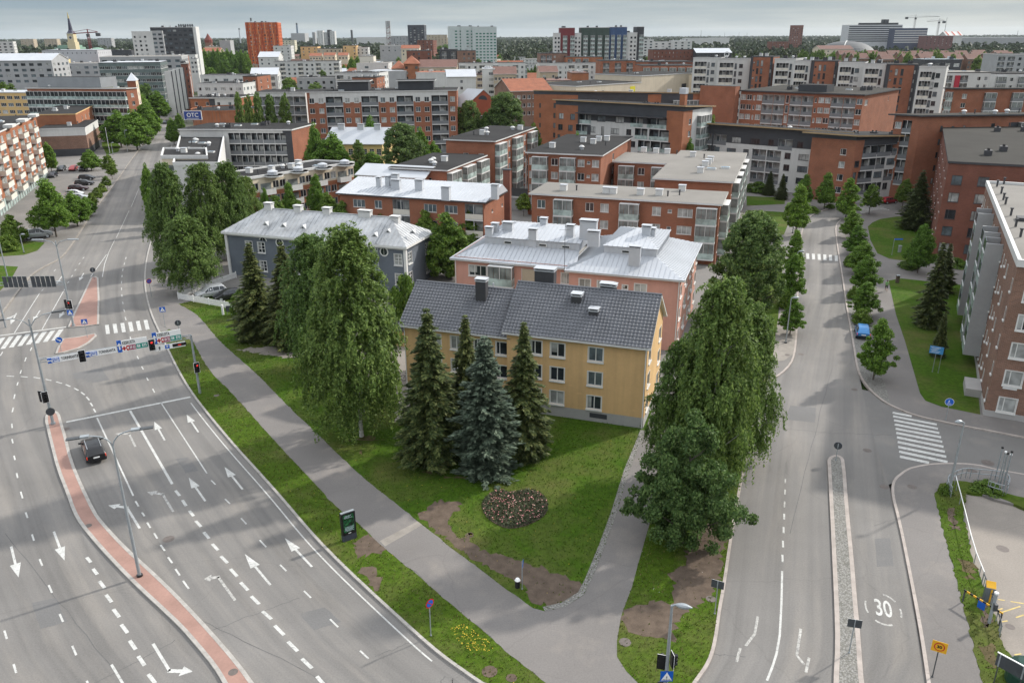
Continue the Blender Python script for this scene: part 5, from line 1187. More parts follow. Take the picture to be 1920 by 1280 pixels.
def mansard(bld, P, z, ov, ins, rise, cl, rise2, hipR=True, hipL=True, m=R_metal):
 Z = lambda h: Vector((0, 0, h)); e = grow(P, ov)
 k = [P[0] + (P[1] - P[0]).normalized() * (ins if hipL else 0), P[1] - (P[1] - P[0]).normalized() * (ins if hipR else 0)]
 f = (P[2] - P[1]).normalized(); fl = (P[2] - P[1]).length
 c = [k[0] + f * ins, k[1] + f * ins, k[1] + f * (fl - ins), k[0] + f * (fl - ins)]
 mb = MB()
 for i in range(4):
  j = (i + 1) % 4
  if (i == 1 and not hipR) or (i == 3 and not hipL): continue
  seams(mb, e[i] + Z(z), e[j] + Z(z), c[j] + Z(z + rise), c[i] + Z(z + rise), m)
  mb.face([e[i] + Z(z - .18), e[j] + Z(z - .18), e[j] + Z(z), e[i] + Z(z)], T_fascia)
 mb.face([v + Z(z - .18) for v in e[::-1]], T_fascia)
 for i in range(4):      # gutters
  j = (i + 1) % 4; mb.tube([e[i] + Z(z + .05), e[j] + Z(z + .05)], .07, R_metal, 6)
 mb.build('lower_roof', bld, -Vector(bld.location))
 mb = MB()
 for i in range(4):
  j = (i + 1) % 4; a, b = c[i], c[j]
  mb.face([a + Z(z + rise - .05), b + Z(z + rise - .05), b + Z(z + rise + cl), a + Z(z + rise + cl)], m)
  n_ = int((b - a).length / .6); d = (b - a).normalized(); nn = Vector((d.y, -d.x, 0))
  for q in range(1, n_): mb.obox(a + d * (q * (b - a).length / n_), d, -nn, Vector((0, 0, 1)), (-.02, -.05, z + rise), (.02, 0, z + rise + cl - .05), m)
 mb.build('clerestory', bld, -Vector(bld.location))
 mb = MB(); g = grow(c, .18); zt = z + rise + cl; r1 = (g[0] + g[3]) / 2 + (g[1] - g[0]).normalized() * (3.2 if hipL else 0); r2 = (g[1] + g[2]) / 2 - (g[1] - g[0]).normalized() * (3.2 if hipR else 0)
 seams(mb, g[0] + Z(zt), g[1] + Z(zt), r2 + Z(zt + rise2), r1 + Z(zt + rise2), m); seams(mb, g[2] + Z(zt), g[3] + Z(zt), r1 + Z(zt + rise2), r2 + Z(zt + rise2), m)
 if hipR: seams(mb, g[1] + Z(zt), g[2] + Z(zt), r2 + Z(zt + rise2), r2 + Z(zt + rise2), m)
 if hipL: seams(mb, g[3] + Z(zt), g[0] + Z(zt), r1 + Z(zt + rise2), r1 + Z(zt + rise2), m)
 mb.build('upper_roof', bld, -Vector(bld.location))
 return c, zt
ca, zt = mansard(ph, PA, 9.4, .5, 3.6, 1.6, 1.0, 1.15, True, True)
cb, zb = mansard(ph, PB, 9.1, .5, 3.2, 1.5, 1.0, 1.0, False, True)
for i, (c_, u_, zz) in enumerate(((ca, .42, 11.2), (cb, .25, 10.8), (cb, .62, 10.8), (cb, .86, 10.8))):
 p = c_[0].lerp(c_[1], u_); mb = MB(); mb.obox(p, eL, eR, Vector((0, 0, 1)), (-.55, -.06, zz), (.55, .04, zz + .36), T_frame); mb.obox(p, eL, eR, Vector((0, 0, 1)), (-.47, -.08, zz + .06), (.47, -.05, zz + .3), G_dark); mb.build('roof_window', ph, off)
for x, yb, yt, zb_, w_, d_ in ((1189, 486, 461, 11.1, 1.4, .7), (1112, 446, 432, 12.7, 1.5, .8), (1102, 434, 412, 13.0, 2.2, 1.1), (1068, 437, 421, 12.5, 1.0, .8), (998, 447, 428, 11.8, 1.1, .8), (1018, 421, 408, 12.6, .9, .8), (951, 431, 416, 12.2, 1.4, .8), (1211, 444, 422, 12.6, 1.1, .8), (1222, 438, 427, 12.9, .8, .8), (916, 446, 425, 11.4, 1.0, .7), (927, 436, 418, 11.9, .9, .7)):
 p = G(x, yb, zb_) + eR * (d_ / 2); chimney(ph, p, w_, d_, zb_ - 1.2, Dp(x, yt, p.y).z - .15, R_metal, R_metal)
for q in (A + eL * .15 - eR * .1, PB[0] - eL * .15 - eR * .1): mb = MB(); mb.tube([q + Vector((0, 0, .1)), q + Vector((0, 0, 9.1))], .06, T_frame, 8); mb.build('downpipe', ph, off)
p = G(1077, 530, 3); mb = MB(); mb.tube([(0, 0, 9.2), (0, 0, 15.2)], .035, M_darksteel, 6);
for z in (12.2, 12.9, 14.6): mb.tube([(-.7, 0, z), (.7, 0, z)], .018, M_darksteel, 5); mb.tube([(0, -.4, z), (0, .4, z)], .018, M_darksteel, 5)
q = A + eL * 14.4 - eR * .5; mb.build('antenna_mast', ph, Vector((q.x, q.y, 0)) + off)
A = Vector((-16.1, 117.2, 0)); P = [A + eL * 32.2, A, A + eR * 9.4, A + eL * 32.2 + eR * 9.4]
bc = A + eL * 16 + eR * 5; bh = empty('blue_house', (bc.x, bc.y, 0), 0, 'blue-grey wooden house with white trim and weathered hipped metal roof', 'house'); off = -Vector(bh.location)
mb = MB(); sp = dict(wall=W_blue, floors=2, fh=3.1, top=.75, sill=.75, near=True, panes=(8, 2, 1))
TOK['x'] = (1.0, 1.3, 1.75, 'six')
def hx(P, Q, **k):
 d = dict(sp); d.update(k); facade(bh, mb, P, Q, -.2, 7.4, **d)
for i in range(len(TOK)): pass
def facade_x(P, Q, pxs): hx(P, Q, px=pxs)
def win_cols(pxs): return [(x, 'x') for x in pxs]
hx(P[0], P[1], px=[(464, 'x'), (487, 'x'), (560, 'x'), (600, 'x'), (640, 'x'), (680, 'x'), (745, 'x')]); hx(P[1], P[2], cols='x.x'); hx(P[2], P[3], cols='x.x.x.x.x'); hx(P[3], P[0], cols='x.x')
mb.build('wall', bh, off)
e = grow(P, .55); mid = (e[2] - e[1]) / 2; r1 = e[0] + mid - eL * 5.0 + Zv(10.5); r2 = e[1] + mid + eL * 5.0 + Zv(10.5); e = [v + Zv(7.4) for v in e]
mb = MB(); seams(mb, e[0], e[1], r2, r1, R_old, .75, .05); seams(mb, e[1], e[2], r2, r2, R_old, .75, .05); seams(mb, e[2], e[3], r1, r2, R_old, .75, .05); seams(mb, e[3], e[0], r1, r1, R_old, .75, .05)
for i in range(4): a, b_ = e[i], e[(i + 1) % 4]; mb.face([a - Zv(.35), b_ - Zv(.35), b_, a], T_frame)
mb.face([v - Zv(.35) for v in e[::-1]], T_frame); mb.tube([r1 + Zv(.05), r2 + Zv(.05)], .1, R_old, 6)
mb.build('roof', bh, off)
for x, yt, w_ in ((505, 380, 1.3), (560, 385, 1.3), (614, 389, 1.3), (685, 394, 2.1), (741, 405, 1.4)):
 p = r2 + eL * along(r2, 161.2, x); chimney(bh, p, w_, .9, 9.0, Dp(x, yt, p.y).z - .15, T_fascia, T_fascia)
for x, y in ((501, 422), (534, 425), (571, 428), (705, 443), (730, 436), (776, 437)):
 q = G(x, y, 8.7); mb = MB(); d = 1.0
 a, b_, c = q + eL * .6 - eR * .5, q - eL * .6 - eR * .5, q - eR * .5 + Zv(.6); t = q + eR * .55 + Zv(.6)
 mb.face([a, b_, c], R_old); mb.face([a, c, t], R_old); mb.face([b_, t, c], R_old)
 mb.face([a * .6 + c * .2 + b_ * .2 - eR * .01, b_ * .6 + c * .2 + a * .2 - eR * .01, c * .6 + a * .2 + b_ * .2 - eR * .01], W_dark); mb.build('dormer', bh, off)
for x, half in ((493, True), (524, False), (720, False), (698, True), (580, False)):
 q = P[0] + (P[1] - P[0]).normalized() * along(P[0] + Zv(6.6), -18.8, x); mb = MB(); nn = -eR
 mb.disc(q + nn * .05 + Zv(6.3 if half else 6.25), nn, .75, T_frame, 16, a0=0, a1=180 if half else 360); mb.disc(q + nn * .08 + Zv(6.3 if half else 6.25), nn, .55, G_dark, 16, a0=0, a1=180 if half else 360)
 for s_ in (-1, 1): mb.obox(q + nn * .09 + Zv(6.3), eL, nn, Zv(1), (-.03, 0, 0 if half else -.55), (.03, .02, .55), T_frame)
 mb.build('attic_window', bh, off)
mb = MB()
for q in P: mb.obox(q, eL, eR, Zv(1), (-.22, -.22, .1), (.22, .22, 7.1), T_frame)
mb.obox(P[1], eL, eR, Zv(1), (.2, -.06, 6.75), (32, 0, 7.1), T_frame)
mb.build('trim', bh, off)
mb = MB(); q = P[1] + eL * 4.6 - eR * .5
for s_ in (-.25, .25): mb.tube([q + eL * s_ + Zv(1), q + eL * s_ + Zv(7.6), q + eL * s_ + eR * 3.6 + Zv(9.6)], .035, R_metal, 5)
for k in range(26): z = 1 + k * .27; mb.tube([q - eL * .25 + Zv(z), q + eL * .25 + Zv(z)], .022, R_metal, 4)
for k in range(12): t = k / 12; mb.tube([q - eL * .25 + eR * 3.6 * t + Zv(7.6 + 2 * t), q + eL * .25 + eR * 3.6 * t + Zv(7.6 + 2 * t)], .022, R_metal, 4)
mb.build('ladder', bh, off)
TOK['y'] = (1.0, 1.6, 1.6, 'vent')
P = rect_foot((1910, 492), 16.4, 64, 1850, -26.5, '22'); P = [P[0], P[1], P[2], P[3]]
r1b = building('tall brown brick apartment block with grey balcony stacks beside the lawn', P, 16.0, dict(cols='n n.nsn.nn.sn.nnsn.n'.replace(' ', ''), floors=5, fh=2.95, top=.8, sill=.9, near=True, panes=(6, 2, 1)), dict(cols='y.y.yy', floors=5, fh=2.95, top=.8, near=True, frame=T_frame, panes=(2, 3, 5)), wall=B_tan, over=.12, th=.35, top=R_grey, edge=T_fascia, parapet=.35, nv=0)
off = -Vector(r1b.location); gL = (P[0] - P[1]).normalized(); gN = Vector((-gL.y, gL.x, 0)); gN = gN if gN.dot(-P[1]) > 0 else -gN
mb = MB(); g = grow(P, .06)
mb.prism([(v.x, v.y) for v in g], -.2, .75, W_conc); mb.build('plinth', r1b, off)
for s0, ln, ztop, pr_ in ((13.8, 3.4, 15.0, 1.7), (18.6, 3.4, 15.3, 1.7), (29.5, 3.6, 15.4, 1.8)):
 mb = MB(); mb.obox(P[1], gL, gN, Zv(1), (s0 - .12, .02, 1.6), (s0 + .12, pr_, ztop), W_grey); mb.obox(P[1], gL, gN, Zv(1), (s0 + ln - .12, .02, 1.6), (s0 + ln + .12, pr_, ztop), W_grey); mb.build('balcony_tower', r1b, off)
 for k in range(5):
  zf = 1.7 + k * 2.75; mb = MB(); fr = lambda a, b_, m: mb.obox(P[1], gL, gN, Zv(1), a, b_, m)
  fr((s0 + .13, .02, zf - .15), (s0 + ln - .13, pr_ - .02, zf), W_conc); fr((s0 + .13, pr_ - .06, zf + .05), (s0 + ln - .13, pr_ + .04, zf + 1.05), G_rail); fr((s0 + .13, pr_ - .04, zf + 1.1), (s0 + ln - .13, pr_ - .01, zf + 2.5), G_mid); fr((s0 + .12, pr_ - .05, zf + 1.05), (s0 + ln - .12, pr_ + .05, zf + 1.1), T_frame)
  mb.build('balcony', r1b, off)
for x, y in ((1869, 350), (1877, 363), (1881, 375), (1885, 383), (1895, 404), (1904, 425), (1913, 444), (1882, 345)):
 p = G(x, y, 16.4); put('roof_vent', vent_mesh('pipe'), r1b, p + off)
p = G(1915, 412, 16.4); mb = MB(); mb.box(-.8, -.5, 0, .8, .5, .35, T_dark); mb.build('roof_hatch', r1b, p + off, rad(64))
mb = MB(); mb.obox(P[1], gL, gN, Zv(1), (4.5, .05, -.1), (8, 1.6, 1.0), W_conc); mb.build('cellar_hatch', r1b, off)
p = P[1] + (P[2] - P[1]).normalized() * 1.1; d = (P[2] - P[1]).normalized(); nn = Vector((d.y, -d.x, 0)); mb = MB(); mb.obox(p, d, nn, Zv(1), (0, .01, 3.35), (1.25, .05, 3.6), M_white); mb.build('name_plate', r1b, off)
P = rect_foot((1779, 306), 16.6, 64, 1766, -24, '24')
building('six storey dark brick block with bituminous roof between the lawn and the white block', P, 16.6, dict(cols='n.nw.wn.nw.wn.nw.w', floors=5, fh=2.9, top=.8, panes=(5, 2, 3)), dict(px=[(1800, 'y'), (1850, 'y')], floors=5, fh=2.9, top=1.0, frame=T_dframe, panes=(2, 3, 4)), wall=B_dark, over=.15, top=R_brown, edge=T_dark, nv=9, kinds=('dark', 'pipe', 'hatch', 'dark'))
# ------------------------------------------------------------------ the middle ground
UP = Vector((0, 0, 1))
W_red = lambda: B_red
def secs(*cuts):
 "wallfn from (u_end, z_top, lower material, upper material) runs"
 def fn(u_, z_):
  if u_ is None: return [('x', c[0]) for c in cuts[:-1]] + [('z', c[1]) for c in cuts if c[1]]
  for ue, zt, lo, hi in cuts:
   if u_ <= ue: return lo if (not zt or z_ < zt) else hi
  return cuts[-1][2]
 return fn
P = rect_foot((1350, 385), 10.4, 161.2, 997, 71.2, '11')
building('three storey brick block with grey felt roof and glazed balconies behind the pink house', P, 10.4, dict(px=[(1015, 'v'), (1058, 'g'), (1106, 'v'), (1134, 'v'), (1182, 'g'), (1232, 'v'), (1257, 's'), (1286, 'W'), (1327, 'g')], floors=3, fh=2.95, top=.3, panes=(1, 2, 5)), dict(cols='vgv', floors=3, fh=2.95, top=.3), wall=B_red, over=.45, th=.3, top=R_grey, nv=0)
o_ = [o for o in C.objects if o.get('label', '').startswith('three storey brick block with grey felt')][0]
for k, x, y in (('box', 1057, 357), ('pipe', 1081, 357), ('box', 1137, 362), ('box', 1150, 363), ('box', 1201, 365), ('box', 1236, 366), ('pipe', 1252, 368), ('pipe', 1274, 366), ('box', 1279, 358)): put('roof_vent', vent_mesh(k), o_, G(x, y, 10.7) - Vector(o_.location), rad(161))
P = rect_foot((1372, 343), 11.2, 161.2, 1228, 71.2, 1397)
o_ = building('long brick wing with pale grey felt roof along the side lane', P, 11.2, dict(cols='.', floors=0), dict(cols='vgvgvgvgv', floors=3, fh=2.95, top=.4, panes=(1, 3, 4)), wall=B_red, over=.45, th=.3, top=R_grey, nv=0)
for k, x, y in (('box', 1313, 324), ('hatch', 1334, 318), ('box', 1328, 308), ('box', 1322, 312), ('pipe', 1314, 320), ('box', 1299, 294), ('pipe', 1320, 297), ('box', 1332, 303), ('hatch', 1360, 316)): put('roof_vent', vent_mesh(k), o_, G(x, y, 11.5) - Vector(o_.location), rad(161))
P = rect_foot((1262, 309), 11.0, 161.2, 1152, 71.2, '14')
o_ = building('brick end wing under a pale grey felt roof, facing the brick tower blocks', P, 11.0, dict(px=[(1176, 'g'), (1203, 'v'), (1238, 'g')], floors=3, fh=2.95, top=.4, panes=(2, 3, 4)), {}, wall=B_red, over=.4, th=.3, top=R_grey, nv=0)
for k, x, y in (('box', 1207, 285), ('box', 1230, 287), ('pipe', 1223, 284), ('box', 1251, 288), ('pipe', 1269, 290)): put('roof_vent', vent_mesh(k), o_, G(x, y, 11.3) - Vector(o_.location), rad(161))
P = rect_foot((907, 374), 10.0, 161.2, 636, 71.2, 945)
b_ = building('low brick block with silver metal roof, white balcony and a tall brick fin', P, 9.6, dict(px=[(672, 'W'), (708, 'v'), (751, 'l'), (806, 'W'), (845, 'W'), (888, 'l')], floors=3, fh=3.0, top=.35, rail=P_white, panes=(2, 5, 2)), dict(cols='.s.s', floors=3, fh=3, top=1.2), wall=B_red, over=.5, roof=False, nv=0)
Z = Zv; g = grow(P, .55); mb = MB(); a, b2, c, d = g
seams(mb, a + Z(9.6), b2 + Z(9.6), (b2 * .25 + c * .75) + Z(11.3), (a * .25 + d * .75) + Z(11.3), R_metal, .7); seams(mb, c + Z(9.6), d + Z(9.6), (a * .25 + d * .75) + Z(11.3), (b2 * .25 + c * .75) + Z(11.3), R_metal, .7)
for i in range(4): p, q = g[i], g[(i + 1) % 4]; mb.face([p + Z(9.35), q + Z(9.35), q + Z(9.6), p + Z(9.6)], T_dark)
mb.face([v + Z(9.35) for v in g[::-1]], T_fascia); mb.face([b2 + Z(9.6), c + Z(9.6), (b2 * .25 + c * .75) + Z(11.3)], R_metal); mb.face([d + Z(9.6), a + Z(9.6), (a * .25 + d * .75) + Z(11.3)], R_metal)
mb.build('roof', b_, -Vector(b_.location))
for x, y, w_, z1 in ((836, 350, 1.5, 12.2), (928, 346, 1.2, 12.4), (741, 326, 1.3, 12.8), (727, 330, .8, 12.4), (710, 332, .8, 12.2), (786, 337, 1.5, 12.2), (742, 337, 1.8, 12.0)): chimney(b_, G(x, y, z1), w_, .9, 9.8, z1 - .1, R_metal, R_metal)
q = G(951, 340, 10.2); mb = MB(); mb.box(-.7, -.5, 0, .7, .5, 12.4, B_dark); mb.box(-.8, -.6, 12.4, .8, .6, 12.6, T_dark); mb.build('chimney', b_, Vector((q.x, q.y, 0)) - Vector(b_.location), rad(161))
P = rect_foot((789, 330), 10.6, 161.2, 665, 71.2, '9'); P = [v + Vector((.4, 1.2, 0)) for v in P]
b_ = building('rear brick wing with silver metal gable roof behind the low brick block', P, 10.0, {}, {}, wall=B_red, roof=False, nv=0); gable(b_, P, 10.0, 1.5, .5, R_metal, 0, B_red)
P = rect_foot((927, 262), 14.5, 161.2, 836, 71.2, 1001)
building('tall brick block with dark flat roof, balconies on its right side, beside the dark tree', P, 14.0, dict(px=[(873, 'w'), (902, 'w')], floors=4, fh=2.9, top=2.2), dict(cols='gwvgwvg', floors=5, fh=2.75, top=.4), wall=B_red, over=.5, th=.25, top=R_bit, nv=7, kinds=('box', 'fan', 'pipe', 'box'))
P = rect_foot((837, 317), 11.6, 161.2, 733, 71.2, 909)
building('low brick block with dark flat roof next to the silver metal roofed block', P, 11.2, dict(cols='.s.w.', floors=3, fh=2.9, top=.9), dict(cols='gvgvg', floors=4, fh=2.75, top=.3), wall=B_red, over=.5, th=.25, top=R_bit, nv=4, kinds=('box', 'fan', 'pipe', 'box'))
P = rect_foot((1127, 289), 13.8, 161.2, 990, 71.2, 1184)
building('brick block with dark flat roof and two pale glass balcony stacks facing the camera', P, 13.4, dict(px=[(998, 'w'), (1014, 'g'), (1040, 'v'), (1066, 'g'), (1090, 'v'), (1104, 's'), (1117, 'v')], floors=4, fh=2.85, top=.4, panes=(2, 2, 6)), dict(cols='.v..', floors=4, fh=2.85, top=.6), wall=B_red, over=.5, th=.25, top=R_bit, nv=7, kinds=('box', 'fan', 'pipe', 'box'))
P = rect_foot((470, 334), 9.8, 161, '10', 50, 662)
wf = lambda u_, z_: [('z', 6.6)] if u_ is None else (B_orange if z_ < 6.6 else W_cream)
b_ = building('cream and orange brick block with curved white balconies and dark flat roof', P, 9.6, dict(cols='w', floors=3, fh=2.9, top=.5), dict(cols='vbvvbvvbvvbv', floors=3, fh=2.9, top=.5, rail=W_white, wallfn=wf, panes=(5, 3, 2)), wall=W_cream, over=.2, th=.2, parapet=.3, top=R_bit, nv=12, kinds=('pipe', 'hatch', 'fan', 'box'))
d = (P[2] - P[1]).normalized(); nn = Vector((d.y, -d.x, 0)); L = (P[2] - P[1]).length
for k, t in enumerate((.19, .43, .67, .9)):
 q = P[1] + d * L * t; mb = MB()
 mb.disc(q + nn * .6 + Zv(9.9), (0, 0, 1), 2.0, W_white, 16); mb.tube([q + nn * .6 + Zv(9.6), q + nn * .6 + Zv(9.9)], 2.0, W_white, 16); mb.tube([q + nn * .3 + Zv(9.9), q + nn * .3 + Zv(10.6), q + nn * .3 + Zv(10.9)], [1.1, 1.1, .3], R_metal, 12); mb.build('balcony_canopy', b_, -Vector(b_.location))
flat = lambda pts, z: [Vector((v.x, v.y, 0)) for v in pix(pts, z)]
building('cream end block with white stepped balconies and dark roof at the avenue', flat([(303, 296), (389, 296), (387, 281), (307, 281)], 11.6), 11.4, dict(px=[(318, 'b'), (345, 'v'), (365, 'v')], floors=3, fh=2.9, top=.6, rail=W_white), {}, wall=W_cream, over=.15, parapet=.4, top=R_bit, nv=3)
building('white walled wing with a dark roof full of round vents, beside the avenue', flat([(325, 309), (411, 309), (421, 255), (338, 257)], 11.0), 10.8, {}, dict(cols='.', floors=0), wall=W_white, over=.1, parapet=.4, top=R_bit, nv=12, kinds=('hatch', 'fan', 'dark', 'pipe'))
P = rect_foot((546, 242), 13.4, 176, 336, 80, '16')
building('white framed block of glazed balconies with dark roof and a brick right end', P, 13.0, dict(cols='........lllll.', floors=4, fh=3.0, top=.5, rail=P_grey, tint=W_dark, wallfn=secs((.92, 0, W_white, W_white), (1, 0, W_dark, W_dark))), {}, wall=B_red, over=.3, top=R_bit, nv=9, kinds=('dark', 'hatch', 'fan'))
p = G(416, 209, 12.2); c = Vector((p.x - 2, p.y + 12, 0)); b_ = empty('brick_hall', c, 0, 'round orange brick drum hall with a flat roof behind the blue roof sign', 'building')
mb = MB(); mb.tube([(0, 0, -.2), (0, 0, 12)], 12.5, B_orange, 40); mb.build('wall', b_); mb = MB(); mb.tube([(0, 0, 12.01), (0, 0, 12.5)], 12.7, B_orange, 40, cap=False); mb.disc((0, 0, 12.15), (0, 0, 1), 12.4, R_bit, 40); mb.build('roof', b_)
for k in range(6): put('roof_vent', vent_mesh(('dark', 'pipe', 'fan')[k % 3]), b_, (-9 + 3.4 * k, -3 + (k % 2) * 4, 12.15))
P = rect_foot((440, 184), 12.6, 176, 356, 80, '20')
building('dark roofed brick and white office rising behind the round brick drum', P, 12.4, dict(cols='wwww', floors=3, fh=3.2, top=.6, wallfn=secs((.42, 0, B_orange, B_orange), (.55, 0, W_dark, W_dark), (1, 0, W_white, W_white)), panes=(5, 2, 1)), {}, wall=B_orange, top=R_bit, nv=8, kinds=('dark', 'fan', 'box'))
b_ = empty('roof_sign', G(363, 228, 12.7), 0, 'blue roof sign reading OTC in white letters on the avenue block', 'sign')
mb = MB(); mb.box(-2.6, -.15, .6, 2.6, .15, 3.0, mat('sign_blue_panel', (.02, .05, .22), .5, .05, 1, 6)); mb.box(-2.75, -.1, .45, 2.75, .1, .6, M_white); mb.box(-2.75, -.1, 3.0, 2.75, .1, 3.15, M_white); mb.box(-2.75, -.1, .6, -2.6, .1, 3.0, M_white); mb.box(2.6, -.1, .6, 2.75, .1, 3.0, M_white); mb.build('panel', b_)
o = put('lettering', text_mesh('OTC', 1.7, M_white, .02, bold=.02), b_, (0, -.19, 1.85)); o.rotation_euler = (math.pi / 2, 0, 0)
mb = MB(); mb.box(-1.9, -.19, .85, 1.9, -.16, .97, M_white); mb.build('underline', b_)
mb = MB()
for x in (-2.2, 0, 2.2): mb.tube([(x, .1, -.4), (x, .1, 1.2)], .08, M_darksteel, 6)
mb.build('support', b_)
P = rect_foot((856, 167), 21.5, 188, 574, 92, '15')
wf = lambda u_, z_: [('z', 18.0)] + [('x', v) for v in (.03, .18, .28, .46, .535, .69, .785, .91)] if u_ is None else (B_red if (.03 < u_ < .16 or .265 < u_ < .4 or .52 < u_ < .65 or .77 < u_ < .89 or u_ < .03 or u_ > .94) and (z_ < 18 or u_ < .03 or u_ > .94) else W_white)
def wf(u_, z_):
 cuts = (.12, .235, .355, .47, .59, .705, .825, .94)
 if u_ is None: return [('z', 18.0), ('x', .02)] + [('x', v) for v in cuts]
 if u_ < .02 or u_ > .94: return B_red
 if z_ > 18.0: return W_white
 return B_red if sum(u_ > v for v in cuts) % 2 == 0 else W_grey
b_ = building('long brick apartment block with white top storey and balcony bays above the yellow villa', P, 21, dict(cols=['vvlvvlvvlvvlv'] * 2, floors=6, fh=2.95, top=1.1, wallfn=wf, rail=P_grey, tint=W_dark, panes=(4, 2, 3)), dict(cols='v..v', floors=6, fh=2.95, top=1), wall=B_red, over=.25, th=.2, top=R_bit, edge=T_fascia, nv=14, kinds=('pipe', 'hatch', 'fan'))
for t0, t1 in ((.2, .4), (.6, .84)):
 q = [P[0].lerp(P[1], t) + (P[2] - P[1]).normalized() * s for t, s in ((t0, 3), (t1, 3), (t1, 9), (t0, 9))]; extra_box(b_, 'penthouse', q, 21.2, 23.8, W_dark, R_bit); extra_box(b_, 'penthouse_roof', grow(q, .6), 23.82, 24.1, T_fascia, R_bit)
P = rect_foot((572, 172), 20.3, 180, 478, 92, '14')
building('white framed glazed balcony block joining the long brick block on its left', P, 20, dict(cols='llll', floors=6, fh=2.95, top=1.0, rail=P_grey), {}, wall=W_white, over=.2, th=.2, top=R_bit, nv=5)
P = rect_foot((716, 266), 9.0, 176, 610, 75, '12')
b_ = building('yellow wooden villa with pale metal roof among the garden trees', P, 8.6, dict(cols='xxxxxxxx', floors=2, fh=3.4, top=.8, panes=(6, 2, 1)), {}, wall=mat('villa_yellow', (.60, .45, .20), .8, .06, .5, 5), roof=False, nv=0, name='yellow_villa', cat='house'); gable(b_, P, 8.6, 3.6, .6, R_metal, 0, MATS['villa_yellow'])
for t in (.15, .5, .8): q = P[0].lerp(P[1], t) + (P[2] - P[1]) * .45; chimney(b_, q, 1.8, 1.0, 10, 13.2, R_metal, R_metal, 176)
P = rect_foot((872, 196), 16, 150, 846, 12, 938)
b_ = building('red brick hall with a grey metal gable roof and a round topped attic window', P, 15.5, dict(cols='www', floors=2, fh=3, top=1), {}, wall=mat('deep_red_brick', (.34, .085, .045), .85, .12, .5, 6), roof=False, nv=0, name='brick_hall', cat='building')
gable(b_, P, 15.5, 5.0, .5, R_metal, 0, MATS['deep_red_brick'])
d = (P[2] - P[1]).normalized(); nn = Vector((d.y, -d.x, 0)); q = (P[1] + P[2]) / 2; mb = MB(); mb.disc(q + nn * .04 + Zv(17.2), nn, 1.5, W_dark, 14, a0=0, a1=180); mb.build('attic_window', b_, -Vector(b_.location))
q0 = P[1] + d * ((P[2] - P[1]).length * .42); extra_box(b_, 'lean_to', [q0, q0 + nn * 4, q0 + nn * 4 + d * 11, q0 + d * 11], 0, 12.5, W_grey, R_metal)
P = rect_foot((1282, 211), 19.0, 143, 1042, 53, 1336)
def wf(u_, z_):
 if u_ is None: return [('z', 15.6), ('z', 18.0)] + [('x', v) for v in (.19, .33, .78, .88)]
 if z_ > 18.0: return W_dark if .19 < u_ < .88 else B_orange
 if u_ < .19 or u_ > .88: return B_orange
 if z_ > 15.6: return W_dark
 return W_white if .30 < u_ < .80 else W_dark
building('brick and white corner block with a dark canopied top storey and a brick flue', P, 19.2, dict(cols=['vvLWWLl.', 'vvLvtWvLl.', 'ttLvtWWvLl.'], floors=6, fh=2.95, top=1.6, wallfn=wf, rail=G_rail, tint=W_dark, frame=T_dframe, panes=(3, 3, 4)), dict(cols='.w.GG.', floors=6, fh=2.95, top=1.4, wallfn=secs((.3, 0, B_orange, B_orange), (1, 0, W_white, W_white))), wall=B_orange, tilt=1.2, over=.7, th=.25, top=R_bit, edge=T_gold, nv=12, kinds=('fan', 'dark', 'pipe', 'hatch'))
o_ = [o for o in C.objects if o.get('label', '').startswith('brick and white corner block')][0]; q = P[1] + (P[0] - P[1]).normalized() * 1.5 + (P[2] - P[1]).normalized() * 2.5; mb = MB(); mb.box(-.7, -.7, 16, .7, .7, 23.2, B_orange); mb.box(-.85, -.85, 23.2, .85, .85, 24.6, R_metal); mb.build('chimney', o_, q - Vector(o_.location), rad(53))
d = (P[0] - P[1]).normalized(); nn = Vector((-(P[0] - P[1]).normalized().y, d.x, 0)); nn = nn if nn.dot(P[1]) < 0 else -nn
mb = MB(); L = (P[0] - P[1]).length; mb.obox(P[1], d, nn, UP, (L * .12, 0, 17.3), (L * .81, 1.6, 17.55), T_dark); mb.build('canopy', o_, -Vector(o_.location))
P = rect_foot((1084, 176), 20.4, 160, 1001, 4, 1335)
building('brick block with dark top band and slate grey roof behind the corner block', P, 20, dict(cols='nwn', floors=5, fh=2.95, top=1.8, frame=T_dframe, panes=(3, 2, 2)), dict(cols='..............GGGG.', floors=5, fh=2.95, top=1.6, wallfn=secs((.52, 16.8, B_orange, W_dark), (.62, 16.8, B_orange, B_orange), (.86, 16.8, W_white, W_dark), (1, 0, B_orange, B_orange))), wall=B_orange, tilt=1.0, over=.7, th=.25, top=R_bit, edge=T_gold, nv=4)
F1 = rect_foot((1592, 259), 14.2, 141, 1303, 51, '13')
def wf(u_, z_):
 if u_ is None: return [('z', 10.9)] + [('x', v) for v in (.06, .16, .87)]
 if u_ > .87: return B_red
 if z_ > 10.9: return W_dark
 return W_white if u_ > .16 else (B_orange if u_ < .06 else W_dark)
b_ = building('white rendered apartment wing with dark roofed penthouse storey at the head of the road', F1, 14.0, dict(cols=[',LLWWvLvW,v', ',LvWvLLvWv,v', ',LvWvLLvWv,v', ',LvWvLLvWv,v'], floors=5, fh=2.85, top=1.0, wallfn=wf, rail=P_grey, tint=W_grey, frame=T_dframe, panes=(4, 2, 3)), {}, wall=B_red, tilt=1.3, over=1.2, th=.3, top=R_bit, edge=T_gold, nv=8, kinds=('dark', 'fan', 'hatch'))
F2 = rect_foot((1606, 262), 14.6, 141, '10', 22, 1736)
def wf(u_, z_):
 if u_ is None: return [('z', 11.0), ('x', .12), ('x', .97)]
 if u_ < .12: return B_red
 return W_dark if z_ > 11.0 else W_white
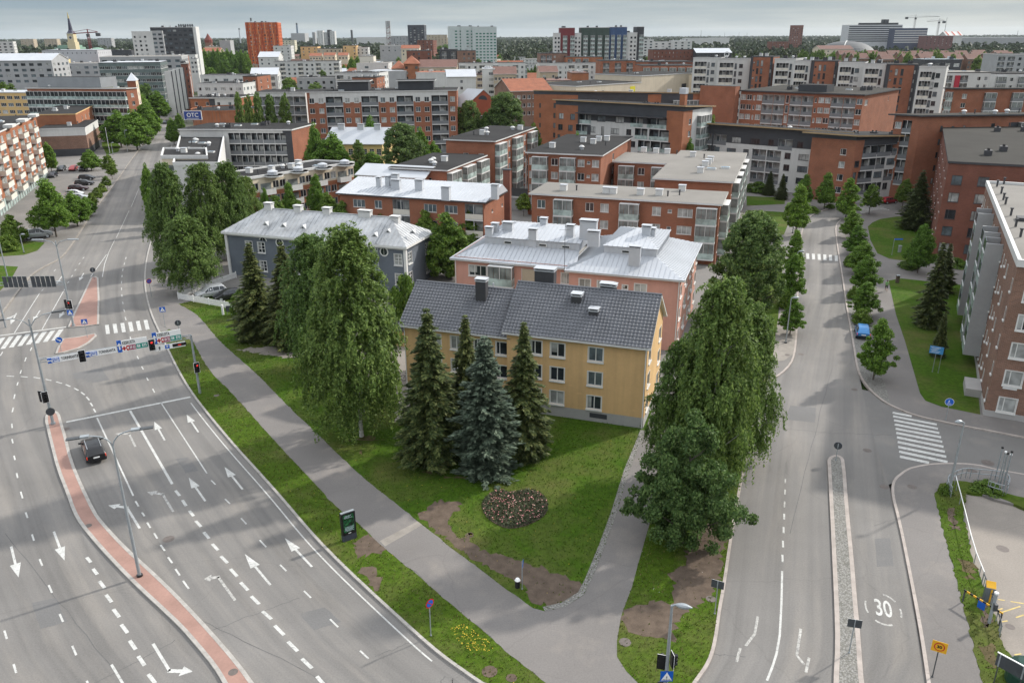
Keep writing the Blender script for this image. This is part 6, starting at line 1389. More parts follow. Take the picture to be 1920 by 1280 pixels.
building('white and brick corner wing with wrap around balconies facing the far crossing', F2, 14.4, dict(cols='.w', floors=5, fh=2.9, top=1.4, wall=B_red), dict(cols=['.lllLL', 'wlLWLvL', 'tlWLWvL', 'tlLvWvL'], floors=5, fh=2.85, top=1.2, wallfn=wf, rail=P_grey, tint=W_dark, frame=T_dframe, panes=(4, 3, 2)), wall=B_red, tilt=1.0, over=1.2, th=.3, top=R_bit, edge=T_gold, nv=5, kinds=('dark', 'fan', 'hatch'))
P = rect_foot((1620, 178), 21.4, 144, 1390, 50, 1686)
b_ = building('seven storey brick block with paired balcony stacks and a plain brick right side', P, 21.2, dict(cols='vvnvlltllnvvllv', floors=7, fh=2.75, top=.5, rail=P_grey, tint=W_white, frame=T_frame, panes=(2, 2, 5)), dict(cols='W....n..', floors=1, fh=2.8, top=.8), wall=B_red, over=.5, th=.3, top=R_brown, edge=T_dark, nv=12, kinds=('dark', 'pipe', 'hatch'))
q = P[0] + (P[1] - P[0]).normalized() * -.5; e1 = (P[1] - P[0]).normalized(); e2 = (P[2] - P[1]).normalized()
extra_box(b_, 'stair_tower', [q, q + e2 * -3, q + e2 * -3 - e1 * 11, q - e1 * 11], 0, 22.6, B_red, R_bit)
extra_box(b_, 'plant_room', [P[0] + (P[1] - P[0]) * t + e2 * s for t, s in ((.45, 3), (.68, 3), (.68, 9), (.45, 9))], 21.4, 23.4, W_dark, R_bit)
P = rect_foot((1728, 217), 19.6, 141, 1680, 4, '60')
def wf(u_, z_):
 if u_ is None: return [('z', 15.3), ('z', 17.9), ('x', .36), ('x', .42)]
 if u_ < .36: return B_red
 if u_ < .42: return W_dark if z_ < 18 else B_red
 return W_dark if z_ > 15.3 else W_white
building('brick block with dark roof and glazed top storey beyond the tall lawn spruces', P, 19.4, dict(cols='wL.', floors=5, fh=2.95, top=.8, rail=P_grey, tint=W_dark), dict(cols='.nsn.t.GGGGGGGG', floors=5, fh=2.95, top=1.3, wallfn=wf, rail=P_grey, frame=T_dframe), wall=B_red, over=.6, th=.3, top=R_brown, edge=T_dark, nv=10, kinds=('fan', 'pipe', 'dark'))
P = rect_foot((1790, 166), 20.0, 125, 1782, -2, '90')
building('brick block with grey felt roof and shaded top floor at the far right', P, 19.8, dict(cols='tG', floors=5, fh=2.9, top=.8), dict(cols='vGG..GvG.GG', floors=5, fh=2.9, top=1, rail=P_grey), wall=B_red, over=.6, th=.3, top=R_brown, edge=T_dark, nv=9, kinds=('dark', 'pipe', 'dark'))
spans = [(1300, 1352, 'w', 109), (1346, 1407, 'w', 111), (1408, 1450, 'b', 107), (1453, 1492, 'w', 111), (1489, 1521, 'w', 115), (1522, 1572, 'b', 115), (1573, 1622, 'w', 118), (1620, 1662, 'w', 121), (1663, 1722, 'b', 122), (1724, 1775, 'w', 126)]
desc = ['leftmost white tower of the long row with narrow dark bays', 'second white tower from the left of the long row', 'left brick tower of the long row between white ones', 'white balcony tower right of the left brick tower', 'lower white balcony tower left of the middle brick tower', 'middle brick tower of the long row', 'white balcony tower right of the middle brick tower', 'lower white balcony tower left of the right brick tower', 'right brick tower of the long row', 'rightmost white tower of the long row, with cream balconies']
for (x0, x1, k, yt), l in zip(spans, desc):
 Y = 352 - (x0 - 1300) / 475 * 85
 Lw, Rw = Dp(x0, yt, Y + 4), Dp(x1, yt + 1.2, Y); z = (Lw.z + Rw.z) / 2; Lw.z = Rw.z = 0; e1 = (Rw - Lw).normalized(); f1 = Vector((-e1.y, e1.x, 0)) * 14
 P = [Lw, Rw, Rw + f1, Lw + f1]
 if k == 'w': sp_ = dict(cols=',LLtv.' if x1 - x0 > 45 else ',LLt,', floors=8, fh=2.95, top=1.2, rail=P_white, tint=W_dark, frame=T_dframe, panes=(5, 3, 1)); wm = W_white
 else: sp_ = dict(cols=',stt.n', floors=8, fh=2.95, top=.8, frame=T_dframe, panes=(4, 2, 3), wallfn=secs((.12, 0, W_dark, W_dark), (.88, 0, B_red, B_red), (1, 0, W_dark, W_dark))); wm = B_red
 building(l, P, z, sp_, {}, wall=wm, name='tower_block', over=.1, th=.3, top=R_bit, edge=T_dark if k == 'b' else T_fascia, nv=3, group='row of apartment towers', kinds=('dark', 'fan', 'box'))
P0, P1, P2 = Dp(1080, 171, 318), Dp(1203, 148, 345), Dp(1313, 133, 372)
for a, c, l, nw in ((P0, P1, 'cream windowless slanted wall with a yellow window panel', 1), (P1, P2, 'taller cream slanted wall building with one dark vent', 0)):
 z = (a.z + c.z) / 2; A_, C_ = Vector((a.x, a.y, 0)), Vector((c.x, c.y, 0)); e1 = (C_ - A_).normalized(); f1 = Vector((-e1.y, e1.x, 0)) * 26
 b_ = building(l, [A_, C_, C_ + f1, A_ + f1], z, dict(cols='.' if not nw else '......w.w.', floors=1, fh=3.2, top=3.6, panes=(5, 1, 0)), {}, wall=W_cream, name='cream_hall', cat='building', over=.15, th=.3, top=R_bit, edge=T_fascia, nv=4)
 q = A_.lerp(C_, .86 if nw else .72); nn = -f1.normalized(); mb = MB(); mb.obox(q, e1, nn, UP, (-1.6, .01, z - (3.6 if nw else 7)), (1.6, .08, z - (1.2 if nw else 4)), mat('yellow_panel', (.65, .58, .03), .6, .05, 1, 5) if nw else W_dark); mb.build('wall_panel', b_, -Vector(b_.location))
P = rect_foot((7, 402), 0, 289, '35', 109.5, 91); P = [P[2], P[1]]
a0 = G(7, 402); a1 = G(91, 332); e1 = (a1 - a0).normalized(); a0 = a0 - e1 * 34; nn = Vector((-e1.y, e1.x, 0)); L = (a1 - a0).length
def wf(u_, z_):
 if u_ is None: return [('z', 3.0)]
 return G_rail if z_ < 3.0 else B_orange
b_ = building('white and brick balcony block with rows of garage doors beside the avenue parking', [a0, a1, a1 + nn * 13, a0 + nn * 13], 16.6, dict(cols='bWbWbWbWbWbWbW', floors=5, fh=2.75, top=.45, wallfn=wf, rail=P_white, panes=(1, 3, 6), inner=G_pale), {}, wall=B_orange, over=.3, th=.35, top=R_bit, nv=4)
mb = MB(); n_ = int(L / 2.6)
for k in range(n_ + 1): mb.obox(a0, e1, -nn, UP, (k * 2.6 - .12, -.04, 0), (k * 2.6 + .12, .12, 3.0), W_conc)
mb.build('garage_pier', b_, -Vector(b_.location))
for t in (.62, .78, .94):
 q = a0 + e1 * L * t; extra_box(b_, 'balcony_cap', [q - e1 * 2, q + e1 * 2, q + e1 * 2 + nn * 1, q - e1 * 2 + nn * 1] if False else [q + e1 * 2 + nn * .5, q - e1 * 2 + nn * .5, q - e1 * 2 - nn * 1.5, q + e1 * 2 - nn * 1.5], 16.95, 17.6, W_white)
P = rect_foot((159, 241), 8.8, 196, 72, 108, 183)
wf = lambda u_, z_: [('z', 6.6), ('z', 2.4)] if u_ is None else (W_white if z_ > 6.6 else B_tan if z_ > 2.4 else W_dark)
building('brown brick box with a white band and a recessed dark ground floor', P, 8.8, dict(cols='.', floors=0, wallfn=wf), dict(cols='.', floors=0, wallfn=wf), wall=B_tan, name='brick_hall', cat='building', over=.15, top=R_bit, nv=3, kinds=('dark', 'box'))
P = rect_foot((141, 214), 12.5, 190, 66, 108, 174)
building('flat orange brick block with pale roof edging behind the brown brick box', P, 12.3, dict(cols='.', floors=0), dict(cols='.wwww', floors=2, fh=3, top=.7), wall=B_orange, name='brick_hall', cat='building', over=.15, top=R_bit, edge=W_yellow, nv=4, kinds=('dark', 'box', 'hatch'))
P = rect_foot((236, 166), 18.8, 172, 50, 66, 256)
b_ = building('long brick block with glass balcony bands and a grey metal penthouse', P, 18.6, dict(cols='GGGGGGGGGGGG', floors=6, fh=2.95, top=.8, rail=G_rail, inner=G_dark), dict(cols='.w.', floors=6, fh=2.95, top=1), wall=B_red, over=.4, th=.25, top=R_grey, edge=T_fascia, nv=5)
extra_box(b_, 'penthouse', [P[0].lerp(P[1], t) + (P[2] - P[1]).normalized() * s for t, s in ((.06, 2.5), (.7, 2.5), (.7, 10), (.06, 10))], 18.9, 22.6, mat('seamed_grey_cladding', (.26, .275, .29), .5, .08, .5, 5), R_bit)
P = rect_foot((50, 173), 14.5, 176, -60, 72, '14')
building('yellow office block with a pale metal roof at the left edge', P, 14.2, dict(cols='WWWWWWWW', floors=4, fh=3.0, top=.6, panes=(3, 4, 1)), dict(cols='.', floors=0), wall=mat('ochre_render', (.55, .38, .17), .8, .06, .4, 4), over=.25, top=R_metal, nv=3)
P = rect_foot((32, 228), 13.6, 200, -80, 108, '18')
building('pale blue roofed low office between the yellow office and the balcony block', P, 13.2, dict(cols='WWWWW', floors=3, fh=3, top=.8), {}, wall=W_grey, name='office_block', cat='building', over=.2, top=R_bit, edge=G_blue, nv=2)
# ------------------------------------------------------------------ the town further off
def fbox(label, x0, x1, yt, Y, dep, wall, cols='', floors=0, top=None, edge=None, th=0, name='town_block', cat='building', fh=3.0, ftop=.8, nv=0, panes=(5, 3, 2), far=True, group=None, right=None, tilt=0, roof=True, over=.1, wallfn=None, rail=None, kinds=None, cap=.3, frame=None, sill=.85):
 "block whose front spans picture columns x0..x1 with its top edge at row yt, at ground distance Y; th = heading change of the front"
 a = Dp(x0, yt, Y); z = a.z; a = Vector((a.x, a.y, 0)); l = along(a + UP * z, th, x1); e1 = Vector((math.cos(rad(th)), math.sin(rad(th)), 0)); c = a + e1 * l; f1 = Vector((-e1.y, e1.x, 0)) * dep
 sp = dict(cols=cols, floors=floors, fh=fh, top=ftop, panes=panes, sill=sill)
 if wallfn: sp['wallfn'] = wallfn
 if rail: sp['rail'] = rail
 if frame: sp['frame'] = frame
 P = [a, c, c + f1, a + f1]
 b_ = building(label, P, z, sp, right if right else dict(cols=(cols[:max(1, int(len(cols) * dep / max(l, 1)))] if cols and len(cols) < 14 else ''), floors=min(floors, 8), fh=fh, top=ftop, panes=panes), wall=wall, name=name, cat=cat, over=over, th=cap, top=top or R_bit, edge=edge or T_fascia, nv=nv, far=far, group=group, roof=roof, kinds=kinds)
 return b_, P, z
M_ = W_white
fbox('white panelled tower with rows of square windows left of the dark glass office', 246, 285, 60, 650, 14, W_white, 'wvv.', 8, th=20, name='office_tower', cat='tower', fh=3.1, ftop=2.2, nv=0)
fbox('grey balcony tower joined to the white panelled tower', 283, 304, 59, 655, 14, W_grey, 'WW', 9, th=20, name='office_tower', cat='tower', fh=3.1, panes=(7, 2, 1))
b_, P, z = fbox('dark glass office tower with a white end fin and rooftop letters', 281, 361, 52, 700, 18, W_dark, 'WWWWWWWW', 12, th=12, name='office_tower', cat='tower', fh=3.3, panes=(6, 4, 1), nv=6, kinds=('dark', 'box'))
q = P[1]; e1 = (P[1] - P[0]).normalized(); f1 = (P[2] - P[1]).normalized(); extra_box(b_, 'end_fin', [q + e1 * .1 - f1 * 1, q + e1 * 2.4 - f1 * 1, q + e1 * 2.4 + f1 * 18, q + e1 * .1 + f1 * 18], 0, z + .6, W_white)
mb = MB(); mb.obox(P[0].lerp(P[1], .66), e1, f1, UP, (0, 1, z + 1.2), (12, 1.3, z + 1.5), M_darksteel)
for k in range(7): mb.obox(P[0].lerp(P[1], .66), e1, f1, UP, (k * 1.75, 1, z + .2), (k * 1.75 + 1.1, 1.3, z + 2.6), M_darksteel)
mb.build('roof_letters', b_, -Vector(b_.location))
fbox('low white wing under the dark glass office tower', 300, 366, 104, 640, 16, W_white, 'wwwww', 3, th=14)
b_, P, z = fbox('orange and red panelled hotel tower with staggered vertical stripes', 459, 520, 42.5, 880, 22, W_orange, 'nwnnwnvnwnw', 16, th=6, name='hotel_tower', cat='tower', fh=3.1, ftop=1.5, nv=4, kinds=('dark',), panes=(4, 5, 3))
for k in range(9):
 q = P[0].lerp(P[1], (k + .35) / 9); e1 = (P[1] - P[0]).normalized(); nn = Vector((e1.y, -e1.x, 0)); mb = MB()
 for j in range(4): mb.obox(q + e1 * (.9 * ((j + k) % 2)), e1, nn, UP, (-.45, .02, 6 + j * 11), (.45, .35, 17.2 + j * 11), mat('orange_stripe', (.62, .25, .12), .8, .1, .5, 4) if k % 2 else mat('deep_orange_stripe', (.33, .05, .02), .8, .1, .5, 4))
 mb.build('facade_stripe', b_, -Vector(b_.location))
for x0, x1, yt, l in ((842, 868, 50.5, 'left pale tower of the green glass office trio'), (864, 889, 50.5, 'middle pale tower of the green glass office trio')):
 fbox(l, x0, x1, yt, 960, 24, mat('pale_green_panels', (.48, .53, .52), .6, .06, .3, 3), '.,WW', 13, th=8, name='office_tower', cat='tower', fh=3.2, ftop=3.2, panes=(3, 6, 1), nv=3, kinds=('dark',))
b_, P, z = fbox('right green glass tower of the office trio, the widest', 886, 931, 51, 955, 26, MATS['pale_green_panels'], '.WWWWWW', 14, th=8, name='office_tower', cat='tower', fh=3.2, ftop=5.4, nv=3, kinds=('dark',))
for me in {o.data.name for o in b_.children if o.type == 'MESH' and o.name.startswith('wall')}:
 for i, m_ in enumerate(bpy.data.meshes[me].materials):
  if m_ in (G_dark, G_mid, G_pale): bpy.data.meshes[me].materials[i] = G_green
for o in [o for o in C.objects if o.get('label', '').endswith('office trio')]:
 for ch in o.children:
  if ch.name.startswith('wall'):
   for i, m_ in enumerate(ch.data.materials):
    if m_ in (G_dark, G_mid): ch.data.materials[i] = G_green
for x0, x1, yt, wm, l in ((1039, 1051, 63, W_white, 'narrow white end slab of the coloured apartment tower group'), (1050, 1078, 53, W_burg, 'burgundy balcony tower of the coloured apartment group'), (1077, 1090, 63, W_white, 'white slab between the burgundy and green apartment towers'), (1089, 1143, 52.5, W_green, 'dark green balcony tower of the coloured apartment group'), (1142, 1176, 51.5, W_navy, 'blue balcony tower of the coloured apartment group'), (1174, 1195, 62, W_white, 'white slab with square windows beside the blue apartment tower'), (1194, 1208, 51, W_dark, 'dark right end tower of the coloured apartment group')):
 wd = x1 - x0
 c_ = 'ww' if wm is W_white and wd < 16 else '.vv' if wm is W_white else ',,G' * max(1, wd // 11)
 fbox(l, x0, x1, yt, 640 + (x0 - 1039) * .02, 18, wm, c_, 12 if 'G' in c_ else 13, name='apartment_tower', cat='tower', fh=3.0, ftop=5.2 if 'G' in c_ else 2, nv=2 if wd > 20 else 0, kinds=('dark',), rail=G_rail, frame=T_dframe, panes=(6, 2, 1))
b_, P, z = fbox('dark slab tower with a yellowish lit glass front', 764, 795, 47.5, 1280, 16, mat('lead_cladding', (.05, .055, .07), .6, .1, .3, 4), ',WWWW', 12, th=-6, name='office_tower', cat='tower', fh=3.1, ftop=3.0, panes=(2, 4, 4))
b_, P, z = fbox('brown brick high rise standing alone near the horizon', 1482, 1507, 48, 1600, 24, mat('rust_brick', (.19, .085, .065), .85, .12, .3, 4), 'wwwwnw', 16, th=-18, name='high_rise', cat='tower', fh=3.0, ftop=4)
b_, P, z = fbox('long white hospital slab with ribbon windows on the horizon', 1592, 1693, 47.5, 1480, 26, mat('hospital_white', (.52, .53, .54), .7, .06, .2, 3), '', 0, th=4, name='hospital', cat='hospital')
e1 = (P[1] - P[0]).normalized(); nn = Vector((e1.y, -e1.x, 0)); L = (P[1] - P[0]).length
for k in range(8): mb = MB(); mb.obox(P[0], e1, nn, UP, (1, .02, z - 3.2 - k * 3.4), (L - 1, .12, z - 1.5 - k * 3.4), G_dark); mb.build('window_band', b_, -Vector(b_.location))
extra_box(b_, 'plant_room', [P[0].lerp(P[1], t) + (P[2] - P[1]).normalized() * s for t, s in ((.25, 3), (.93, 3), (.93, 16), (.25, 16))], z + .3, z + 3.5, W_dark); extra_box(b_, 'roof_cabin', [P[0].lerp(P[1], t) + (P[2] - P[1]).normalized() * s for t, s in ((.66, 4), (.75, 4), (.75, 14), (.66, 14))], z + 3.5, z + 9, W_dark)
b_, P, z = fbox('dark banded hospital annex in front of the white slab', 1678, 1740, 53.5, 1440, 24, mat('annex_navy', (.06, .075, .12), .6, .1, .3, 3), '', 0, th=-3, name='hospital_annex', cat='hospital')
e1 = (P[1] - P[0]).normalized(); nn = Vector((e1.y, -e1.x, 0)); L = (P[1] - P[0]).length
for k in range(6): mb = MB(); mb.obox(P[0], e1, nn, UP, (1, .02, z - 5 - k * 3.6), (L - .5, .15, z - 3.4 - k * 3.6), W_white); mb.build('spandrel_band', b_, -Vector(b_.location))
p = Dp(135, 98, 1080); b_ = empty('church', (p.x, p.y, 0), 0, 'pale yellow church with a tall dark spire and green lower roof', 'church'); cr_ = mat('church_yellow', (.55, .47, .30), .8, .06, .3, 3); gr_ = mat('verdigris', (.20, .32, .25), .7, .12, .3, 3)
mb = MB(); mb.box(-20, 0, 0, 4, 26, 22, cr_); mb.box(-21, -1, 22, 5, 27, 24.5, gr_); mb.box(-18, 1, 24.5, 2, 25, 27, gr_); mb.build('nave', b_)
mb = MB(); mb.box(-1, -6, 0, 9, 4, 31, cr_); mb.box(0, -5, 31, 8, 3, 41, cr_); mb.box(-.6, -5.6, 40.6, 8.6, 3.6, 41.4, W_white); mb.build('bell_tower', b_)
mb = MB(); mb.disc((4, -5.06, 36), (0, -1, 0), 2.0, M_white, 16); mb.disc((4, -5.1, 36), (0, -1, 0), 1.6, W_dark, 16); mb.build('clock_face', b_)
mb = MB(); mb.tube([(4, -1, 41.3), (4, -1, 45), (4, -1, 58.5)], [5.2, 2.6, 1.0], mat('spire_slate', (.03, .03, .06), .5, .1, .3, 3), 8); mb.tube([(4, -1, 58.5), (4, -1, 61), (4, -1, 66)], [.9, .8, .15], mat('gilding', (.5, .4, .15), .4, .1, 1, 4), 8); mb.build('spire', b_)
p = Dp(183, 96, 1100); b_ = empty('domed_hall', (p.x, p.y, 0), 0, 'round hall with a large pale green dome', 'building'); mb = MB(); mb.tube([(0, 0, 0), (0, 0, 16)], 12, W_beige, 20); mb.build('wall', b_); mb = MB(); mb.tube([(0, 0, 15 + 9 * math.sin(rad(a))) for a in range(0, 91, 10)], [12.6 * math.cos(rad(a)) + .05 for a in range(0, 91, 10)], gr_, 24); mb.build('dome', b_)
p = Dp(394, 100, 1000); b_ = empty('water_tower', (p.x, p.y, 0), 0, 'brick water tower with a pointed red cap', 'tower'); mb = MB(); mb.tube([(0, 0, 0), (0, 0, 30)], 4.2, B_tan, 12); mb.build('shaft', b_); mb = MB(); mb.tube([(0, 0, 30), (0, 0, 33), (0, 0, 36), (0, 0, 40)], [4.6, 4.6, 2.6, .2], mat('tower_cap_red', (.17, .05, .04), .8, .1, .3, 3), 12); mb.build('cap', b_)
for x, yb, yt, Y, r_, l, m_ in ((470, 60, 34, 1700, 1.5, 'thin blue grey chimney rising behind the orange tower', R_metal), (448, 72, 53, 2300, 1.6, 'slim chimney left of the orange tower', R_metal), (556, 70, 43.5, 3200, 3.2, 'tall power plant chimney over the boiler houses', mat('chimney_blue', (.14, .19, .25), .7, .1, .3, 3)), (659, 72, 56.5, 2800, 3.4, 'stout dark chimney alone on the horizon', M_darksteel)):
 a = Dp(x, yt, Y); b_ = empty('factory_chimney', (a.x, a.y, 0), 0, l, 'chimney'); mb = MB(); mb.tube([(0, 0, 0), (0, 0, a.z * .92)], [r_ * 1.2, r_], m_, 10); mb.build('shaft', b_); mb = MB(); mb.tube([(0, 0, a.z * .92), (0, 0, a.z)], r_, M_darksteel, 10); mb.build('rim', b_)
for x, yt, Y in ((1315, 57, 3000), (1359, 61.5, 3500), (1386, 61, 3500), (1401, 61, 3500), (1776, 33, 2600), (1909, 58, 2400), (1023, 60, 0)):
 if Y:
  a = Dp(x, yt, Y); mb = MB(); mb.tube([(0, 0, 0), (0, 0, a.z)], [1.0, .35], M_darksteel, 5); o = mb.build('radio_mast', None, (a.x, a.y, 0)); tag(o, 'thin radio mast rising from the far forest', 'mast', 'radio masts on the horizon')
 if x == 1776: o['label'] = 'tallest thin radio mast, right of the tower cranes'
a = Dp(727, 40, 1500); zt = a.z; b_ = empty('lattice_tower', (a.x, a.y, 0), .4, 'white and red lattice mast with a drum of antennas', 'tower'); mb = MB()
for sx_ in (-1, 1):
 for sy_ in (-1, 1): mb.tube([(sx_ * 3.2, sy_ * 3.2, 0), (sx_ * 3.0, sy_ * 3.0, zt)], .5, T_fascia, 4)
nb = 14
for k in range(nb):
 z0_, z1_ = zt * k / nb, zt * (k + 1) / nb
 for s in (-1, 1):
  for q0, q1 in (((-3, s * 3), (3, s * 3)), ((s * 3, -3), (s * 3, 3))): mb.tube([(*q0, z0_), (*q1, z1_)], .35, W_burg if k % 2 else T_fascia, 4); mb.tube([(*q1, z0_), (*q0, z1_)], .35, T_fascia, 4)
mb.build('lattice', b_); mb = MB(); mb.tube([(0, 0, zt - 9), (0, 0, zt + .2)], 3.9, W_grey, 10); mb.build('antenna_drum', b_)
def crane(x, yb, yt, Y, xl, xr, label, m_, big=1.0):
 a = Dp(x, yt, Y); zt = a.z; mpp = Y / F; l0, l1 = (xl - x) * mpp, (xr - x) * mpp; b_ = empty('tower_crane', (a.x, a.y, 0), .06, label, 'crane'); mb = MB()
 for sx_ in (-1, 1):
  for sy_ in (-1, 1): mb.tube([(sx_ * 1.1, sy_ * 1.1, 0), (sx_ * 1.1, sy_ * 1.1, zt)], .32, m_, 4)
 for k in range(int(zt / 4)): mb.tube([(-1.1, -1.1, k * 4), (1.1, -1.1, k * 4 + 4)], .22, m_, 4); mb.tube([(1.1, -1.1, k * 4), (-1.1, -1.1, k * 4 + 4)], .22, m_, 4)
 mb.build('mast', b_); mb = MB(); mb.tube([(l0, 0, zt + .5), (l1, 0, zt + 2)], .55, m_, 4); mb.tube([(l0, 0, zt + 2.2), (0, 0, zt + 5)], .22, m_, 4); mb.tube([(0, 0, zt + 5), (l1, 0, zt + 2.3)], .22, m_, 4); mb.tube([(0, 0, zt), (0, 0, zt + 5)], .7, m_, 4); mb.build('jib', b_)
 s_ = l0 if abs(l0) < abs(l1) else l1; mb = MB(); mb.box(s_ - 2.4, -1.3, zt - 2.6, s_ + 2.4, 1.3, zt + 1, M_darksteel); mb.build('counterweight', b_); mb = MB(); mb.box(-1.6, -1.8, zt - 3, 1.2, 0, zt, M_darksteel); mb.build('cab', b_)
crane(1717, 52, 33.5, 1600, 1701, 1760, 'tower crane standing left over the hospital annex', W_white); crane(1761, 68, 41, 1500, 1739, 1770, 'lower tower crane with jib to the left, right of the annex', W_white)
crane(165, 92, 64, 1000, 140, 182, 'red and white tower crane beside the church', W_burg)
fbox('pale boiler house of the distant power plant', 545, 571, 63, 3150, 60, W_grey, '', 0, name='power_plant', cat='industrial building')
for x0, x1, yt, Y, wm, l in ((585, 590, 61, 2300, W_grey, 'slim grey far tower at the left of the white flats cluster'), (594, 605, 58, 2250, W_white, 'slant topped white tower in the far flats cluster'), (606, 614, 61, 2200, W_white, 'low white tower in the middle of the far flats cluster'), (613, 619, 56.5, 2180, W_dark, 'dark cored tallest tower of the far flats cluster'), (618, 627, 59, 2170, W_white, 'white stepped tower at the right of the far flats cluster')):
 fbox(l, x0, x1, yt, Y, 20, wm, 'ww', 10, name='apartment_tower', cat='tower', ftop=2)
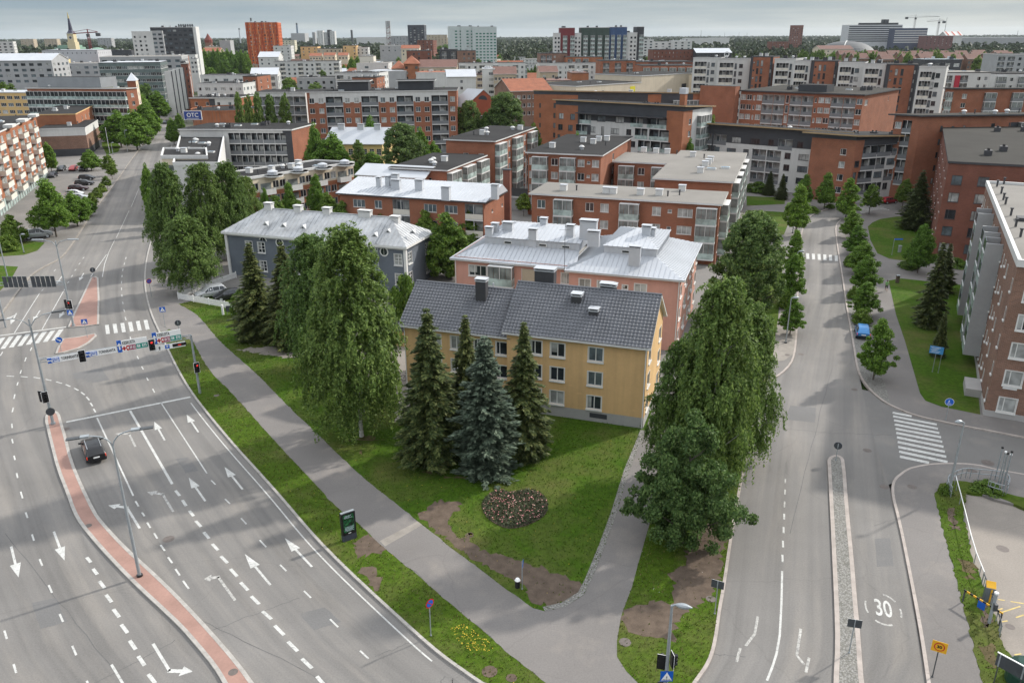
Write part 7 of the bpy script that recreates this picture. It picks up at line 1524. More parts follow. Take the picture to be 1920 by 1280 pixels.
town = [
 ('long pale office with a white barrel roof at the left edge', -60, 96, 113, 480, 22, W_grey, 'WWWWWWWWWW', 4, R_metal, 4), ('yellow rendered block with a brown roof beside the barrel roofed office', 99, 128, 112, 520, 18, mat('pale_yellow_render', (.62, .49, .24), .8, .05, .3, 3), 'wwww', 3, R_brown, 24),
 ('long grey metal clad hall behind the yellow block', 78, 182, 95, 720, 30, mat('pale_grey_hall', (.42, .43, .45), .7, .06, .2, 3), 'nnnnnnnnnnnn', 1, R_metal, 4), ('white apartment slab at the left edge before the woods', -30, 24, 79, 900, 16, W_white, 'WWWWW', 6, R_bit, 20),
 ('grey technical block with flat roof below the hall', 120, 185, 120, 520, 20, W_grey, 'WWWW', 3, R_grey, 6), ('dark glass office wing with a light roof on the avenue', 184, 300, 119, 410, 24, mat('teal_glazing', (.13, .17, .17), .3, .15, .3, 3), 'WWWWWWWWWWW', 6, R_metal, 14), ('pale glass office with terraces behind the dark glass wing', 186, 340, 108, 470, 30, W_grey, 'WWWWWWWWW', 4, R_grey, 14),
 ('dark maroon brick block at the avenue past the white fins', 339, 352, 121, 445, 22, B_dark, 'nn', 5, R_grey, 20), ('orange brick cube above the glass office', 330, 348, 106, 560, 16, B_orange, 'ww', 3, R_grey, 14), ('low charcoal hall between dome and office towers', 200, 246, 95, 820, 22, W_dark, '', 0, R_bit, 4),
 ('white building with a red base by the end of the avenue', 350, 369, 112, 600, 18, W_white, 'www', 3, R_bit, 16), ('grey concrete silo block left of the orange tower', 411, 431, 77, 950, 22, W_grey, '', 0, R_grey, 8), ('red roofed old town house beside the grey silo block', 378, 412, 95, 900, 20, W_beige, 'wwww', 3, R_red, 6), ('pale town house below the water tower', 384, 410, 88, 960, 18, W_cream, 'www', 3, R_grey, 6),
 ('white terrace block with stepped black roofs on the avenue', 368, 455, 158, 385, 20, W_white, 'wWwWwW', 3, R_bit, -4), ('brick end of the white terrace block with deck roof', 455, 482, 144, 400, 18, B_red, 'ww', 3, R_bit, -4), ('white terrace row with black parapets behind the avenue trees', 375, 470, 142, 420, 14, W_white, 'WwWwW', 2, R_bit, -4),
 ('white cube hotel with small dark windows beside the orange tower', 512, 545, 87, 840, 20, W_white, 'www', 4, R_bit, 6), ('white gabled hall with windows below the cube hotel', 484, 522, 106, 700, 24, W_white, 'www', 2, R_metal, 6), ('white balcony apartments with red brick accents', 512, 636, 117, 620, 26, W_white, 'vLvvLvvLvvL', 5, R_bit, 8), ('white apartment gable with a curved porch roof', 470, 520, 139, 430, 18, W_white, 'LL', 4, R_metal, 10),
 ('slate roofed long house before the white apartments', 556, 628, 147, 440, 18, W_grey, 'wwwww', 2, R_bit, 4), ('white and brick corner block with penthouse boxes', 628, 710, 138, 440, 20, W_white, 'LwwvL', 4, R_bit, -6), ('brick terrace below the penthouse boxes', 660, 706, 146, 425, 16, B_red, 'vvv', 2, R_bit, -6),
 ('beige block with dark roofed corner tower, left one', 563, 595, 88, 900, 22, W_yellow, 'www', 3, R_bit, 4), ('long beige block between the dark roofed corner towers', 594, 640, 92, 880, 20, W_beige, 'wwwwww', 3, R_bit, 4), ('beige block with dark roofed corner tower, right one', 643, 668, 86, 890, 20, W_yellow, 'w.w', 4, R_bit, 4), ('white round roofed hall by the right dark roofed tower', 668, 690, 90, 900, 18, W_white, 'www', 2, R_pale, 4),
 ('orange tiled long house among the town roofs', 580, 602, 104, 780, 14, W_cream, 'wwww', 1, R_red, 5), ('second orange tiled house by the poplars', 607, 628, 103, 780, 14, W_cream, 'www', 1, R_red, 5), ('third orange tiled house beside the works trees', 634, 652, 103, 770, 14, W_cream, 'www', 1, R_red, 5), ('white stepped works building with a tall box', 668, 728, 120, 560, 24, W_white, '.W..w', 3, R_grey, 2), ('pale box of the white works building', 674, 700, 106, 575, 14, mat('warm_white_render', (.56, .53, .46), .8, .05, .3, 3), '.', 0, R_grey, 2),
 ('grey metal roofed shed right of the works building', 690, 760, 134, 500, 20, W_grey, '', 0, R_metal, -8), ('dark brown brick cube with small white windows, left one', 762, 808, 96, 650, 22, B_dark, '.wv.w', 5, R_bit, 4), ('dark brick balcony half of the right brown cube', 824, 858, 94, 640, 20, W_dark, 'LL', 5, R_bit, 4), ('brown brick cube with small white windows, right one', 857, 892, 96, 630, 20, B_tan, '.www', 5, R_bit, 4),
 ('red roofed long block behind the brown cubes', 752, 786, 90, 800, 18, W_cream, 'wwww', 2, R_red, 2), ('dark brick office with glass corner below the slab tower', 782, 812, 76, 1100, 24, B_dark, 'wwww', 7, R_bit, -6), ('grey works roof left of the brown cubes', 712, 758, 86, 950, 24, W_grey, 'wwww', 2, R_grey, 2),
 ('brick corner tower with a red pyramid roof and stepped gable', 757, 785, 120, 500, 16, B_orange, 'v.v', 5, R_red, 4), ('pale block with red roof beside the pyramid roofed tower', 735, 758, 129, 510, 18, W_beige, 'www', 4, R_pale, 4), ('red roofed long block with pale skylight bands', 786, 856, 125, 500, 24, W_beige, 'wwwwww', 3, R_pale, 2), ('white rear wall block below the skylight roof', 780, 846, 137, 440, 18, W_white, '', 0, R_red, -4), ('white blank gable block behind the red brick hall', 838, 892, 143, 400, 18, W_white, '.w.', 2, R_metal, 6),
 ('white and maroon apartments with a black overhanging roof', 860, 985, 120, 540, 20, W_white, 'GwwLwGwwLw', 4, R_bit, 1), ('white stair tower on the beige stepped block', 904, 928, 130, 430, 12, W_white, '.W', 4, R_metal, 2), ('beige stepped apartment block with red roof strip', 926, 968, 138, 425, 20, W_beige, 'wwwwww', 4, R_pale, 2), ('beige apartment block left of its white stair tower', 886, 905, 141, 430, 18, W_beige, 'wW', 3, R_pale, 2),
 ('low orange tiled school wing beside the dark tree', 958, 1035, 170, 318, 24, B_tan, 'wwwwwwww', 3, R_red, 16), ('white apartments with long white parapet and yellow panels', 1011, 1128, 120, 520, 18, W_white, 'LwnwnLwLwv', 4, R_bit, 2), ('brick and dark block above the long white parapet, left', 1013, 1064, 101, 600, 22, B_tan, 'LLw.w', 4, R_bit, 4), ('brick and dark block above the long white parapet, right', 1062, 1130, 108, 590, 22, B_orange, 'LGG.w', 4, R_bit, 4),
 ('brick framed balcony block with white columns', 1126, 1192, 115, 480, 20, B_red, 'LLL', 5, R_bit, 2), ('brick wing right of the white column balconies', 1190, 1216, 117, 490, 20, B_red, '.w', 4, R_bit, 2), ('brick cube with pale metal side among the red roofs', 1072, 1104, 138, 400, 16, B_orange, '.', 0, R_pale, 4), ('beige house with red roof and white parapet wall', 992, 1072, 153, 370, 18, W_cream, '', 0, R_pale, 6), ('maroon roofed house among the garden trees', 1012, 1046, 134, 430, 16, W_beige, 'ww', 2, R_pale, 4),
 ('dark roofed brick apartments behind the cream slanted wall', 1198, 1300, 117, 500, 26, B_dark, 'wwwwww', 4, R_bit, 2), ('second dark roofed brick range behind the cream slanted wall', 1204, 1302, 124, 440, 20, B_red, 'GGGGGG', 3, R_bit, 2), ('long dark red brick college with narrow windows', 1225, 1308, 94, 700, 22, B_dark, 'nnnnnnnnnnnn', 4, R_bit, 2), ('slant roofed dark hall with a white ring sign', 1306, 1372, 98, 690, 20, W_dark, 'nnww', 3, R_metal, 2),
 ('white banded office before the forest, left part', 1206, 1226, 75, 960, 20, W_white, 'WW', 7, R_bit, 2), ('white office with glass corner before the forest', 1225, 1262, 79, 980, 20, W_white, 'WWW', 6, R_bit, 2), ('pale office wing with a slanted roof before the forest', 1262, 1298, 77, 970, 20, W_white, 'WWW', 6, R_metal, 2),
 ('glass roofed winter garden block behind the right towers', 1734, 1804, 113, 400, 14, W_dark, 'WWWW', 3, G_blue, -4), ('low white and grey block with a red wall panel', 1772, 1858, 137, 340, 16, mat('light_grey_render', (.50, .50, .49), .8, .05, .3, 3), 'L.L.ww', 4, R_grey, -4), ('low pale block at the right edge behind the trees', 1868, 1990, 139, 350, 16, MATS['light_grey_render'], 'GwGwGw', 4, R_bit, -4), ('grey apartment block with slanted dark roof at the right edge', 1871, 2010, 103, 480, 22, W_grey, 'LLvLLvLL', 7, R_bit, -10),
 ('dark maroon brick range on the far right horizon', 1736, 1788, 68, 1400, 22, mat('maroon_brick', (.16, .075, .07), .85, .1, .3, 4), 'wwwwwww', 5, R_bit, 2), ('pale long warehouse on the right horizon', 1810, 1990, 71, 1900, 60, W_grey, '', 0, R_metal, 2), ('distant white mall roof on the centre horizon', 668, 742, 70.5, 2600, 80, W_white, '', 0, R_metal, 1), ('grey apartment slab left of the lattice mast', 730, 766, 68, 1500, 18, W_grey, 'wwwwww', 5, R_bit, 2), ('pale apartment slab right of the dark slab tower', 796, 838, 66, 1700, 18, W_beige, 'wwwwwww', 6, R_bit, 2),
 ('pale distant flats left of the church, first', 38, 62, 74, 2200, 18, W_beige, 'wwww', 6, R_bit, 3), ('pale distant flats left of the church, second', 82, 106, 73.5, 2200, 18, W_beige, 'wwww', 6, R_bit, 3), ('distant grey flats right of the dome', 182, 208, 72, 2000, 18, W_grey, 'wwwww', 6, R_bit, 3), ('cream flats right of the orange tower', 522, 552, 76, 1400, 18, mat('pale_cream_render', (.55, .52, .40), .8, .05, .3, 3), 'wwwww', 5, R_bit, 3), ('distant brick flats at the woods near the lone high rise', 1446, 1480, 78.5, 1500, 20, B_dark, 'wwwww', 4, R_bit, 2), ('low white school by the round arena', 1538, 1600, 91, 860, 20, W_cream, 'wwwwww', 2, R_pale, 2),
 ('white long halls at the centre forest edge', 1286, 1335, 72.5, 2100, 40, W_white, '', 0, R_metal, 2), ('second white hall at the centre forest edge', 1336, 1368, 71.5, 2200, 40, W_white, '', 0, R_metal, 2)]
ROADHOME = 0
for l, x0, x1, yt, Y, dep, wm, cols, fl, rf, th in town:
 e_ = T_fascia if wm in (W_white, W_grey) else T_dark
 gab = rf in (R_red, R_pale, R_metal) and dep < 30 and fl and 'tower' not in l and ('office' not in l or 'barrel' in l)
 b_, P, z = fbox(l, x0, x1, yt + (1.5 if gab else 0), Y, dep, wm, cols, fl, rf, e_, th, nv=0 if gab or Y > 1000 else 5, roof=not gab, far=Y > 430, rail=P_white if wm is W_white else P_grey, kinds=('dark', 'fan', 'pipe', 'hatch', 'box'))
 if gab: gable(b_, P, z, min(4.0, dep * .16), .4, rf, 0, wm)
 if 'ring sign' in l: mb = MB(); mb.disc(P[0].lerp(P[1], .86) - (P[2] - P[1]).normalized() * .2 + UP * (z - 1.2), (0, -1, 0), 2.2, M_white, 18, r0=1.5); mb.build('ring_sign', b_, -Vector(b_.location))
 if 'pyramid' in l:
  mb = MB(); g = grow(P, .8); t = sum(P, Vector()) / 4 + UP * (z + 4.5)
  for i in range(4): mb.face([g[i] + UP * z, g[(i + 1) % 4] + UP * z, t], R_red)
  mb.build('pyramid_roof', b_, -Vector(b_.location))
 if 'red wall panel' in l: e1 = (P[1] - P[0]).normalized(); mb = MB(); mb.obox(P[0].lerp(P[1], .29), e1, Vector((e1.y, -e1.x, 0)), UP, (-1, .02, z - 9), (1, .4, z - 1), mat('signal_red_panel', (.36, .02, .04), .6, .05, 1, 4)); mb.build('wall_panel', b_, -Vector(b_.location))
for k in range(4):
 a = Dp(314 + 7.6 * k, 134 - 2.3 * k, 392 + 12 * k); fin = MB(); fin.box(-1.5, -.4, 2, 1.5, .4, a.z, W_white); fin.box(1.5, -.3, 2, 1.9, .3, a.z, W_dark); o = fin.build('facade_fin', None, (a.x, a.y, 0), .2); tag(o, ('first', 'second', 'third', 'fourth')[k] + ' white vertical fin counted from the left on the glass office end', 'facade fin', 'white fins of the glass office')
b_, P, z = fbox('slim brick tower with a small metal pyramid roof and cream side', 238, 254, 152, 335, 9, B_red, '.', 0, name='brick_tower', cat='tower', th=18, roof=False, right=dict(cols='W', floors=5, fh=3, top=1, wall=W_cream), far=False)
mb = MB(); g = grow(P, .3); t = sum(P, Vector()) / 4 + UP * (z + 3)
for i in range(4): mb.face([g[i] + UP * z, g[(i + 1) % 4] + UP * z, t], R_metal)
mb.build('roof', b_, -Vector(b_.location))
p = Dp(1586, 94, 1080); b_ = empty('arena', (p.x, p.y, 0), 0, 'wide low grey domed arena with a white rib among the pines', 'arena'); mb = MB(); mb.tube([(0, 0, 1 + 27 * math.sin(rad(a))) for a in range(0, 91, 9)], [40 * math.cos(rad(a)) ** .8 + .1 for a in range(0, 91, 9)], mat('arena_grey', (.085, .09, .095), .7, .08, .2, 3), 40); mb.build('dome', b_)
mb = MB(); mb.tube([(40 * math.cos(rad(a)) ** .8 * -.45, -40 * math.cos(rad(a)) ** .8 * .9, 1.4 + 27 * math.sin(rad(a))) for a in range(0, 91, 9)], .7, W_white, 4); mb.build('rib', b_)
b_, P, z = fbox('white roofed hall with red roof stripes on the right horizon', 1775, 1805, 67, 1700, 30, W_white, '', 0, roof=False, name='striped_hall', cat='hall'); gable(b_, P, z, 7, 1, W_white, 0, W_white)
for t in (.12, .5, .88):
 q = P[0].lerp(P[1], t); e1 = (P[1] - P[0]).normalized(); f1 = (P[2] - P[1]).normalized(); mb = MB(); a = q - f1 * 1.2 + UP * (z + .3); c = q + f1 * 15 + UP * (z + 7.6); mb.face([a - e1 * 1.3, a + e1 * 1.3, c + e1 * 1.3, c - e1 * 1.3], mat('stripe_red', (.45, .07, .03), .7, .05, 1, 4)); mb.build('roof_stripe', b_, -Vector(b_.location))
r = random.Random(77)
for row, (yy, Y) in enumerate(((102.5, 700), (106.5, 620), (110.5, 560))):
 x = 1575 + row * 14
 while x < 1905:
  wd = r.uniform(20, 32); b_, P, z = fbox('faded red roofed terrace house showing between the trees', x, x + wd, yy + r.uniform(-.8, .8), Y + r.uniform(-8, 8), 11, B_tan, 'wwww', 2, roof=False, name='terrace_house', cat='house', group='terrace houses behind the tower row', right={}); gable(b_, P, z, 3.0, .4, R_pale, 0, B_tan); x += wd + r.uniform(8, 26)
pal = [(W_white, R_bit), (W_cream, R_bit), (W_beige, R_red), (W_grey, R_metal), (B_tan, R_bit), (W_cream, R_red), (W_white, R_grey), (W_beige, R_pale)]
placed = []
for i in range(240):
 Y = r.uniform(520, 1250); X = r.uniform(-.66, .22) * Y
 if abs(X - (-170 - (Y - 434) * .36)) < 34: continue
 px_ = 960 + F * X / (Y * cp + .0)
 if 455 < px_ < 530 and Y < 880 or 840 < px_ < 935 and Y < 950 or 368 < px_ < 475 and Y < 860: continue
 if any((X - a) ** 2 + (Y - b2) ** 2 < 30 ** 2 for a, b2 in placed): continue
 placed.append((X, Y)); wm, rf = r.choice(pal); hh = r.uniform(7, 13) * (.9 if Y < 700 else 1); wd = r.uniform(18, 40); dp_ = r.uniform(11, 18); th = r.choice((4, 4, 8, -20)); e1 = V2(th); f1 = V2(th + 90); a = Vector((X, Y, 0))
 P = [a, a + e1 * wd, a + e1 * wd + f1 * dp_, a + f1 * dp_]; gab = rf in (R_red, R_pale, R_metal)
 b_ = building('small low block among the crowded roofs of the old town', P, hh, dict(cols='w' * int(wd / 3.6), floors=int(hh / 3), fh=3, top=.4), dict(cols='www', floors=int(hh / 3), fh=3, top=.4), wall=wm, name='town_house', cat='building', far=True, roof=not gab, nv=0, top=rf, group='low blocks of the old town')
 if gab: gable(b_, P, hh, r.uniform(2.5, 4.5), .4, rf, 0, wm)
n_ = 0
for i in range(1500):
 if n_ >= 150: break
 Y = math.exp(r.uniform(math.log(330), math.log(1150))); X = r.uniform(-.64, .36) * Y
 if abs(X - (-170 - (Y - 434) * .36)) < 14 or any(bool(in_poly(np.array([X + a]), np.array([Y + c]), f)[0]) for f in FOOT for a, c in ((0, 0), (5, 0), (-5, 0), (0, 5), (0, -5)) if abs(f[0][0] - X) < 60 and abs(f[0][1] - Y) < 60): continue
 n_ += 1; tree(('street', 'tall', 'garden', 'street')[n_ % 4], 0, 0, 0, 0, 'leafy tree standing in the gaps between the roofs of the town', 'leafy_tree', 'tree', 'leafy trees between the town roofs', P=Vector((X, Y, -.2)), hw=(r.uniform(10, 17), r.uniform(7, 12)))
# ------------------------------------------------------------------ street furniture
S_blue = mat('sign_blue', (.012, .11, .50), .45, .04, 1, 6); S_red = mat('sign_red', (.50, .02, .02), .45, .04, 1, 6); S_white = mat('sign_white', (.84, .84, .83), .45, .04, 1, 6); S_yellow = mat('sign_yellow', (.72, .38, .015), .45, .04, 1, 6); S_teal = mat('sign_green', (.02, .28, .22), .45, .04, 1, 6); S_ink = mat('sign_ink', (.012, .012, .014), .5, .04, 1, 6); S_maroon = mat('sign_maroon', (.30, .03, .09), .45, .04, 1, 6)
E_red = emit('red_signal', (.8, .04, .03), .55); E_off = mat('dark_lens', (.02, .02, .02), .25, .05, 1, 6)
def facing(o, th): o.rotation_euler = (0, 0, th)
def pole_h(x, yt, p): return Dp(x, yt, p.y).z
def cam_rz(p, turn=0.0):
 "rotation that turns a sign's local -Y towards the camera side, plus a turn in degrees"
 return math.atan2(p.x, p.y) * -1 + rad(turn)
def post(parent, h, r_=.04, m=None, loc=(0, 0, 0), z0=-.05):
 mb = MB(); mb.tube([(0, 0, z0), (0, 0, h)], r_, m or M_steel, 8); mb.tube([(0, 0, z0), (0, 0, .06)], r_ * 1.9, m or M_steel, 8); return mb.build('pole', parent, loc)
def walker(mb, y, s, m):
 "pedestrian figure in profile, lying in the plane y"
 mb.disc((.02 * s, y, .52 * s), (0, -1, 0), .09 * s, m, 10)
 for q in (((-.10, .40), (.10, .43), (.07, .10), (-.06, .10)), ((.05, .14), (.20, -.30), (.12, -.33), (-.02, .10)), ((-.04, .14), (-.20, -.28), (-.12, -.31), (.05, .10)), ((.07, .40), (.25, .22), (.21, .17), (.05, .30)), ((-.08, .40), (-.22, .20), (-.18, .15), (-.04, .30))):
  mb.face([(a * s, y, b * s) for a, b in q], m)
def sign_face(kind, e, z, s, y=-.05):
 "a sign plate with its symbol, facing -Y"
 mb = MB()
 if kind == 'nopark':
  mb.disc((0, y - .004, z), (0, -1, 0), s, S_red, 24); mb.disc((0, y - .012, z), (0, -1, 0), s * .76, S_blue, 24); d = s * .62; w_ = s * .11; mb.face([(-d, y - .018, z + d - w_), (-d + w_, y - .018, z + d), (d, y - .018, z - d + w_), (d - w_, y - .018, z - d)], S_red)
 elif kind == 'zebra':
  mb.box(-s, y - .01, z - s, s, y, z + s, S_blue); mb.face([(-.86 * s, y - .015, z - .78 * s), (.86 * s, y - .015, z - .78 * s), (0, y - .015, z + .84 * s)], S_white)
  m2 = MB(); walker(mb2 := MB(), y - .02, s * .62, S_ink)
  for f, mi, uv in zip(mb2.f, mb2.m, mb2.uv): mb.face([(mb2.v[i][0], mb2.v[i][1], mb2.v[i][2] + z - .28 * s) for i in f], S_ink)
  for k in range(5): mb.box(-.6 * s + k * .26 * s, y - .022, z - .72 * s, -.46 * s + k * .26 * s, y - .016, z - .56 * s, S_ink)
  mb.box(-s, y + .002, z - s, s, y + .012, z + s, M_signback)
 elif kind == 'arrow':
  mb.disc((0, y - .004, z), (0, -1, 0), s, S_white, 24); mb.disc((0, y - .01, z), (0, -1, 0), s * .92, S_blue, 24)
  a = Vector((-.6, 0, .42)) * s; c = Vector((.55, 0, -.45)) * s; d = (c - a).normalized(); n_ = Vector((-d.z, 0, d.x)); o_ = Vector((0, y - .016, z)); w_ = s * .11
  mb.face([o_ + a + n_ * w_, o_ + a - n_ * w_, o_ + c - d * .35 * s - n_ * w_, o_ + c - d * .35 * s + n_ * w_], S_white); mb.face([o_ + c, o_ + c - d * .5 * s + n_ * .34 * s, o_ + c - d * .5 * s - n_ * .34 * s], S_white)
 elif kind == 'walk':
  mb.disc((0, y - .004, z), (0, -1, 0), s, S_white, 24); mb.disc((0, y - .01, z), (0, -1, 0), s * .92, S_blue, 24); walker(mb2 := MB(), y - .018, s * .8, S_white)
  for f in mb2.f: mb.face([(mb2.v[i][0] - .12 * s, mb2.v[i][1], mb2.v[i][2] + z) for i in f], S_white)
  mb.disc((-.25 * s, y - .018, z - .5 * s), (0, -1, 0), .2 * s, S_white, 12, r0=.14 * s); mb.disc((.25 * s, y - .018, z - .5 * s), (0, -1, 0), .2 * s, S_white, 12, r0=.14 * s)
 elif kind == 'disc':
  mb.disc((0, y - .004, z), (0, -1, 0), s, M_signback, 24); mb.disc((0, y + .014, z), (0, 1, 0), s, S_blue, 24); mb.box(-.04, y - .02, z - s * .7, .04, y - .006, z + s * .7, M_steel)
 elif kind == 'back':
  mb.box(-s, y - .02, z - s * .72, s, y, z + s * .72, M_signback); mb.box(-s, y, z - s * .72, s, y + .012, z + s * .72, S_white); mb.box(-.03, y - .05, z - s * .72, .03, y - .02, z + s * .72, M_steel)
 elif kind == 'park':
  mb.box(-s, y - .01, z - s, s, y, z + s, S_blue)
 return mb.build('sign_plate', e)
def sign(kind, x, yb, yc, s, label, turn=0, z=.11, cat='road sign', pm=None, group=None, name='road_sign', ht=None):
 p = G(x[0] if isinstance(x, tuple) else x, yb, z); xb = x[1] if isinstance(x, tuple) else x
 h = ht or (pole_h(xb, yc, p) - z); h = max(1.2, min(h, 4.5)); e = empty(name, p, cam_rz(p, turn), label, cat, group); post(e, h + s * .6, .035, pm); sign_face(kind, e, h, s); return e, h
sign('nopark', 808, 1191, 1130, .34, 'no parking sign, blue disc with red rim, on the dandelion verge', 38)
sign('nopark', 284, 555, 527, .38, 'no parking sign on the slab strip by the white picket fence', 8)
sign('zebra', 310, 613, 580, .36, 'crossing sign at the right end of the left zebra crossing', -6)
sign('zebra', 164, 632, 603, .36, 'crossing sign on the small triangular pink island', -6)
sign('arrow', 115, 658, 637, .42, 'round blue keep right arrow sign on the triangular island', -4)
sign('disc', 177, 523, 506, .42, 'dark back of a round sign at the tip of the upper pink island', 0)
sign('disc', 336, 621, 608, .40, 'grey back of a round sign by the grass tip at the footpath', 0)
sign('disc', 1567, 863, 835, .36, 'grey back of a round sign on the head of the cobbled island', 0)
sign('walk', 1773, 787, 753, .42, 'round blue shared path sign by the crossing beside the lawn', 10)
sign('park', 287, 433, 412, .32, 'blue parking plate with a round sign under the pavement birches', 0)
sign('back', (1592, 1606), 1223, 1167, .42, 'dark back of a rectangular sign leaning over the cobbled island', 14)
sign('back', (1340, 1347), 1150, 1094, .42, 'dark back of a square sign on the grass edge near the kerb', -8)
e, h = sign('park', 1748, 697, 656, .0001, 'blue area map sign on two thin poles on the lawn', 0, name='area_sign', cat='sign')
mb = MB(); mb.box(-.72, -.09, h - .45, .72, -.05, h + .45, mat('map_blue', (.06, .27, .58), .5, .08, 2, 8));
for k in range(5): mb.box(-.6 + .1 * (k % 2), -.1, h + .28 - k * .15, .4 - .15 * (k % 3), -.092, h + .32 - k * .15, S_white)
mb.build('panel', e); post(e, h, .03, None, (.6, 0, 0))
p = G(1748, 1268, .12); e = empty('speed_sign', p, cam_rz(p, 6), 'yellow square sign with a 30 in a red ring beside the right pavement', 'road sign'); h = 2.35
post(e, h + .3, .035, M_darksteel); mb = MB(); mb.box(-.42, -.07, h - .38, .42, -.05, h + .38, S_yellow); mb.disc((0, -.075, h), (0, -1, 0), .3, S_red, 24); mb.disc((0, -.08, h), (0, -1, 0), .235, S_yellow, 24); mb.build('sign_plate', e)
o = put('numerals', text_mesh('30', .28, S_ink, .002, bold=.012), e, (0, -.085, h)); o.rotation_euler = (math.pi / 2, 0, 0)
p = G(1882, 1300, .1); e = empty('notice_board', p, cam_rz(p, -14), 'grey back of a wide notice board on two legs by the parking lot', 'sign'); h = 2.1
mb = MB(); mb.box(-.82, -.06, h - .45, .82, -.02, h + .45, M_signback); mb.box(-.84, -.08, h + .45, .84, 0, h + .5, S_white); mb.box(.6, -.09, h - .45, .68, -.06, h + .45, M_steel); mb.box(-.68, -.09, h - .45, -.6, -.06, h + .45, M_steel); mb.build('board', e); post(e, h, .035, M_darksteel, (.64, 0, 0)); post(e, h, .035, M_darksteel, (-.64, 0, 0))
p = G(977, 1106, .11); e = empty('litter_bin', p, 0, 'small dark litter bin with a white lid at the lawn corner', 'litter bin'); mb = MB(); mb.tube([(-.2, 0, .35), (-.2, 0, .95)], .19, M_black, 12); mb.build('drum', e, (-.05, -.1, 0)); mb = MB(); mb.tube([(-.2, 0, .95), (-.2, 0, 1.1)], [.21, .12], S_white, 12); mb.build('lid', e, (-.05, -.1, 0))
e, h = sign('walk', 979, 1104, 1056, .33, 'path sign seen nearly edge on beside the litter bin', 82)
LIGHT = {}
def light_head(parent, loc, rz, on=False, s=1.0):
 e = put('signal_head', None, parent, loc, rz) if False else None
 if 'box' not in LIGHT:
  mb = MB(); mb.box(-.2, -.16, 0, .2, .1, 1.05, M_black); mb.box(-.33, .0, -.12, .33, .03, 1.17, S_white); mb.box(-.29, -.012, -.08, .29, 0, 1.13, M_black); mb.box(-.33, .031, -.12, .33, .045, 1.17, M_black)
  for k in range(3): mb.tube([(0, -.16, .2 + .33 * k), (0, -.34, .19 + .33 * k)], [.15, .15], M_black, 10, cap=False)
  LIGHT['box'] = mb.mesh('signal_head')
  for nme, mm in (('on', E_red), ('off', E_off)):
   mb = MB(); mb.disc((0, -.17, 0), (0, -1, 0), .125, mm, 14); LIGHT[nme] = mb.mesh('lens')
 o = put('signal_head', LIGHT['box'], parent, loc, rz); o.scale = (s, s, s)
 for k in range(3): put('lens', LIGHT['on' if (on and k == 2) else 'off'], o, (0, 0, .2 + .33 * k))
 return o
pl_, pr_ = G(100, 795, .1), G(375, 737, .1)
zl, zr_ = Dp(73, 682, pl_.y).z, Dp(356, 636, pr_.y).z
e = empty('sign_gantry', pl_, 0, 'steel sign gantry across the lanes with TORINRANTA and KESKUSTA panels and lamp arms', 'sign gantry')
ax = Vector((pr_.x - pl_.x, pr_.y - pl_.y, 0)); La_ = ax.length; ax.normalize(); az = math.atan2(ax.y, ax.x)
lf = lambda v: Vector(v)     # local frame: x along the beam, -y to the camera
root = put('beam', None, e) if False else None
def L2(x, y, z): return ax * x + Vector((-ax.y, ax.x, 0)) * y + Vector((0, 0, z))
hl_ = Dp(57, 598, pl_.y).z - .1; hr_ = Dp(354, 628, pr_.y).z - .1
mb = MB(); mb.tube([(0, 0, -.1), (0, 0, 4), L2(0, 0, hl_ - 1), L2(0, 0, hl_)], [.15, .13, .09, .07], M_steel, 10); mb.tube([(0, 0, -.1), (0, 0, .2)], .24, M_steel, 10); mb.build('pole', e)
mb = MB(); mb.tube([L2(La_, 0, -.1), L2(La_, 0, hr_)], [.14, .11], M_steel, 10); mb.build('pole', e)
zb = lambda t: (zl + (zr_ - zl) * t)
mb = MB()
for dz, dy in ((0, .12), (.42, .12), (.21, .42)): mb.tube([L2(0, dy * .5, zb(0) + dz), L2(La_, dy * .5, zb(1) + dz)], .045, M_steel, 6)
nb = 26
for k in range(nb): t0, t1 = k / nb, (k + 1) / nb; mb.tube([L2(La_ * t0, .06, zb(t0) + (.42 if k % 2 else 0)), L2(La_ * t1, .06, zb(t1) + (0 if k % 2 else .42))], .022, M_steel, 4)
mb.build('beam', e)
for sg in (-1, 1):
 q = [L2(0, 0, hl_ - .8), L2(sg * .5, 0, hl_ - .1), L2(sg * 1.3, 0, hl_ + .25), L2(sg * 2.0, 0, hl_ + .3)]; mb = MB(); mb.tube(q, .05, M_steel, 8); mb.obox(L2(sg * 2.0, 0, hl_ + .26), ax * sg, Vector((-ax.y, ax.x, 0)), UP, (0, -.16, 0), (1.3, .16, .12), M_darksteel); mb.build('lamp_arm', e)
def tx(px_):   # parameter along the beam at a picture column
 A0 = Vector((pl_.x, pl_.y, zb(0))); return along(A0 + Vector((0, 0, .2)), math.degrees(az), px_)
Y_ = -.16
def panel(x0, x1, z0, z1, m, y=Y_, name='sign_panel', par=e):
 mb = MB(); mb.obox(L2(0, 0, 0), ax, Vector((-ax.y, ax.x, 0)), UP, (x0, y, z0), (x1, y + .05, z1), m); return mb.build(name, par)
def word(body, xc, zc, size, m, y=Y_ - .006, fit=None):
 o = put('lettering', text_mesh(body, size, m, .001, bold=.012), e, L2(xc, y, zc)); o.rotation_euler = (math.pi / 2, 0, az); xs_ = [v.co.x for v in o.data.vertices]; o.scale.x = fit / (max(xs_) - min(xs_)) if fit else 1; return o
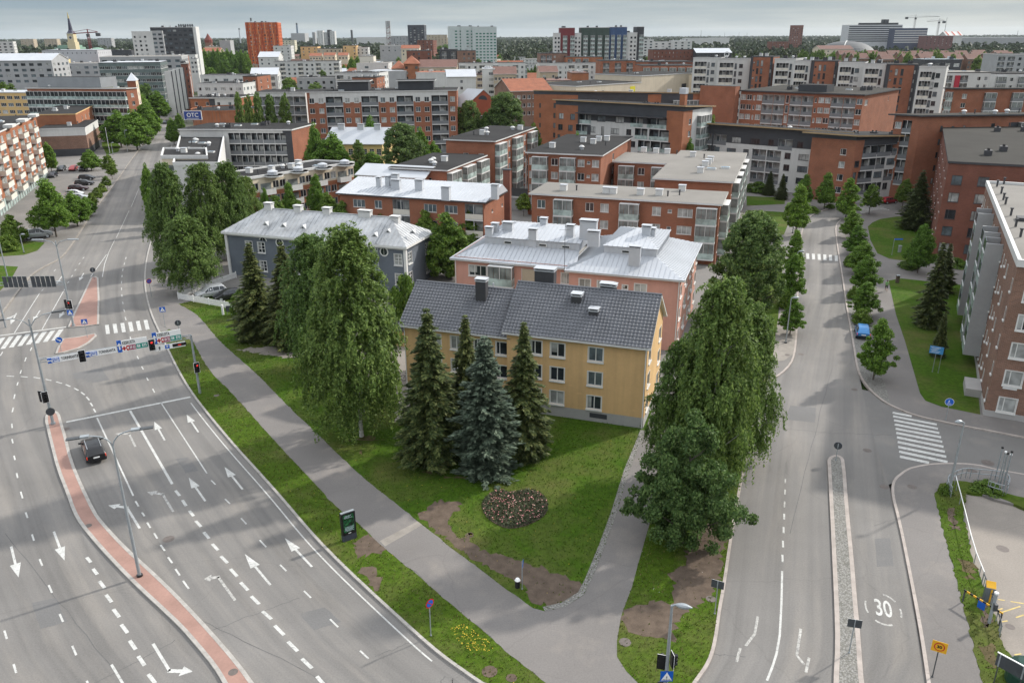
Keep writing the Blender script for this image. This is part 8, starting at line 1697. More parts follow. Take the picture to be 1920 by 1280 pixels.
def arrow_up(xc, zc, s, left=False, m=None):
 mb = MB(); O = L2(0, 0, 0); pt = lambda x, z: O + L2(x, Y_ - .055, z)
 m = m or S_white
 if left: mb.face([pt(xc + .35 * s, zc - .3 * s), pt(xc + .35 * s, zc + .1 * s), pt(xc - .2 * s, zc + .1 * s), pt(xc - .2 * s, zc - .06 * s), pt(xc + .18 * s, zc - .06 * s), pt(xc + .18 * s, zc - .3 * s)], m); mb.face([pt(xc - .5 * s, zc + .02 * s), pt(xc - .15 * s, zc - .22 * s), pt(xc - .15 * s, zc + .26 * s)], m)
 else: mb.face([pt(xc - .09 * s, zc - .5 * s), pt(xc + .09 * s, zc - .5 * s), pt(xc + .09 * s, zc + .1 * s), pt(xc - .09 * s, zc + .1 * s)], m); mb.face([pt(xc - .3 * s, zc + .05 * s), pt(xc + .3 * s, zc + .05 * s), pt(xc, zc + .5 * s)], m)
 mb.build('arrow_symbol', e)
for c0, c1 in ((88.5, 150), (160, 218.5)):
 x0, x1 = tx(c0), tx(c1); z = zb((x0 + x1) / 2 / La_) - .12; w_ = x1 - x0
 panel(x0, x1, z - .05, z + .55, S_white); panel(x0 + .02, x0 + w_ * .14, z - .02, z + .52, S_blue, Y_ - .045); arrow_up(x0 + w_ * .075, z + .25, .5, True)
 panel(x0 + w_ * .165, x0 + w_ * .36, z + .02, z + .48, S_blue, Y_ - .02); panel(x0 + w_ * .19, x0 + w_ * .335, z + .06, z + .44, S_white, Y_ - .03); word('847', x0 + w_ * .263, z + .25, .34, S_blue, Y_ - .036, w_ * .12); word('TORINRANTA', x0 + w_ * .685, z + .25, .42, S_ink, Y_ - .006, w_ * .54)
for c0, c1, lo in ((220, 276.5, 0), (286.5, 340, .25)):
 x0, x1 = tx(c0), tx(c1); z = zb((x0 + x1) / 2 / La_) - .12 + lo; w_ = x1 - x0
 panel(x0 + w_ * .15, x1, z - .05, z + 1.15, S_white); panel(x0, x0 + w_ * .145, z - .08, z + 1.22, S_blue); arrow_up(x0 + w_ * .07, z + .6, .75)
 word('KESKUSTA', x0 + w_ * .39, z + .85, .48, S_ink, Y_ - .006, w_ * .42); zz = z + .28
 mb = MB(); O = L2(x0 + w_ * .215, Y_ - .01, zz); mb.obox(O, ax, Vector((-ax.y, ax.x, 0)), UP, (-.07, 0, -.22), (.07, .012, .22), S_red); mb.obox(O, ax, Vector((-ax.y, ax.x, 0)), UP, (-.22, 0, -.07), (.22, .014, .07), S_red); mb.build('cross_symbol', e)
 panel(x0 + w_ * .29, x0 + w_ * .375, zz - .27, zz + .27, S_red, Y_ - .02); word('4', x0 + w_ * .333, zz, .42, S_white, Y_ - .027)
 panel(x0 + w_ * .38, x0 + w_ * .60, zz - .27, zz + .27, S_maroon, Y_ - .02); word('20 22', x0 + w_ * .49, zz, .42, S_white, Y_ - .027, w_ * .19)
 panel(x0 + w_ * .61, x1 - .03, zz - .27, zz + .27, S_teal, Y_ - .02); word('E8  E75', x0 + w_ * .80, zz, .42, S_white, Y_ - .027, w_ * .31)
x0, x1 = tx(287), tx(345); z = zb((x0 + x1) / 2 / La_) - .42; panel(x0, x1, z - .28, z + .28, S_white); arrow_up(x0 + .5, z, .42, False, S_ink); panel(x0 + 1.05, x0 + 1.5, z - .2, z + .2, S_blue, Y_ - .02); word('P', x0 + 1.28, z, .36, S_white, Y_ - .027); panel(x0 + 1.8, x0 + 3.2, z - .17, z + .17, M_black, Y_ - .02); word('----', x0 + 2.5, z, .26, E_red, Y_ - .027)
for c in (153, 283):
 x = tx(c); light_head(e, L2(x, -.35, zb(x / La_) - .42), az, c == 283)
light_head(e, L2(-.15, -.3, Dp(87, 752, pl_.y).z), az + rad(8), False, .95); light_head(e, L2(-.45, .1, Dp(87, 752, pl_.y).z), az + math.pi * .75, False, .95); light_head(e, L2(La_ + .05, -.3, Dp(368, 697, pr_.y).z), az + rad(10), True, .95)
mb = MB(); mb.disc(L2(0, -.2, 1.5), L2(0, -1, 0), .42, M_signback, 20); mb.build('sign_back', e)
pb = G(138, 611, .1); e = empty('sign_gantry', pb, 0, 'sign gantry seen from behind, two dark ribbed panel backs over the oncoming lanes', 'sign gantry'); ht = Dp(103, 452, pb.y).z - .1
ax2 = (G(60, 612) - G(138, 611)); ax2.z = 0; ax2.normalize(); bx = Vector((-ax2.y, ax2.x, 0)); zbm = Dp(119, 531, pb.y).z - .1
L3 = lambda x, y, z: ax2 * x + bx * y + UP * z
mb = MB(); mb.tube([(0, 0, -.1), (0, 0, 4), (0, 0, ht)], [.15, .13, .07], M_steel, 10); mb.tube([(0, 0, -.1), (0, 0, .2)], .24, M_steel, 10); mb.build('pole', e)
kk = F / depth(pb + UP * zbm); span = 128 / kk
mb = MB()
for dz in (0, .4): mb.tube([L3(0, 0, zbm + dz - .2), L3(span, 0, zbm + dz - .2)], .05, M_steel, 6)
for k in range(24): mb.tube([L3(span * k / 24, 0, zbm - .2 + (.4 if k % 2 else 0)), L3(span * (k + 1) / 24, 0, zbm - .2 + (0 if k % 2 else .4))], .02, M_steel, 4)
mb.build('beam', e); mb = MB(); mb.tube([L3(span, 0, -.1), L3(span, 0, zbm + .6)], .12, M_steel, 8); mb.build('pole', e)
for a, b2 in ((14.5 / kk, 60 / kk), (66 / kk, 112 / kk)):
 n_ = 5
 for k in range(n_):
  xa, xb = a + (b2 - a) * k / n_, a + (b2 - a) * (k + .97) / n_; mb = MB(); mb.obox(Vector(), ax2, bx, UP, (xa + .05, .12, zbm - .45), (xb - .04, .17, zbm + 1.05), M_signback); mb.obox(Vector(), ax2, bx, UP, ((xa + xb) / 2 - .03, .08, zbm - .45), ((xa + xb) / 2 + .03, .12, zbm + 1.0), M_darksteel); mb.obox(Vector(), ax2, bx, UP, (xa, .16, zbm + 1.05), (xb, .18, zbm + 1.08), M_steel); mb.build('sign_panel', e)
for sg in (-1, 1): mb = MB(); mb.tube([L3(0, 0, ht - .7), L3(sg * .5, 0, ht - .1), L3(sg * 1.6, 0, ht + .2)], .05, M_steel, 8); mb.obox(L3(sg * 1.6, 0, ht + .15), ax2 * sg, bx, UP, (0, -.16, 0), (1.4, .16, .12), M_steel); mb.build('lamp_arm', e)
light_head(e, (.25, -.25, Dp(129, 577, pb.y).z - .1), 0, True, 1.0); light_head(e, (-.3, .1, Dp(129, 577, pb.y).z - .1), math.pi, False, 1.0)
s_ = sign_face('zebra', e, Dp(131, 582, pb.y).z - .35, .38, -.18)
def lamp(x, yb, xt, yt, label, arms=1, z=.1, r_=.09, head=.9, turn=0, dirv=None, arm=1.2, name='street_lamp', group='street lamps'):
 p = G(x, yb, z); h = pole_h(xt, yt, p) - z; e = empty(name, p, 0, label, 'street lamp', group); d = Vector(dirv or (1, 0, 0)).normalized(); q = Vector((-d.y, d.x, 0))
 mb = MB(); mb.tube([(0, 0, -.1), (0, 0, h * .45), (0, 0, h - .5 * (arms > 1))], [r_ * 1.25, r_, r_ * .62], M_steel, 10); mb.build('pole', e)
 mb = MB(); mb.tube([(0, 0, -.05), (0, 0, .12)], r_ * 2.2, M_black, 12); mb.build('base_collar', e)
 for sg in ((1,) if arms == 1 else (1, -1)):
  if arms == 1:
   mb = MB(); mb.tube([(0, 0, h - .05), d * .15 + UP * (h + .06)], r_ * .6, M_steel, 8); mb.build('lamp_arm', e); mb = MB()
   k = 8; mb.tube([d * (.1 + head * i / k) + UP * (h + .08) for i in range(k + 1)], [max(.02, .17 * math.sin(math.pi * (i + .3) / (k + .6))) for i in range(k + 1)], M_steel, 10); o = mb.build('lamp_head', e)
  else:
   pts = [UP * (h - .6), d * sg * .15 + UP * (h - .15), d * sg * .55 + UP * (h + .25), d * sg * arm + UP * (h + .42)]
   mb = MB(); mb.tube(smooth([Vector(v) for v in pts], 2), r_ * .5, M_steel, 8); mb.build('lamp_arm', e)
   mb = MB(); mb.obox(d * sg * arm + UP * (h + .37), d * sg, q, UP, (0, -.17, 0), (.55, .17, .13), M_steel); mb.obox(d * sg * arm + UP * (h + .37), d * sg, q, UP, (.55, -.19, .01), (head + .55, .19, .08), M_darksteel); mb.build('lamp_head', e)
 return e, h, d
lamp(262, 1079, 205, 822, 'tall double armed street lamp on the pink median beside the black car', 2, z=.13, r_=.10, head=.85, dirv=(.94, .33, 0), arm=1.3)
lamp(1778, 926, 1806, 792, 'single armed street lamp rising from the steel railing', 1, r_=.10, dirv=(-1, 0, 0), head=.7)
e, h, d = lamp(1243, 1338, 1260, 1134, 'street lamp with traffic light and crossing sign at the bottom of the picture', 1, z=.12, r_=.11, dirv=(.8, -.25, 0), head=1.0)
light_head(e, (.3, .05, 3.5), rad(100), False, .8); light_head(e, (-.3, .1, 3.35), rad(165), False, .8); sign_face('zebra', e, 2.95, .36, -.14)
mb = MB(); mb.box(-.42, .12, 1.9, -.08, .15, 2.3, M_signback); mb.box(.1, .05, 1.75, .5, .09, 2.15, M_signback); mb.build('sign_back', e)
for x, yb, xt, yt, l, dv in ((1473, 643, 1485, 559, 'nearest street lamp in the west linden row', (1, 0, 0)), (1487, 545, 1492, 472, 'middle street lamp in the west linden row', (1, 0, 0)), (1486, 437, 1490, 400, 'farthest street lamp in the west linden row', (1, 0, 0)), (240, 286, 235, 245, 'street lamp before the trees beside the brick box', (1, .3, 0)), (212, 290, 210, 268, 'small lamp on the little lawn by the brick box', (1, 0, 0)), (45, 474, 38, 440, 'small lamp post on the left lawn beside the bush', (1, 0, 0))): lamp(x, yb, xt, yt, l, 1, r_=.08, dirv=dv)
p = G(14, 519, .1); mb = MB(); mb.tube([(0, 0, -.1), (0, 0, 9.2)], [.11, .07], M_steel, 8); tag(mb.build('steel_post', None, p), 'plain steel post on the lawn left of the panel backs', 'post')
for x, yb, yt, l in ((206, 287, 241, 'white flagpole beside the brick box lawn'), (367, 216, 175, 'white flagpole by the round brick drum'), (369, 160, 128, 'white flagpole on the avenue near the glass office'), (986, 362, 300, 'left white flagpole in the brick block yard'), (1037, 346, 303, 'right white flagpole in the brick block yard')):
 p = G(x, yb, .1); h = max(7, pole_h(x, yt, p)); e = empty('flagpole', p, 0, l, 'flagpole'); mb = MB(); mb.tube([(0, 0, -.1), (0, 0, h)], [.12, .06], M_white, 8); mb.build('pole', e); mb = MB(); mb.tube([(0, 0, h), (0, 0, h + .2)], [.12, .02], M_white, 8); mb.build('finial', e)
p0, p1 = G(643.5, 1016, .11), G(669, 1007, .11); d = (p1 - p0); w_ = d.length; d.normalize(); c = (p0 + p1) / 2; e = empty('advert_screen', c, math.atan2(d.y, d.x), 'upright black digital advertising screen on the verge beside the footpath', 'advertising screen'); ht = min(2.9, Dp(650, 961, c.y).z - .1)
mb = MB(); mb.box(-w_ / 2, -.06, -.05, w_ / 2, .28, ht * .22, mat('screen_plinth', (.05, .055, .075), .5, .1, 2, 8)); mb.build('plinth', e); mb = MB(); mb.box(-w_ / 2, -.06, ht * .22 + .003, w_ / 2, .28, ht, M_black); mb.box(-w_ / 2 + .02, 0, ht, w_ / 2 - .02, .22, ht + .05, M_steel); mb.build('casing', e)
m, nt, b = nodes('screen_image'); MATS['screen_image'] = m; tcn = N(nt, 'ShaderNodeTexCoord'); n1 = noise(nt, tcn.outputs['Object'], 5, 4); col = ramp(nt, n1, [(.4, (.005, .012, .008)), (.55, (.01, .07, .03)), (.7, (.03, .15, .05))]); nt.links.new(col, b.inputs['Base Color']); nt.links.new(col, b.inputs['Emission Color']); b.inputs['Emission Strength'].default_value = .12; b.inputs['Roughness'].default_value = .15
mb = MB(); mb.box(-w_ / 2 + .13, -.068, ht * .32, w_ / 2 - .13, -.062, ht * .95, m); mb.build('display', e)
tm = emit('screen_text', (.30, .36, .40), .12); mb = MB(); r = random.Random(5)
for k, (z, a, b2) in enumerate(((.90, -.25, .2), (.865, -.3, .1), (.83, -.28, .22), (.50, -.25, .3), (.465, -.3, .28), (.43, -.28, .32), (.395, -.3, .2), (.36, -.2, .3))):
 x = a * w_
 while x < b2 * w_: l_ = r.uniform(.04, .13); mb.box(x, -.076, ht * z, min(x + l_, b2 * w_ + .05), -.07, ht * z + .045, tm); x += l_ + .03
mb.build('screen_lines', e); mb = MB(); mb.box(-.1, -.072, ht * .265, .12, -.064, ht * .285, S_white); mb.build('maker_plate', e)
def fence(pts, label, h=1.0):
 q = pix(pts, .1); e = empty('picket_fence', q[0], 0, label, 'fence'); off = -q[0]
 for a, b2 in zip(q, q[1:]):
  d = b2 - a; L = d.length; d.normalize(); n_ = Vector((-d.y, d.x, 0)); k = max(1, int(L / 2.4)); mb = MB()
  for i in range(int(L / .14)): x = i * .14; mb.obox(a, d, n_, UP, (x, -.012, .08), (x + .09, .012, h), M_white)
  mb.build('pickets', e, off)
  mb = MB()
  for z in (.25, .8): mb.obox(a, d, n_, UP, (0, .014, z), (L, .05, z + .08), M_white)
  mb.build('rails', e, off)
  for i in range(k + 1): mb = MB(); mb.obox(a + d * (L * i / k), d, n_, UP, (-.06, -.06, -.1), (.06, .06, h + .12), M_white); mb.build('post', e, off)
fence([(335, 561), (422, 577), (461, 584)], 'front run of the white picket fence along the worn grass'); fence([(336, 558), (362, 550), (443, 521)], 'rear run of the white picket fence beside the lawn and birches')
p = G(430, 590, .1); e = empty('mailbox_stand', p, 0, 'dark mailbox stand by a white gate post at the picket fence', 'mailbox'); mb = MB(); mb.box(-.35, -.1, .5, .35, .2, 1.3, M_darksteel); mb.build('box', e); mb = MB(); mb.box(-.3, 0, -.1, -.24, .06, .5, M_steel); mb.box(.24, 0, -.1, .3, .06, .5, M_steel); mb.build('legs', e); mb = MB(); mb.box(-1.0, -.1, -.1, -.75, .15, 1.5, M_white); mb.build('gate_post', e)
p = G(752, 642, .1); e = empty('garden_shed', p, rad(-19), 'small yellow board shed with a dark felt roof behind the birch', 'shed'); mb = MB(); mb.box(-1.5, -1.2, -.1, 1.5, 1.4, 2.1, W_yellow); mb.build('wall', e); mb = MB(); a = [(-1.8, -1.5, 2.1), (1.8, -1.5, 2.1), (1.8, .1, 2.9), (-1.8, .1, 2.9)]; mb.face(a, R_bit); mb.face([(1.8, 1.7, 2.1), (-1.8, 1.7, 2.1), (-1.8, .1, 2.9), (1.8, .1, 2.9)], R_bit); mb.face([(-1.5, -1.2, 2.1), (-1.5, 1.4, 2.1), (-1.5, .1, 2.82)], W_yellow); mb.face([(1.5, -1.2, 2.1), (1.5, .1, 2.82), (1.5, 1.4, 2.1)], W_yellow); mb.build('roof', e); mb = MB(); mb.box(-1.1, -1.24, 0, -.2, -1.2, 1.8, M_black); mb.build('door', e)
def wheelie(x, y, label, m, z=.1):
 p = G(x, y, z); e = empty('wheeled_bin', p, .3, label, 'bin'); mb = MB(); mb.prism([(-.55, -.4), (.55, -.4), (.55, .4), (-.55, .4)], .12, 1.1, m); mb.build('body', e); mb = MB(); mb.box(-.6, -.46, 1.1, .6, .44, 1.2, m); mb.build('lid', e)
 for sx_ in (-.4, .4): mb = MB(); mb.tube([(sx_ - .04, .36, .1), (sx_ + .04, .36, .1)], .11, M_black, 10); mb.build('wheel', e)
wheelie(767, 645, 'black wheeled bin beside the yellow shed', M_black)
P = rect_foot(G(992, 372, 3), 3, 161, '7', 71, '9'); building('low grey flat roofed garage shed in the yard of the brick blocks', P, 3.0, {}, {}, wall=W_grey, name='garage_shed', cat='shed', nv=0, top=R_bit)
p = G(1915, 1283, -.1); e = empty('recycling_container', p, 0, 'dark green domed recycling container at the lower right corner', 'recycling container'); gm = mat('container_green', (.02, .06, .045), .35, .12, 1, 6); mb = MB(); mb.tube([(0, 0, 0), (0, 0, 1.0), (0, 0, 1.5), (0, 0, 1.8), (0, 0, 1.9)], [.95, 1.0, .86, .5, .15], gm, 20); mb.build('shell', e); mb = MB(); mb.box(-.75, -.98, .75, .75, -.9, .95, M_yellow_paint); mb.build('stripe', e); mb = MB(); mb.tube([(0, -.8, 1.32), (0, -.95, 1.32)], .16, M_black, 12); mb.build('inlet', e)
def rail(pts, zs, label, z=.12, name='guard_rail', r_=.04, step=2.6, cat='railing', m=None):
 q = smooth(pix(pts, z), 1); e = empty(name, q[0], 0, label, cat); off = -q[0]
 for zz in zs: mb = MB(); mb.tube([v + UP * zz for v in q], r_, m or M_steel, 6); mb.build('rail', e, off)
 s = resample(q, step)
 for v in s[::max(1, 1)]: mb = MB(); mb.tube([v - UP * .2, v + UP * max(zs)], r_ * .8, M_steel, 6); mb.build('post', e, off)
 return e
rail([(1782, 932), (1774, 922), (1774, 910), (1786, 902), (1806, 895), (1822, 897), (1868, 901), (1886, 906), (1890, 918), (1884, 930), (1866, 926), (1850, 920)], (.55, 1.0), 'galvanised guard rail loop bent around the lamp post and pipes')
for k, (x, y, t) in enumerate(((1865, 900, 842), (1869, 916, 850), (1874, 914, 853), (1880, 917, 850), (1884, 900, 864))):
 p = G(x, y, .1); h = max(2.5, min(4.6, pole_h(x + 8, t, p))); e = empty('vent_pipe', p, 0, ('first', 'second', 'third', 'fourth', 'fifth')[k] + ' of the tall grey vent pipes inside the guard rail, from the left', 'pipe', 'vent pipes behind the guard rail'); mb = MB(); mb.tube([(0, 0, -.1), (0, 0, h)], .055, M_steel, 8); mb.build('tube', e); mb = MB(); mb.tube([(0, 0, h), (0, 0, h + .12)], .1, S_white if k in (1, 4) else M_black, 8); mb.build('cap', e)
rail([(1789, 908), (1802, 958), (1822, 1042), (1841, 1090)], (.85,), 'long white painted barrier rail along the edge of the parking lot', m=M_white, name='barrier_rail', step=4.5)
p = G(1850, 1130, -.1); e = empty('ticket_machine', p, cam_rz(p, 14), 'grey parking ticket machine with a yellow top and stripe', 'parking machine'); mb = MB(); mb.box(-.3, -.22, -.05, .3, .22, 1.35, mat('machine_grey', (.12, .14, .15), .5, .08, 2, 6)); mb.prism([(-.3, -.22), (.3, -.22), (.3, .22), (-.3, .22)], 1.352, 1.4, M_steel); mb.build('cabinet', e); mb = MB(); mb.face([(-.3, -.22, 1.41), (.3, -.22, 1.41), (.3, .22, 1.7), (-.3, .22, 1.7)], S_yellow); mb.box(-.3, .2, 1.4, .3, .22, 1.7, S_yellow); mb.build('hood', e); mb = MB(); mb.box(.02, -.24, .05, .12, -.222, 1.33, S_yellow); mb.build('stripe', e)
p = G(1853, 1172, -.05); e = empty('barrier_post', p, 0, 'white and grey barrier post leaning over the lot entrance', 'barrier'); mb = MB(); mb.tube([(0, 0, -.1), (.25, .35, 2.3)], .11, M_steel, 10); mb.tube([(.25, .35, 2.3), (.26, .36, 2.42)], .14, S_white, 10); mb.build('post', e); mb = MB(); mb.box(.1, -.05, 1.2, .3, .3, 1.7, M_signback); mb.build('control_box', e)
rail([(1841, 1092), (1852, 1120), (1872, 1180), (1874, 1192)], (.8,), 'short grey rail at the lot entrance beside the ticket machine', name='barrier_rail', m=M_darksteel, step=3)
p = G(1838, 1150, .05); e = empty('road_works_barrier', p, rad(-62), 'striped yellow and black works fence with a blue sign at the dug grass edge', 'barrier'); mb = MB()
for k in range(12): mb.box(-1.4 + k * .23, -.03, .95, -1.4 + (k + 1) * .23, .03, 1.07, S_yellow if k % 2 else M_black)
mb.build('bar', e); mb = MB(); mb.box(-.3, -.05, .4, .2, -.01, .95, S_blue); mb.build('sign_plate', e); mb = MB(); mb.box(-1.35, -.04, -.1, -1.27, .04, 1.0, M_darksteel); mb.box(1.27, -.04, -.1, 1.35, .04, 1.0, M_darksteel); mb.build('leg', e); mb = MB(); mb.prism([(.5, -.5), (1.3, -.35), (1.1, .5)], .02, .06, M_cob); mb.build('base_plate', e)
for x, yb, yt, l in ((1672, 478, 445, 'street name sign on the upper lawn'),):
 p = G(x, yb, .12); h = min(3, pole_h(x, yt, p)); e = empty('street_name_sign', p, 0, l, 'sign'); post(e, h, .04); mb = MB(); mb.box(0, -.03, h - .25, 1.5, .03, h - .02, S_blue); mb.build('name_blade', e)
for x, y, l in ((1686, 473, 'small grey service post on the upper lawn'), (1682, 530, 'brown post at the corner of the lawn where the person walks')):
 p = G(x, y, .12); mb = MB(); mb.box(-.22, -.2, -.1, .22, .2, 1.15, M_dirt if '1682' in str(x) else M_steel); mb.box(-.26, -.24, 1.15, .26, .24, 1.25, M_steel); tag(mb.build('service_post', None, p), l, 'post')
# ------------------------------------------------------------------ cars
CARS = {}
def car_parts(kind):
 if kind in CARS: return CARS[kind]
 S = {'estate': [(-2.32, .42, .92, .95, .70, .74, .70), (-2.25, .30, .96, 1.02, .82, .84, .80), (-1.95, .26, .98, 1.42, .86, .87, .62), (-1.2, .22, .97, 1.48, .88, .89, .64), (-.2, .22, .95, 1.49, .88, .89, .65), (.45, .22, .94, 1.44, .88, .89, .62), (1.15, .22, .95, .99, .88, .87, .80), (1.7, .26, .87, .90, .86, .84, .78), (2.15, .30, .74, .78, .80, .78, .70), (2.30, .42, .62, .65, .66, .66, .60)],
   'hatch': [(-2.0, .42, .88, .92, .66, .72, .68), (-1.92, .30, .94, 1.0, .80, .82, .78), (-1.55, .26, .98, 1.44, .84, .85, .60), (-.8, .22, .97, 1.5, .85, .86, .63), (0, .22, .95, 1.5, .85, .86, .63), (.5, .22, .94, 1.42, .85, .86, .60), (1.2, .22, .95, .99, .85, .84, .78), (1.6, .26, .86, .9, .83, .81, .74), (1.95, .32, .72, .76, .76, .74, .66), (2.05, .42, .62, .65, .62, .62, .56)],
   'suv': [(-2.3, .48, 1.0, 1.04, .70, .76, .72), (-2.22, .36, 1.05, 1.12, .84, .86, .82), (-1.9, .32, 1.08, 1.64, .9, .9, .66), (-1.2, .28, 1.07, 1.70, .91, .92, .68), (-.2, .28, 1.05, 1.71, .91, .92, .68), (.4, .28, 1.04, 1.64, .91, .92, .66), (1.1, .28, 1.06, 1.12, .9, .9, .84), (1.7, .32, 1.0, 1.03, .88, .87, .8), (2.12, .38, .86, .9, .82, .8, .72), (2.26, .5, .72, .76, .68, .68, .6)]}[kind]
 secs_ = []
 for x, zb, zl, zr, wl, wb, wr in S: secs_.append([(x, -wl * .86, zb), (x, -wl, zb + .12), (x, -wb, zl - .12), (x, -wb * .97, zl), (x, -wr, zr - .04), (x, -wr * .8, zr), (x, wr * .8, zr), (x, wr, zr - .04), (x, wb * .97, zl), (x, wb, zl - .12), (x, wl, zb + .12), (x, wl * .86, zb)])
 n = len(S); glass_f = []; body = MB(); tall = [s[3] - s[2] > .3 for s in S]
 dummy = M_white
 for i in range(n - 1):
  a, b2 = secs_[i], secs_[i + 1]
  for k in range(12):
   k2 = (k + 1) % 12; body.face([a[k], b2[k], b2[k2], a[k2]], dummy, smooth=True)
 body.face(secs_[0][::-1], dummy); body.face(secs_[-1], dummy)
 bm_ = weld(body.mesh('body'), 1e-3)
 def inset(q, f=.1, push=.012):
  q = [Vector(v) for v in q]; c = sum(q, Vector()) / len(q); nr = (q[1] - q[0]).cross(q[2] - q[0]).normalized()
  if nr.dot(c - Vector((0, 0, .8))) < 0: nr = -nr
  return [v.lerp(c, f) + nr * push for v in q]
 side = {}
 for sg, (lo, hi) in ((-1, (3, 4)), (1, (8, 7))):
  mb = MB()
  for i in range(n - 1):
   if tall[i] or tall[i + 1]:
    if tall[i] and tall[i + 1]: mb.face(inset([secs_[i][lo], secs_[i + 1][lo], secs_[i + 1][hi], secs_[i][hi]], .09), G_dark)
    else:
     q = [secs_[i][lo], secs_[i + 1][lo], secs_[i + 1][hi] if tall[i + 1] else secs_[i][hi]]; mb.face(inset(q, .16), G_dark)
  side[sg] = mb.mesh('side_window')
 it = [i for i in range(n - 1) if tall[i] and not tall[i + 1]][0]; ir = [i for i in range(n - 1) if not tall[i] and tall[i + 1]][0]
 mb = MB(); mb.face(inset([secs_[it][4], secs_[it + 1][4], secs_[it + 1][7], secs_[it][7]], .08, .014), G_dark); ws = mb.mesh('windscreen')
 mb = MB(); mb.face(inset([secs_[ir][4], secs_[ir + 1][4], secs_[ir + 1][7], secs_[ir][7]], .08, .014), G_dark); rw = mb.mesh('rear_window')
 wh = MB(); R_ = .33 if kind != 'suv' else .37; wh.tube([(0, -.11, 0), (0, .11, 0)], R_, M_black, 18); wm = wh.mesh('wheel'); rm = MB(); rm.disc((0, -.115, 0), (0, -1, 0), R_ * .66, R_metal, 14); rm.disc((0, .115, 0), (0, 1, 0), R_ * .66, R_metal, 14); rmm = rm.mesh('rim')
 xr, zr0, wr0 = S[1][0], S[1][2], S[1][5]; tl = MB(); tl.box(-.05, -.13, -.14, .03, .13, .14, emit('tail_lamp', (.75, .05, .02), .25)); tlm = tl.mesh('tail_light')
 hl2 = MB(); hl2.box(-.03, -.17, -.07, .05, .17, .07, G_pale); hlm = hl2.mesh('headlight')
 pl2 = MB(); pl2.box(-.02, -.26, -.06, .01, .26, .06, S_white); plm = pl2.mesh('number_plate')
 mi = MB(); mi.box(-.09, -.12, -.07, .06, .12, .08, M_black); mim = mi.mesh('mirror')
 bp = MB(); bp.box(-.07, -.80, -.1, .05, .80, .08, M_black); bpm = bp.mesh('bumper')
 CARS[kind] = (bm_, side, ws, rw, wm, rmm, tlm, hlm, plm, mim, bpm, S, R_); return CARS[kind]
def paint(name, col):
 if name in MATS: return MATS[name]
 m, nt, b = nodes(name); b.inputs['Base Color'].default_value = (*col, 1); b.inputs['Roughness'].default_value = .32; b.inputs['Metallic'].default_value = .25; b.inputs['Coat Weight'].default_value = .25; b.inputs['Coat Roughness'].default_value = .06
 nn = noise(nt, pos(nt), 3, 3); nt.links.new(ramp(nt, nn, [(.3, mul(col, .88)), (.7, mul(col, 1.08))]), b.inputs['Base Color']); MATS[name] = m; return m
BODY = {}
def car(kind, p, heading, col, label, rails=False, sc=1.0, group=None, plate=True):
 bm_, side, ws, rw, wm, rmm, tlm, hlm, plm, mim, bpm, S, R_ = car_parts(kind); e = empty('car', p, rad(heading), label, 'car', group); e.scale = (sc, sc, sc)
 pm = paint('paint_%s' % '_'.join('%02d' % int(c * 99) for c in col), col); k = (kind, pm.name)
 if k not in BODY: BODY[k] = bm_.copy(); BODY[k].materials.clear(); BODY[k].materials.append(pm)
 put('body', BODY[k], e); put('side_window', side[-1], e); put('side_window', side[1], e); put('windscreen', ws, e); put('rear_window', rw, e)
 for x in (-1.38 if kind != 'hatch' else -1.25, 1.42 if kind != 'hatch' else 1.25):
  for sg in (-1, 1): w_ = put('wheel', wm, e, (x, sg * .78, R_)); put('rim', rmm, w_)
 for sg in (-1, 1):
  put('tail_light', tlm, e, (S[1][0] + .0, sg * (S[1][5] - .15), S[1][2] - .16)); put('headlight', hlm, e, (S[-2][0] + .02, sg * (S[-2][5] - .2), S[-2][2] - .1)); put('mirror', mim, e, (S[6][0] - .25, sg * (S[6][5] + .1), S[6][2] + .08))
 put('bumper', bpm, e, (S[0][0] + .02, 0, S[0][1] + .06)); put('bumper', bpm, e, (S[-1][0] - .02, 0, S[-1][1] - .02))
 if plate: put('number_plate', plm, e, (S[0][0] - .02, 0, S[0][2] - .18))
 if rails:
  for sg in (-1, 1): mb = MB(); mb.tube([(-1.75, sg * .58, S[3][3] - .0), (-1.6, sg * .58, S[3][3] + .06), (.2, sg * .58, S[3][3] + .07), (.4, sg * .57, S[3][3] - .0)], .025, R_metal, 6); mb.build('roof_rail', e)
 return e
a, b2 = G(250, 929), G(182, 783); hd = math.degrees(math.atan2((b2 - a).y, (b2 - a).x))
car('estate', G(177, 851, 0), hd - 1, (.010, .010, .012), 'black estate car with red tail lights waiting near the stop line', True)
hs = 110
car('hatch', G(309, 232), hs + 180, (.03, .035, .045), 'dark car coming down the avenue, behind the white one'); car('hatch', G(318, 243), hs + 180, (.62, .63, .65), 'white car coming down the avenue')
car('suv', G(396, 556, .1), 214, (.45, .47, .49), 'silver estate parked behind the white picket fence', True); car('hatch', G(428, 560, .1), 214, (.03, .03, .035), 'dark car beside the silver estate behind the picket fence')
for x, y, c, l, k in ((163, 337, (.03, .033, .04), 'dark car at the far end of the parking row', 'hatch'), (159, 347, (.025, .03, .035), 'black car second in the parking row', 'estate'), (148, 357, (.05, .02, .025), 'dark red car third in the parking row', 'estate'), (141, 367, (.55, .56, .57), 'white car nearest in the parking row', 'hatch'), (148, 374, (.40, .42, .44), 'pale grey car behind the conical linden', 'estate')): car(k, G(x, y, .1), 10, c, l, group='cars parked by the avenue')
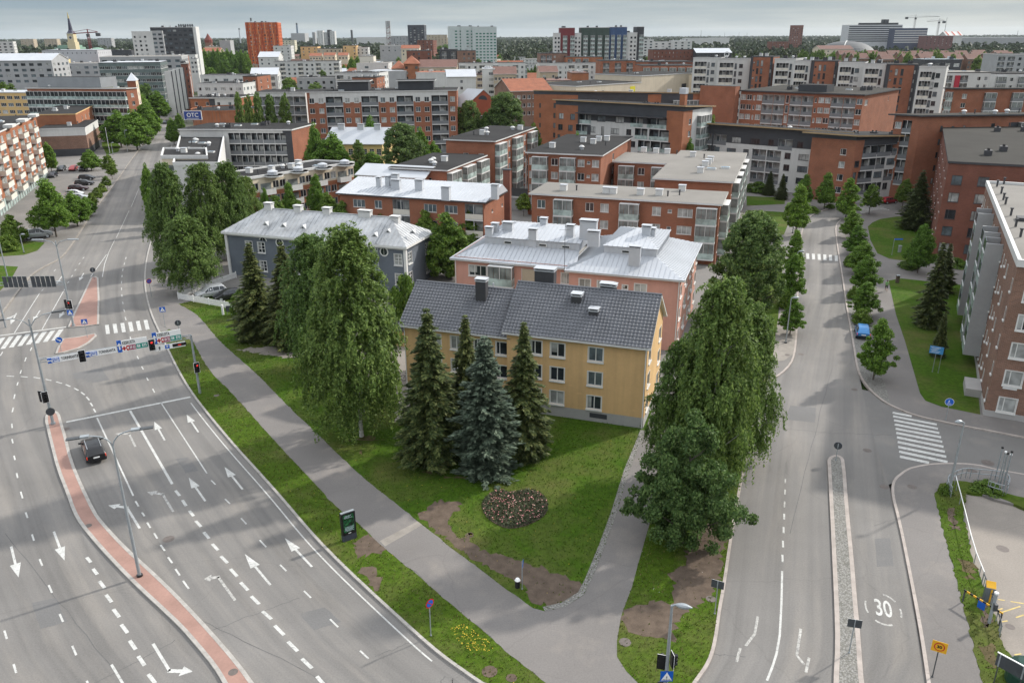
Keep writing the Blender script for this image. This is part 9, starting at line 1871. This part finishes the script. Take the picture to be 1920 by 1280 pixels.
for x, y, c, l in ((138, 320, (.40, .03, .03), 'red car parked before the brown brick box'), (116, 320, (.06, .065, .075), 'grey car left of the red one before the brick box'), (157, 320, (.03, .03, .035), 'black car right of the red one before the brick box'), (100, 332, (.02, .02, .03), 'dark blue car at the corner of the balcony block')): car('hatch', G(x, y, .1), -80, c, l, group='cars parked by the avenue')
car('suv', G(72, 446, .1), 30, (.40, .42, .43), 'silver van under the linden on the left lawn', sc=1.15)
car('hatch', G(1616, 628, .12), 71, (.05, .22, .50), 'bright blue hatchback parked under the linden on the east side'); car('hatch', G(1666, 381, .0), 20, (.33, .02, .03), 'red car parked on the far cross street')
p = G(765, 714, .12); e = empty('bicycle', p, rad(-10), 'dark bicycle standing on the gravel yard behind the birch', 'bicycle')
for x in (-.52, .52):
 mb = MB(); mb.tube([(x + .33 * math.cos(rad(a_)), 0, .34 + .33 * math.sin(rad(a_))) for a_ in range(0, 361, 20)], .028, M_black, 6, cap=False); mb.tube([(x - .3, 0, .34), (x + .3, 0, .34)], .008, M_steel, 4); mb.tube([(x, 0, .04), (x, 0, .64)], .008, M_steel, 4); mb.build('wheel', e)
mb = MB()
for q in (((-.52, 0, .34), (-.15, 0, .85)), ((-.52, 0, .34), (-.05, 0, .32)), ((-.05, 0, .32), (-.18, 0, .95)), ((-.05, 0, .32), (.40, 0, .82)), ((-.16, 0, .82), (.40, 0, .84)), ((.40, 0, .98), (.52, 0, .34))): mb.tube(q, .024, M_black, 6)
mb.build('frame', e); mb = MB(); mb.tube([(.38, -.28, 1.02), (.40, 0, 1.0), (.38, .28, 1.02)], .02, M_black, 6); mb.build('handlebar', e); mb = MB(); mb.box(-.3, -.08, .95, -.05, .08, 1.0, M_black); mb.build('saddle', e)
p = G(1661, 546, .13); skm = mat('skin', (.42, .26, .19), .6, .05, 3, 9); shirt = mat('green_shirt', (.22, .42, .16), .8, .1, 4, 12); shorts = mat('dark_shorts', (.05, .05, .045), .85, .1, 4, 12); shoe = mat('shoes', (.12, .12, .12), .7, .1, 4, 12)
J = {'pel': (0, 0, .94, .15), 'bel': (0, .01, 1.10, .15), 'che': (0, .02, 1.33, .165), 'nk': (0, .03, 1.48, .062), 'hd0': (0, .05, 1.57, .085), 'hd1': (0, .05, 1.70, .088), 'hd2': (0, .04, 1.76, .05),
  'sl': (-.19, .02, 1.41, .072), 'el': (-.25, -.06, 1.14, .05), 'wl': (-.24, .07, .93, .036), 'hl': (-.23, .12, .84, .032), 'sr': (.19, .02, 1.41, .072), 'er': (.26, .08, 1.14, .05), 'wr': (.24, .22, .96, .036), 'hr': (.23, .27, .88, .032),
  'tl': (-.1, .0, .88, .105), 'kl': (-.11, .16, .50, .066), 'al': (-.11, .20, .10, .042), 'fl': (-.12, .34, .05, .04), 'tr': (.1, .0, .88, .105), 'kr': (.11, -.06, .50, .066), 'ar': (.11, -.32, .16, .042), 'fr': (.12, -.22, .05, .038)}
ks = list(J); ed = [('pel', 'bel'), ('bel', 'che'), ('che', 'nk'), ('nk', 'hd0'), ('hd0', 'hd1'), ('hd1', 'hd2'), ('che', 'sl'), ('sl', 'el'), ('el', 'wl'), ('wl', 'hl'), ('che', 'sr'), ('sr', 'er'), ('er', 'wr'), ('wr', 'hr'), ('pel', 'tl'), ('tl', 'kl'), ('kl', 'al'), ('al', 'fl'), ('pel', 'tr'), ('tr', 'kr'), ('kr', 'ar'), ('ar', 'fr')]
me = bpy.data.meshes.new('skeleton'); me.from_pydata([J[k][:3] for k in ks], [(ks.index(a), ks.index(b2)) for a, b2 in ed], []); tmp = bpy.data.objects.new('skeleton', me); C.objects.link(tmp); tmp.modifiers.new('skin', 'SKIN'); tmp.modifiers.new('sub', 'SUBSURF').levels = 2
for i, k in enumerate(ks): me.skin_vertices[0].data[i].radius = (J[k][3], J[k][3])
me.skin_vertices[0].data[0].use_root = True
dg = bpy.context.evaluated_depsgraph_get(); bm_ = bpy.data.meshes.new_from_object(tmp.evaluated_get(dg)); bpy.data.objects.remove(tmp); bm_.name = 'person'; bm_.materials.clear()
for m_ in (skm, shirt, shorts, shoe): bm_.materials.append(m_)
for f in bm_.polygons:
 c = f.center; f.use_smooth = True; arm = abs(c.x) > .205
 f.material_index = 3 if c.z < .12 else 0 if c.z < .52 else 2 if (c.z < .96 and not arm) else 1 if (c.z < 1.49 and not (arm and c.z < 1.2)) else 0
dirp = (G(1664, 560) - G(1657, 500)); o = put('person', bm_, None, p, math.atan2(dirp.y, dirp.x) - math.pi / 2 + math.pi); tag(o, 'person in a light green shirt and dark shorts walking away on the path', 'person')
mb = MB(); mb.tube([(0, .03, 1.66), (0, .035, 1.74), (0, .035, 1.795)], [.098, .088, .03], mat('hair_brown', (.06, .04, .025), .8, .15, 6, 20), 12); mb.build('hair', o)
HAZE = 0.000028
# ------------------------------------------------------------------ the air
mb = MB(); mb.box(-17500, -17500, -2, 17500, 17500, 140, M_white); hz = mb.mesh('haze'); hz.materials.clear()
m = bpy.data.materials.new('air'); m.use_nodes = True; nt = m.node_tree; nt.nodes.clear(); v = nt.nodes.new('ShaderNodeVolumePrincipled'); out = nt.nodes.new('ShaderNodeOutputMaterial'); v.inputs['Density'].default_value = HAZE; v.inputs['Color'].default_value = (.80, .87, .93, 1); v.inputs['Anisotropy'].default_value = .2
nt.links.new(v.outputs[0], out.inputs['Volume']); hz.materials.append(m); o = put('haze', hz); tag(o, 'thin pale haze over the town', 'haze', kind='stuff')
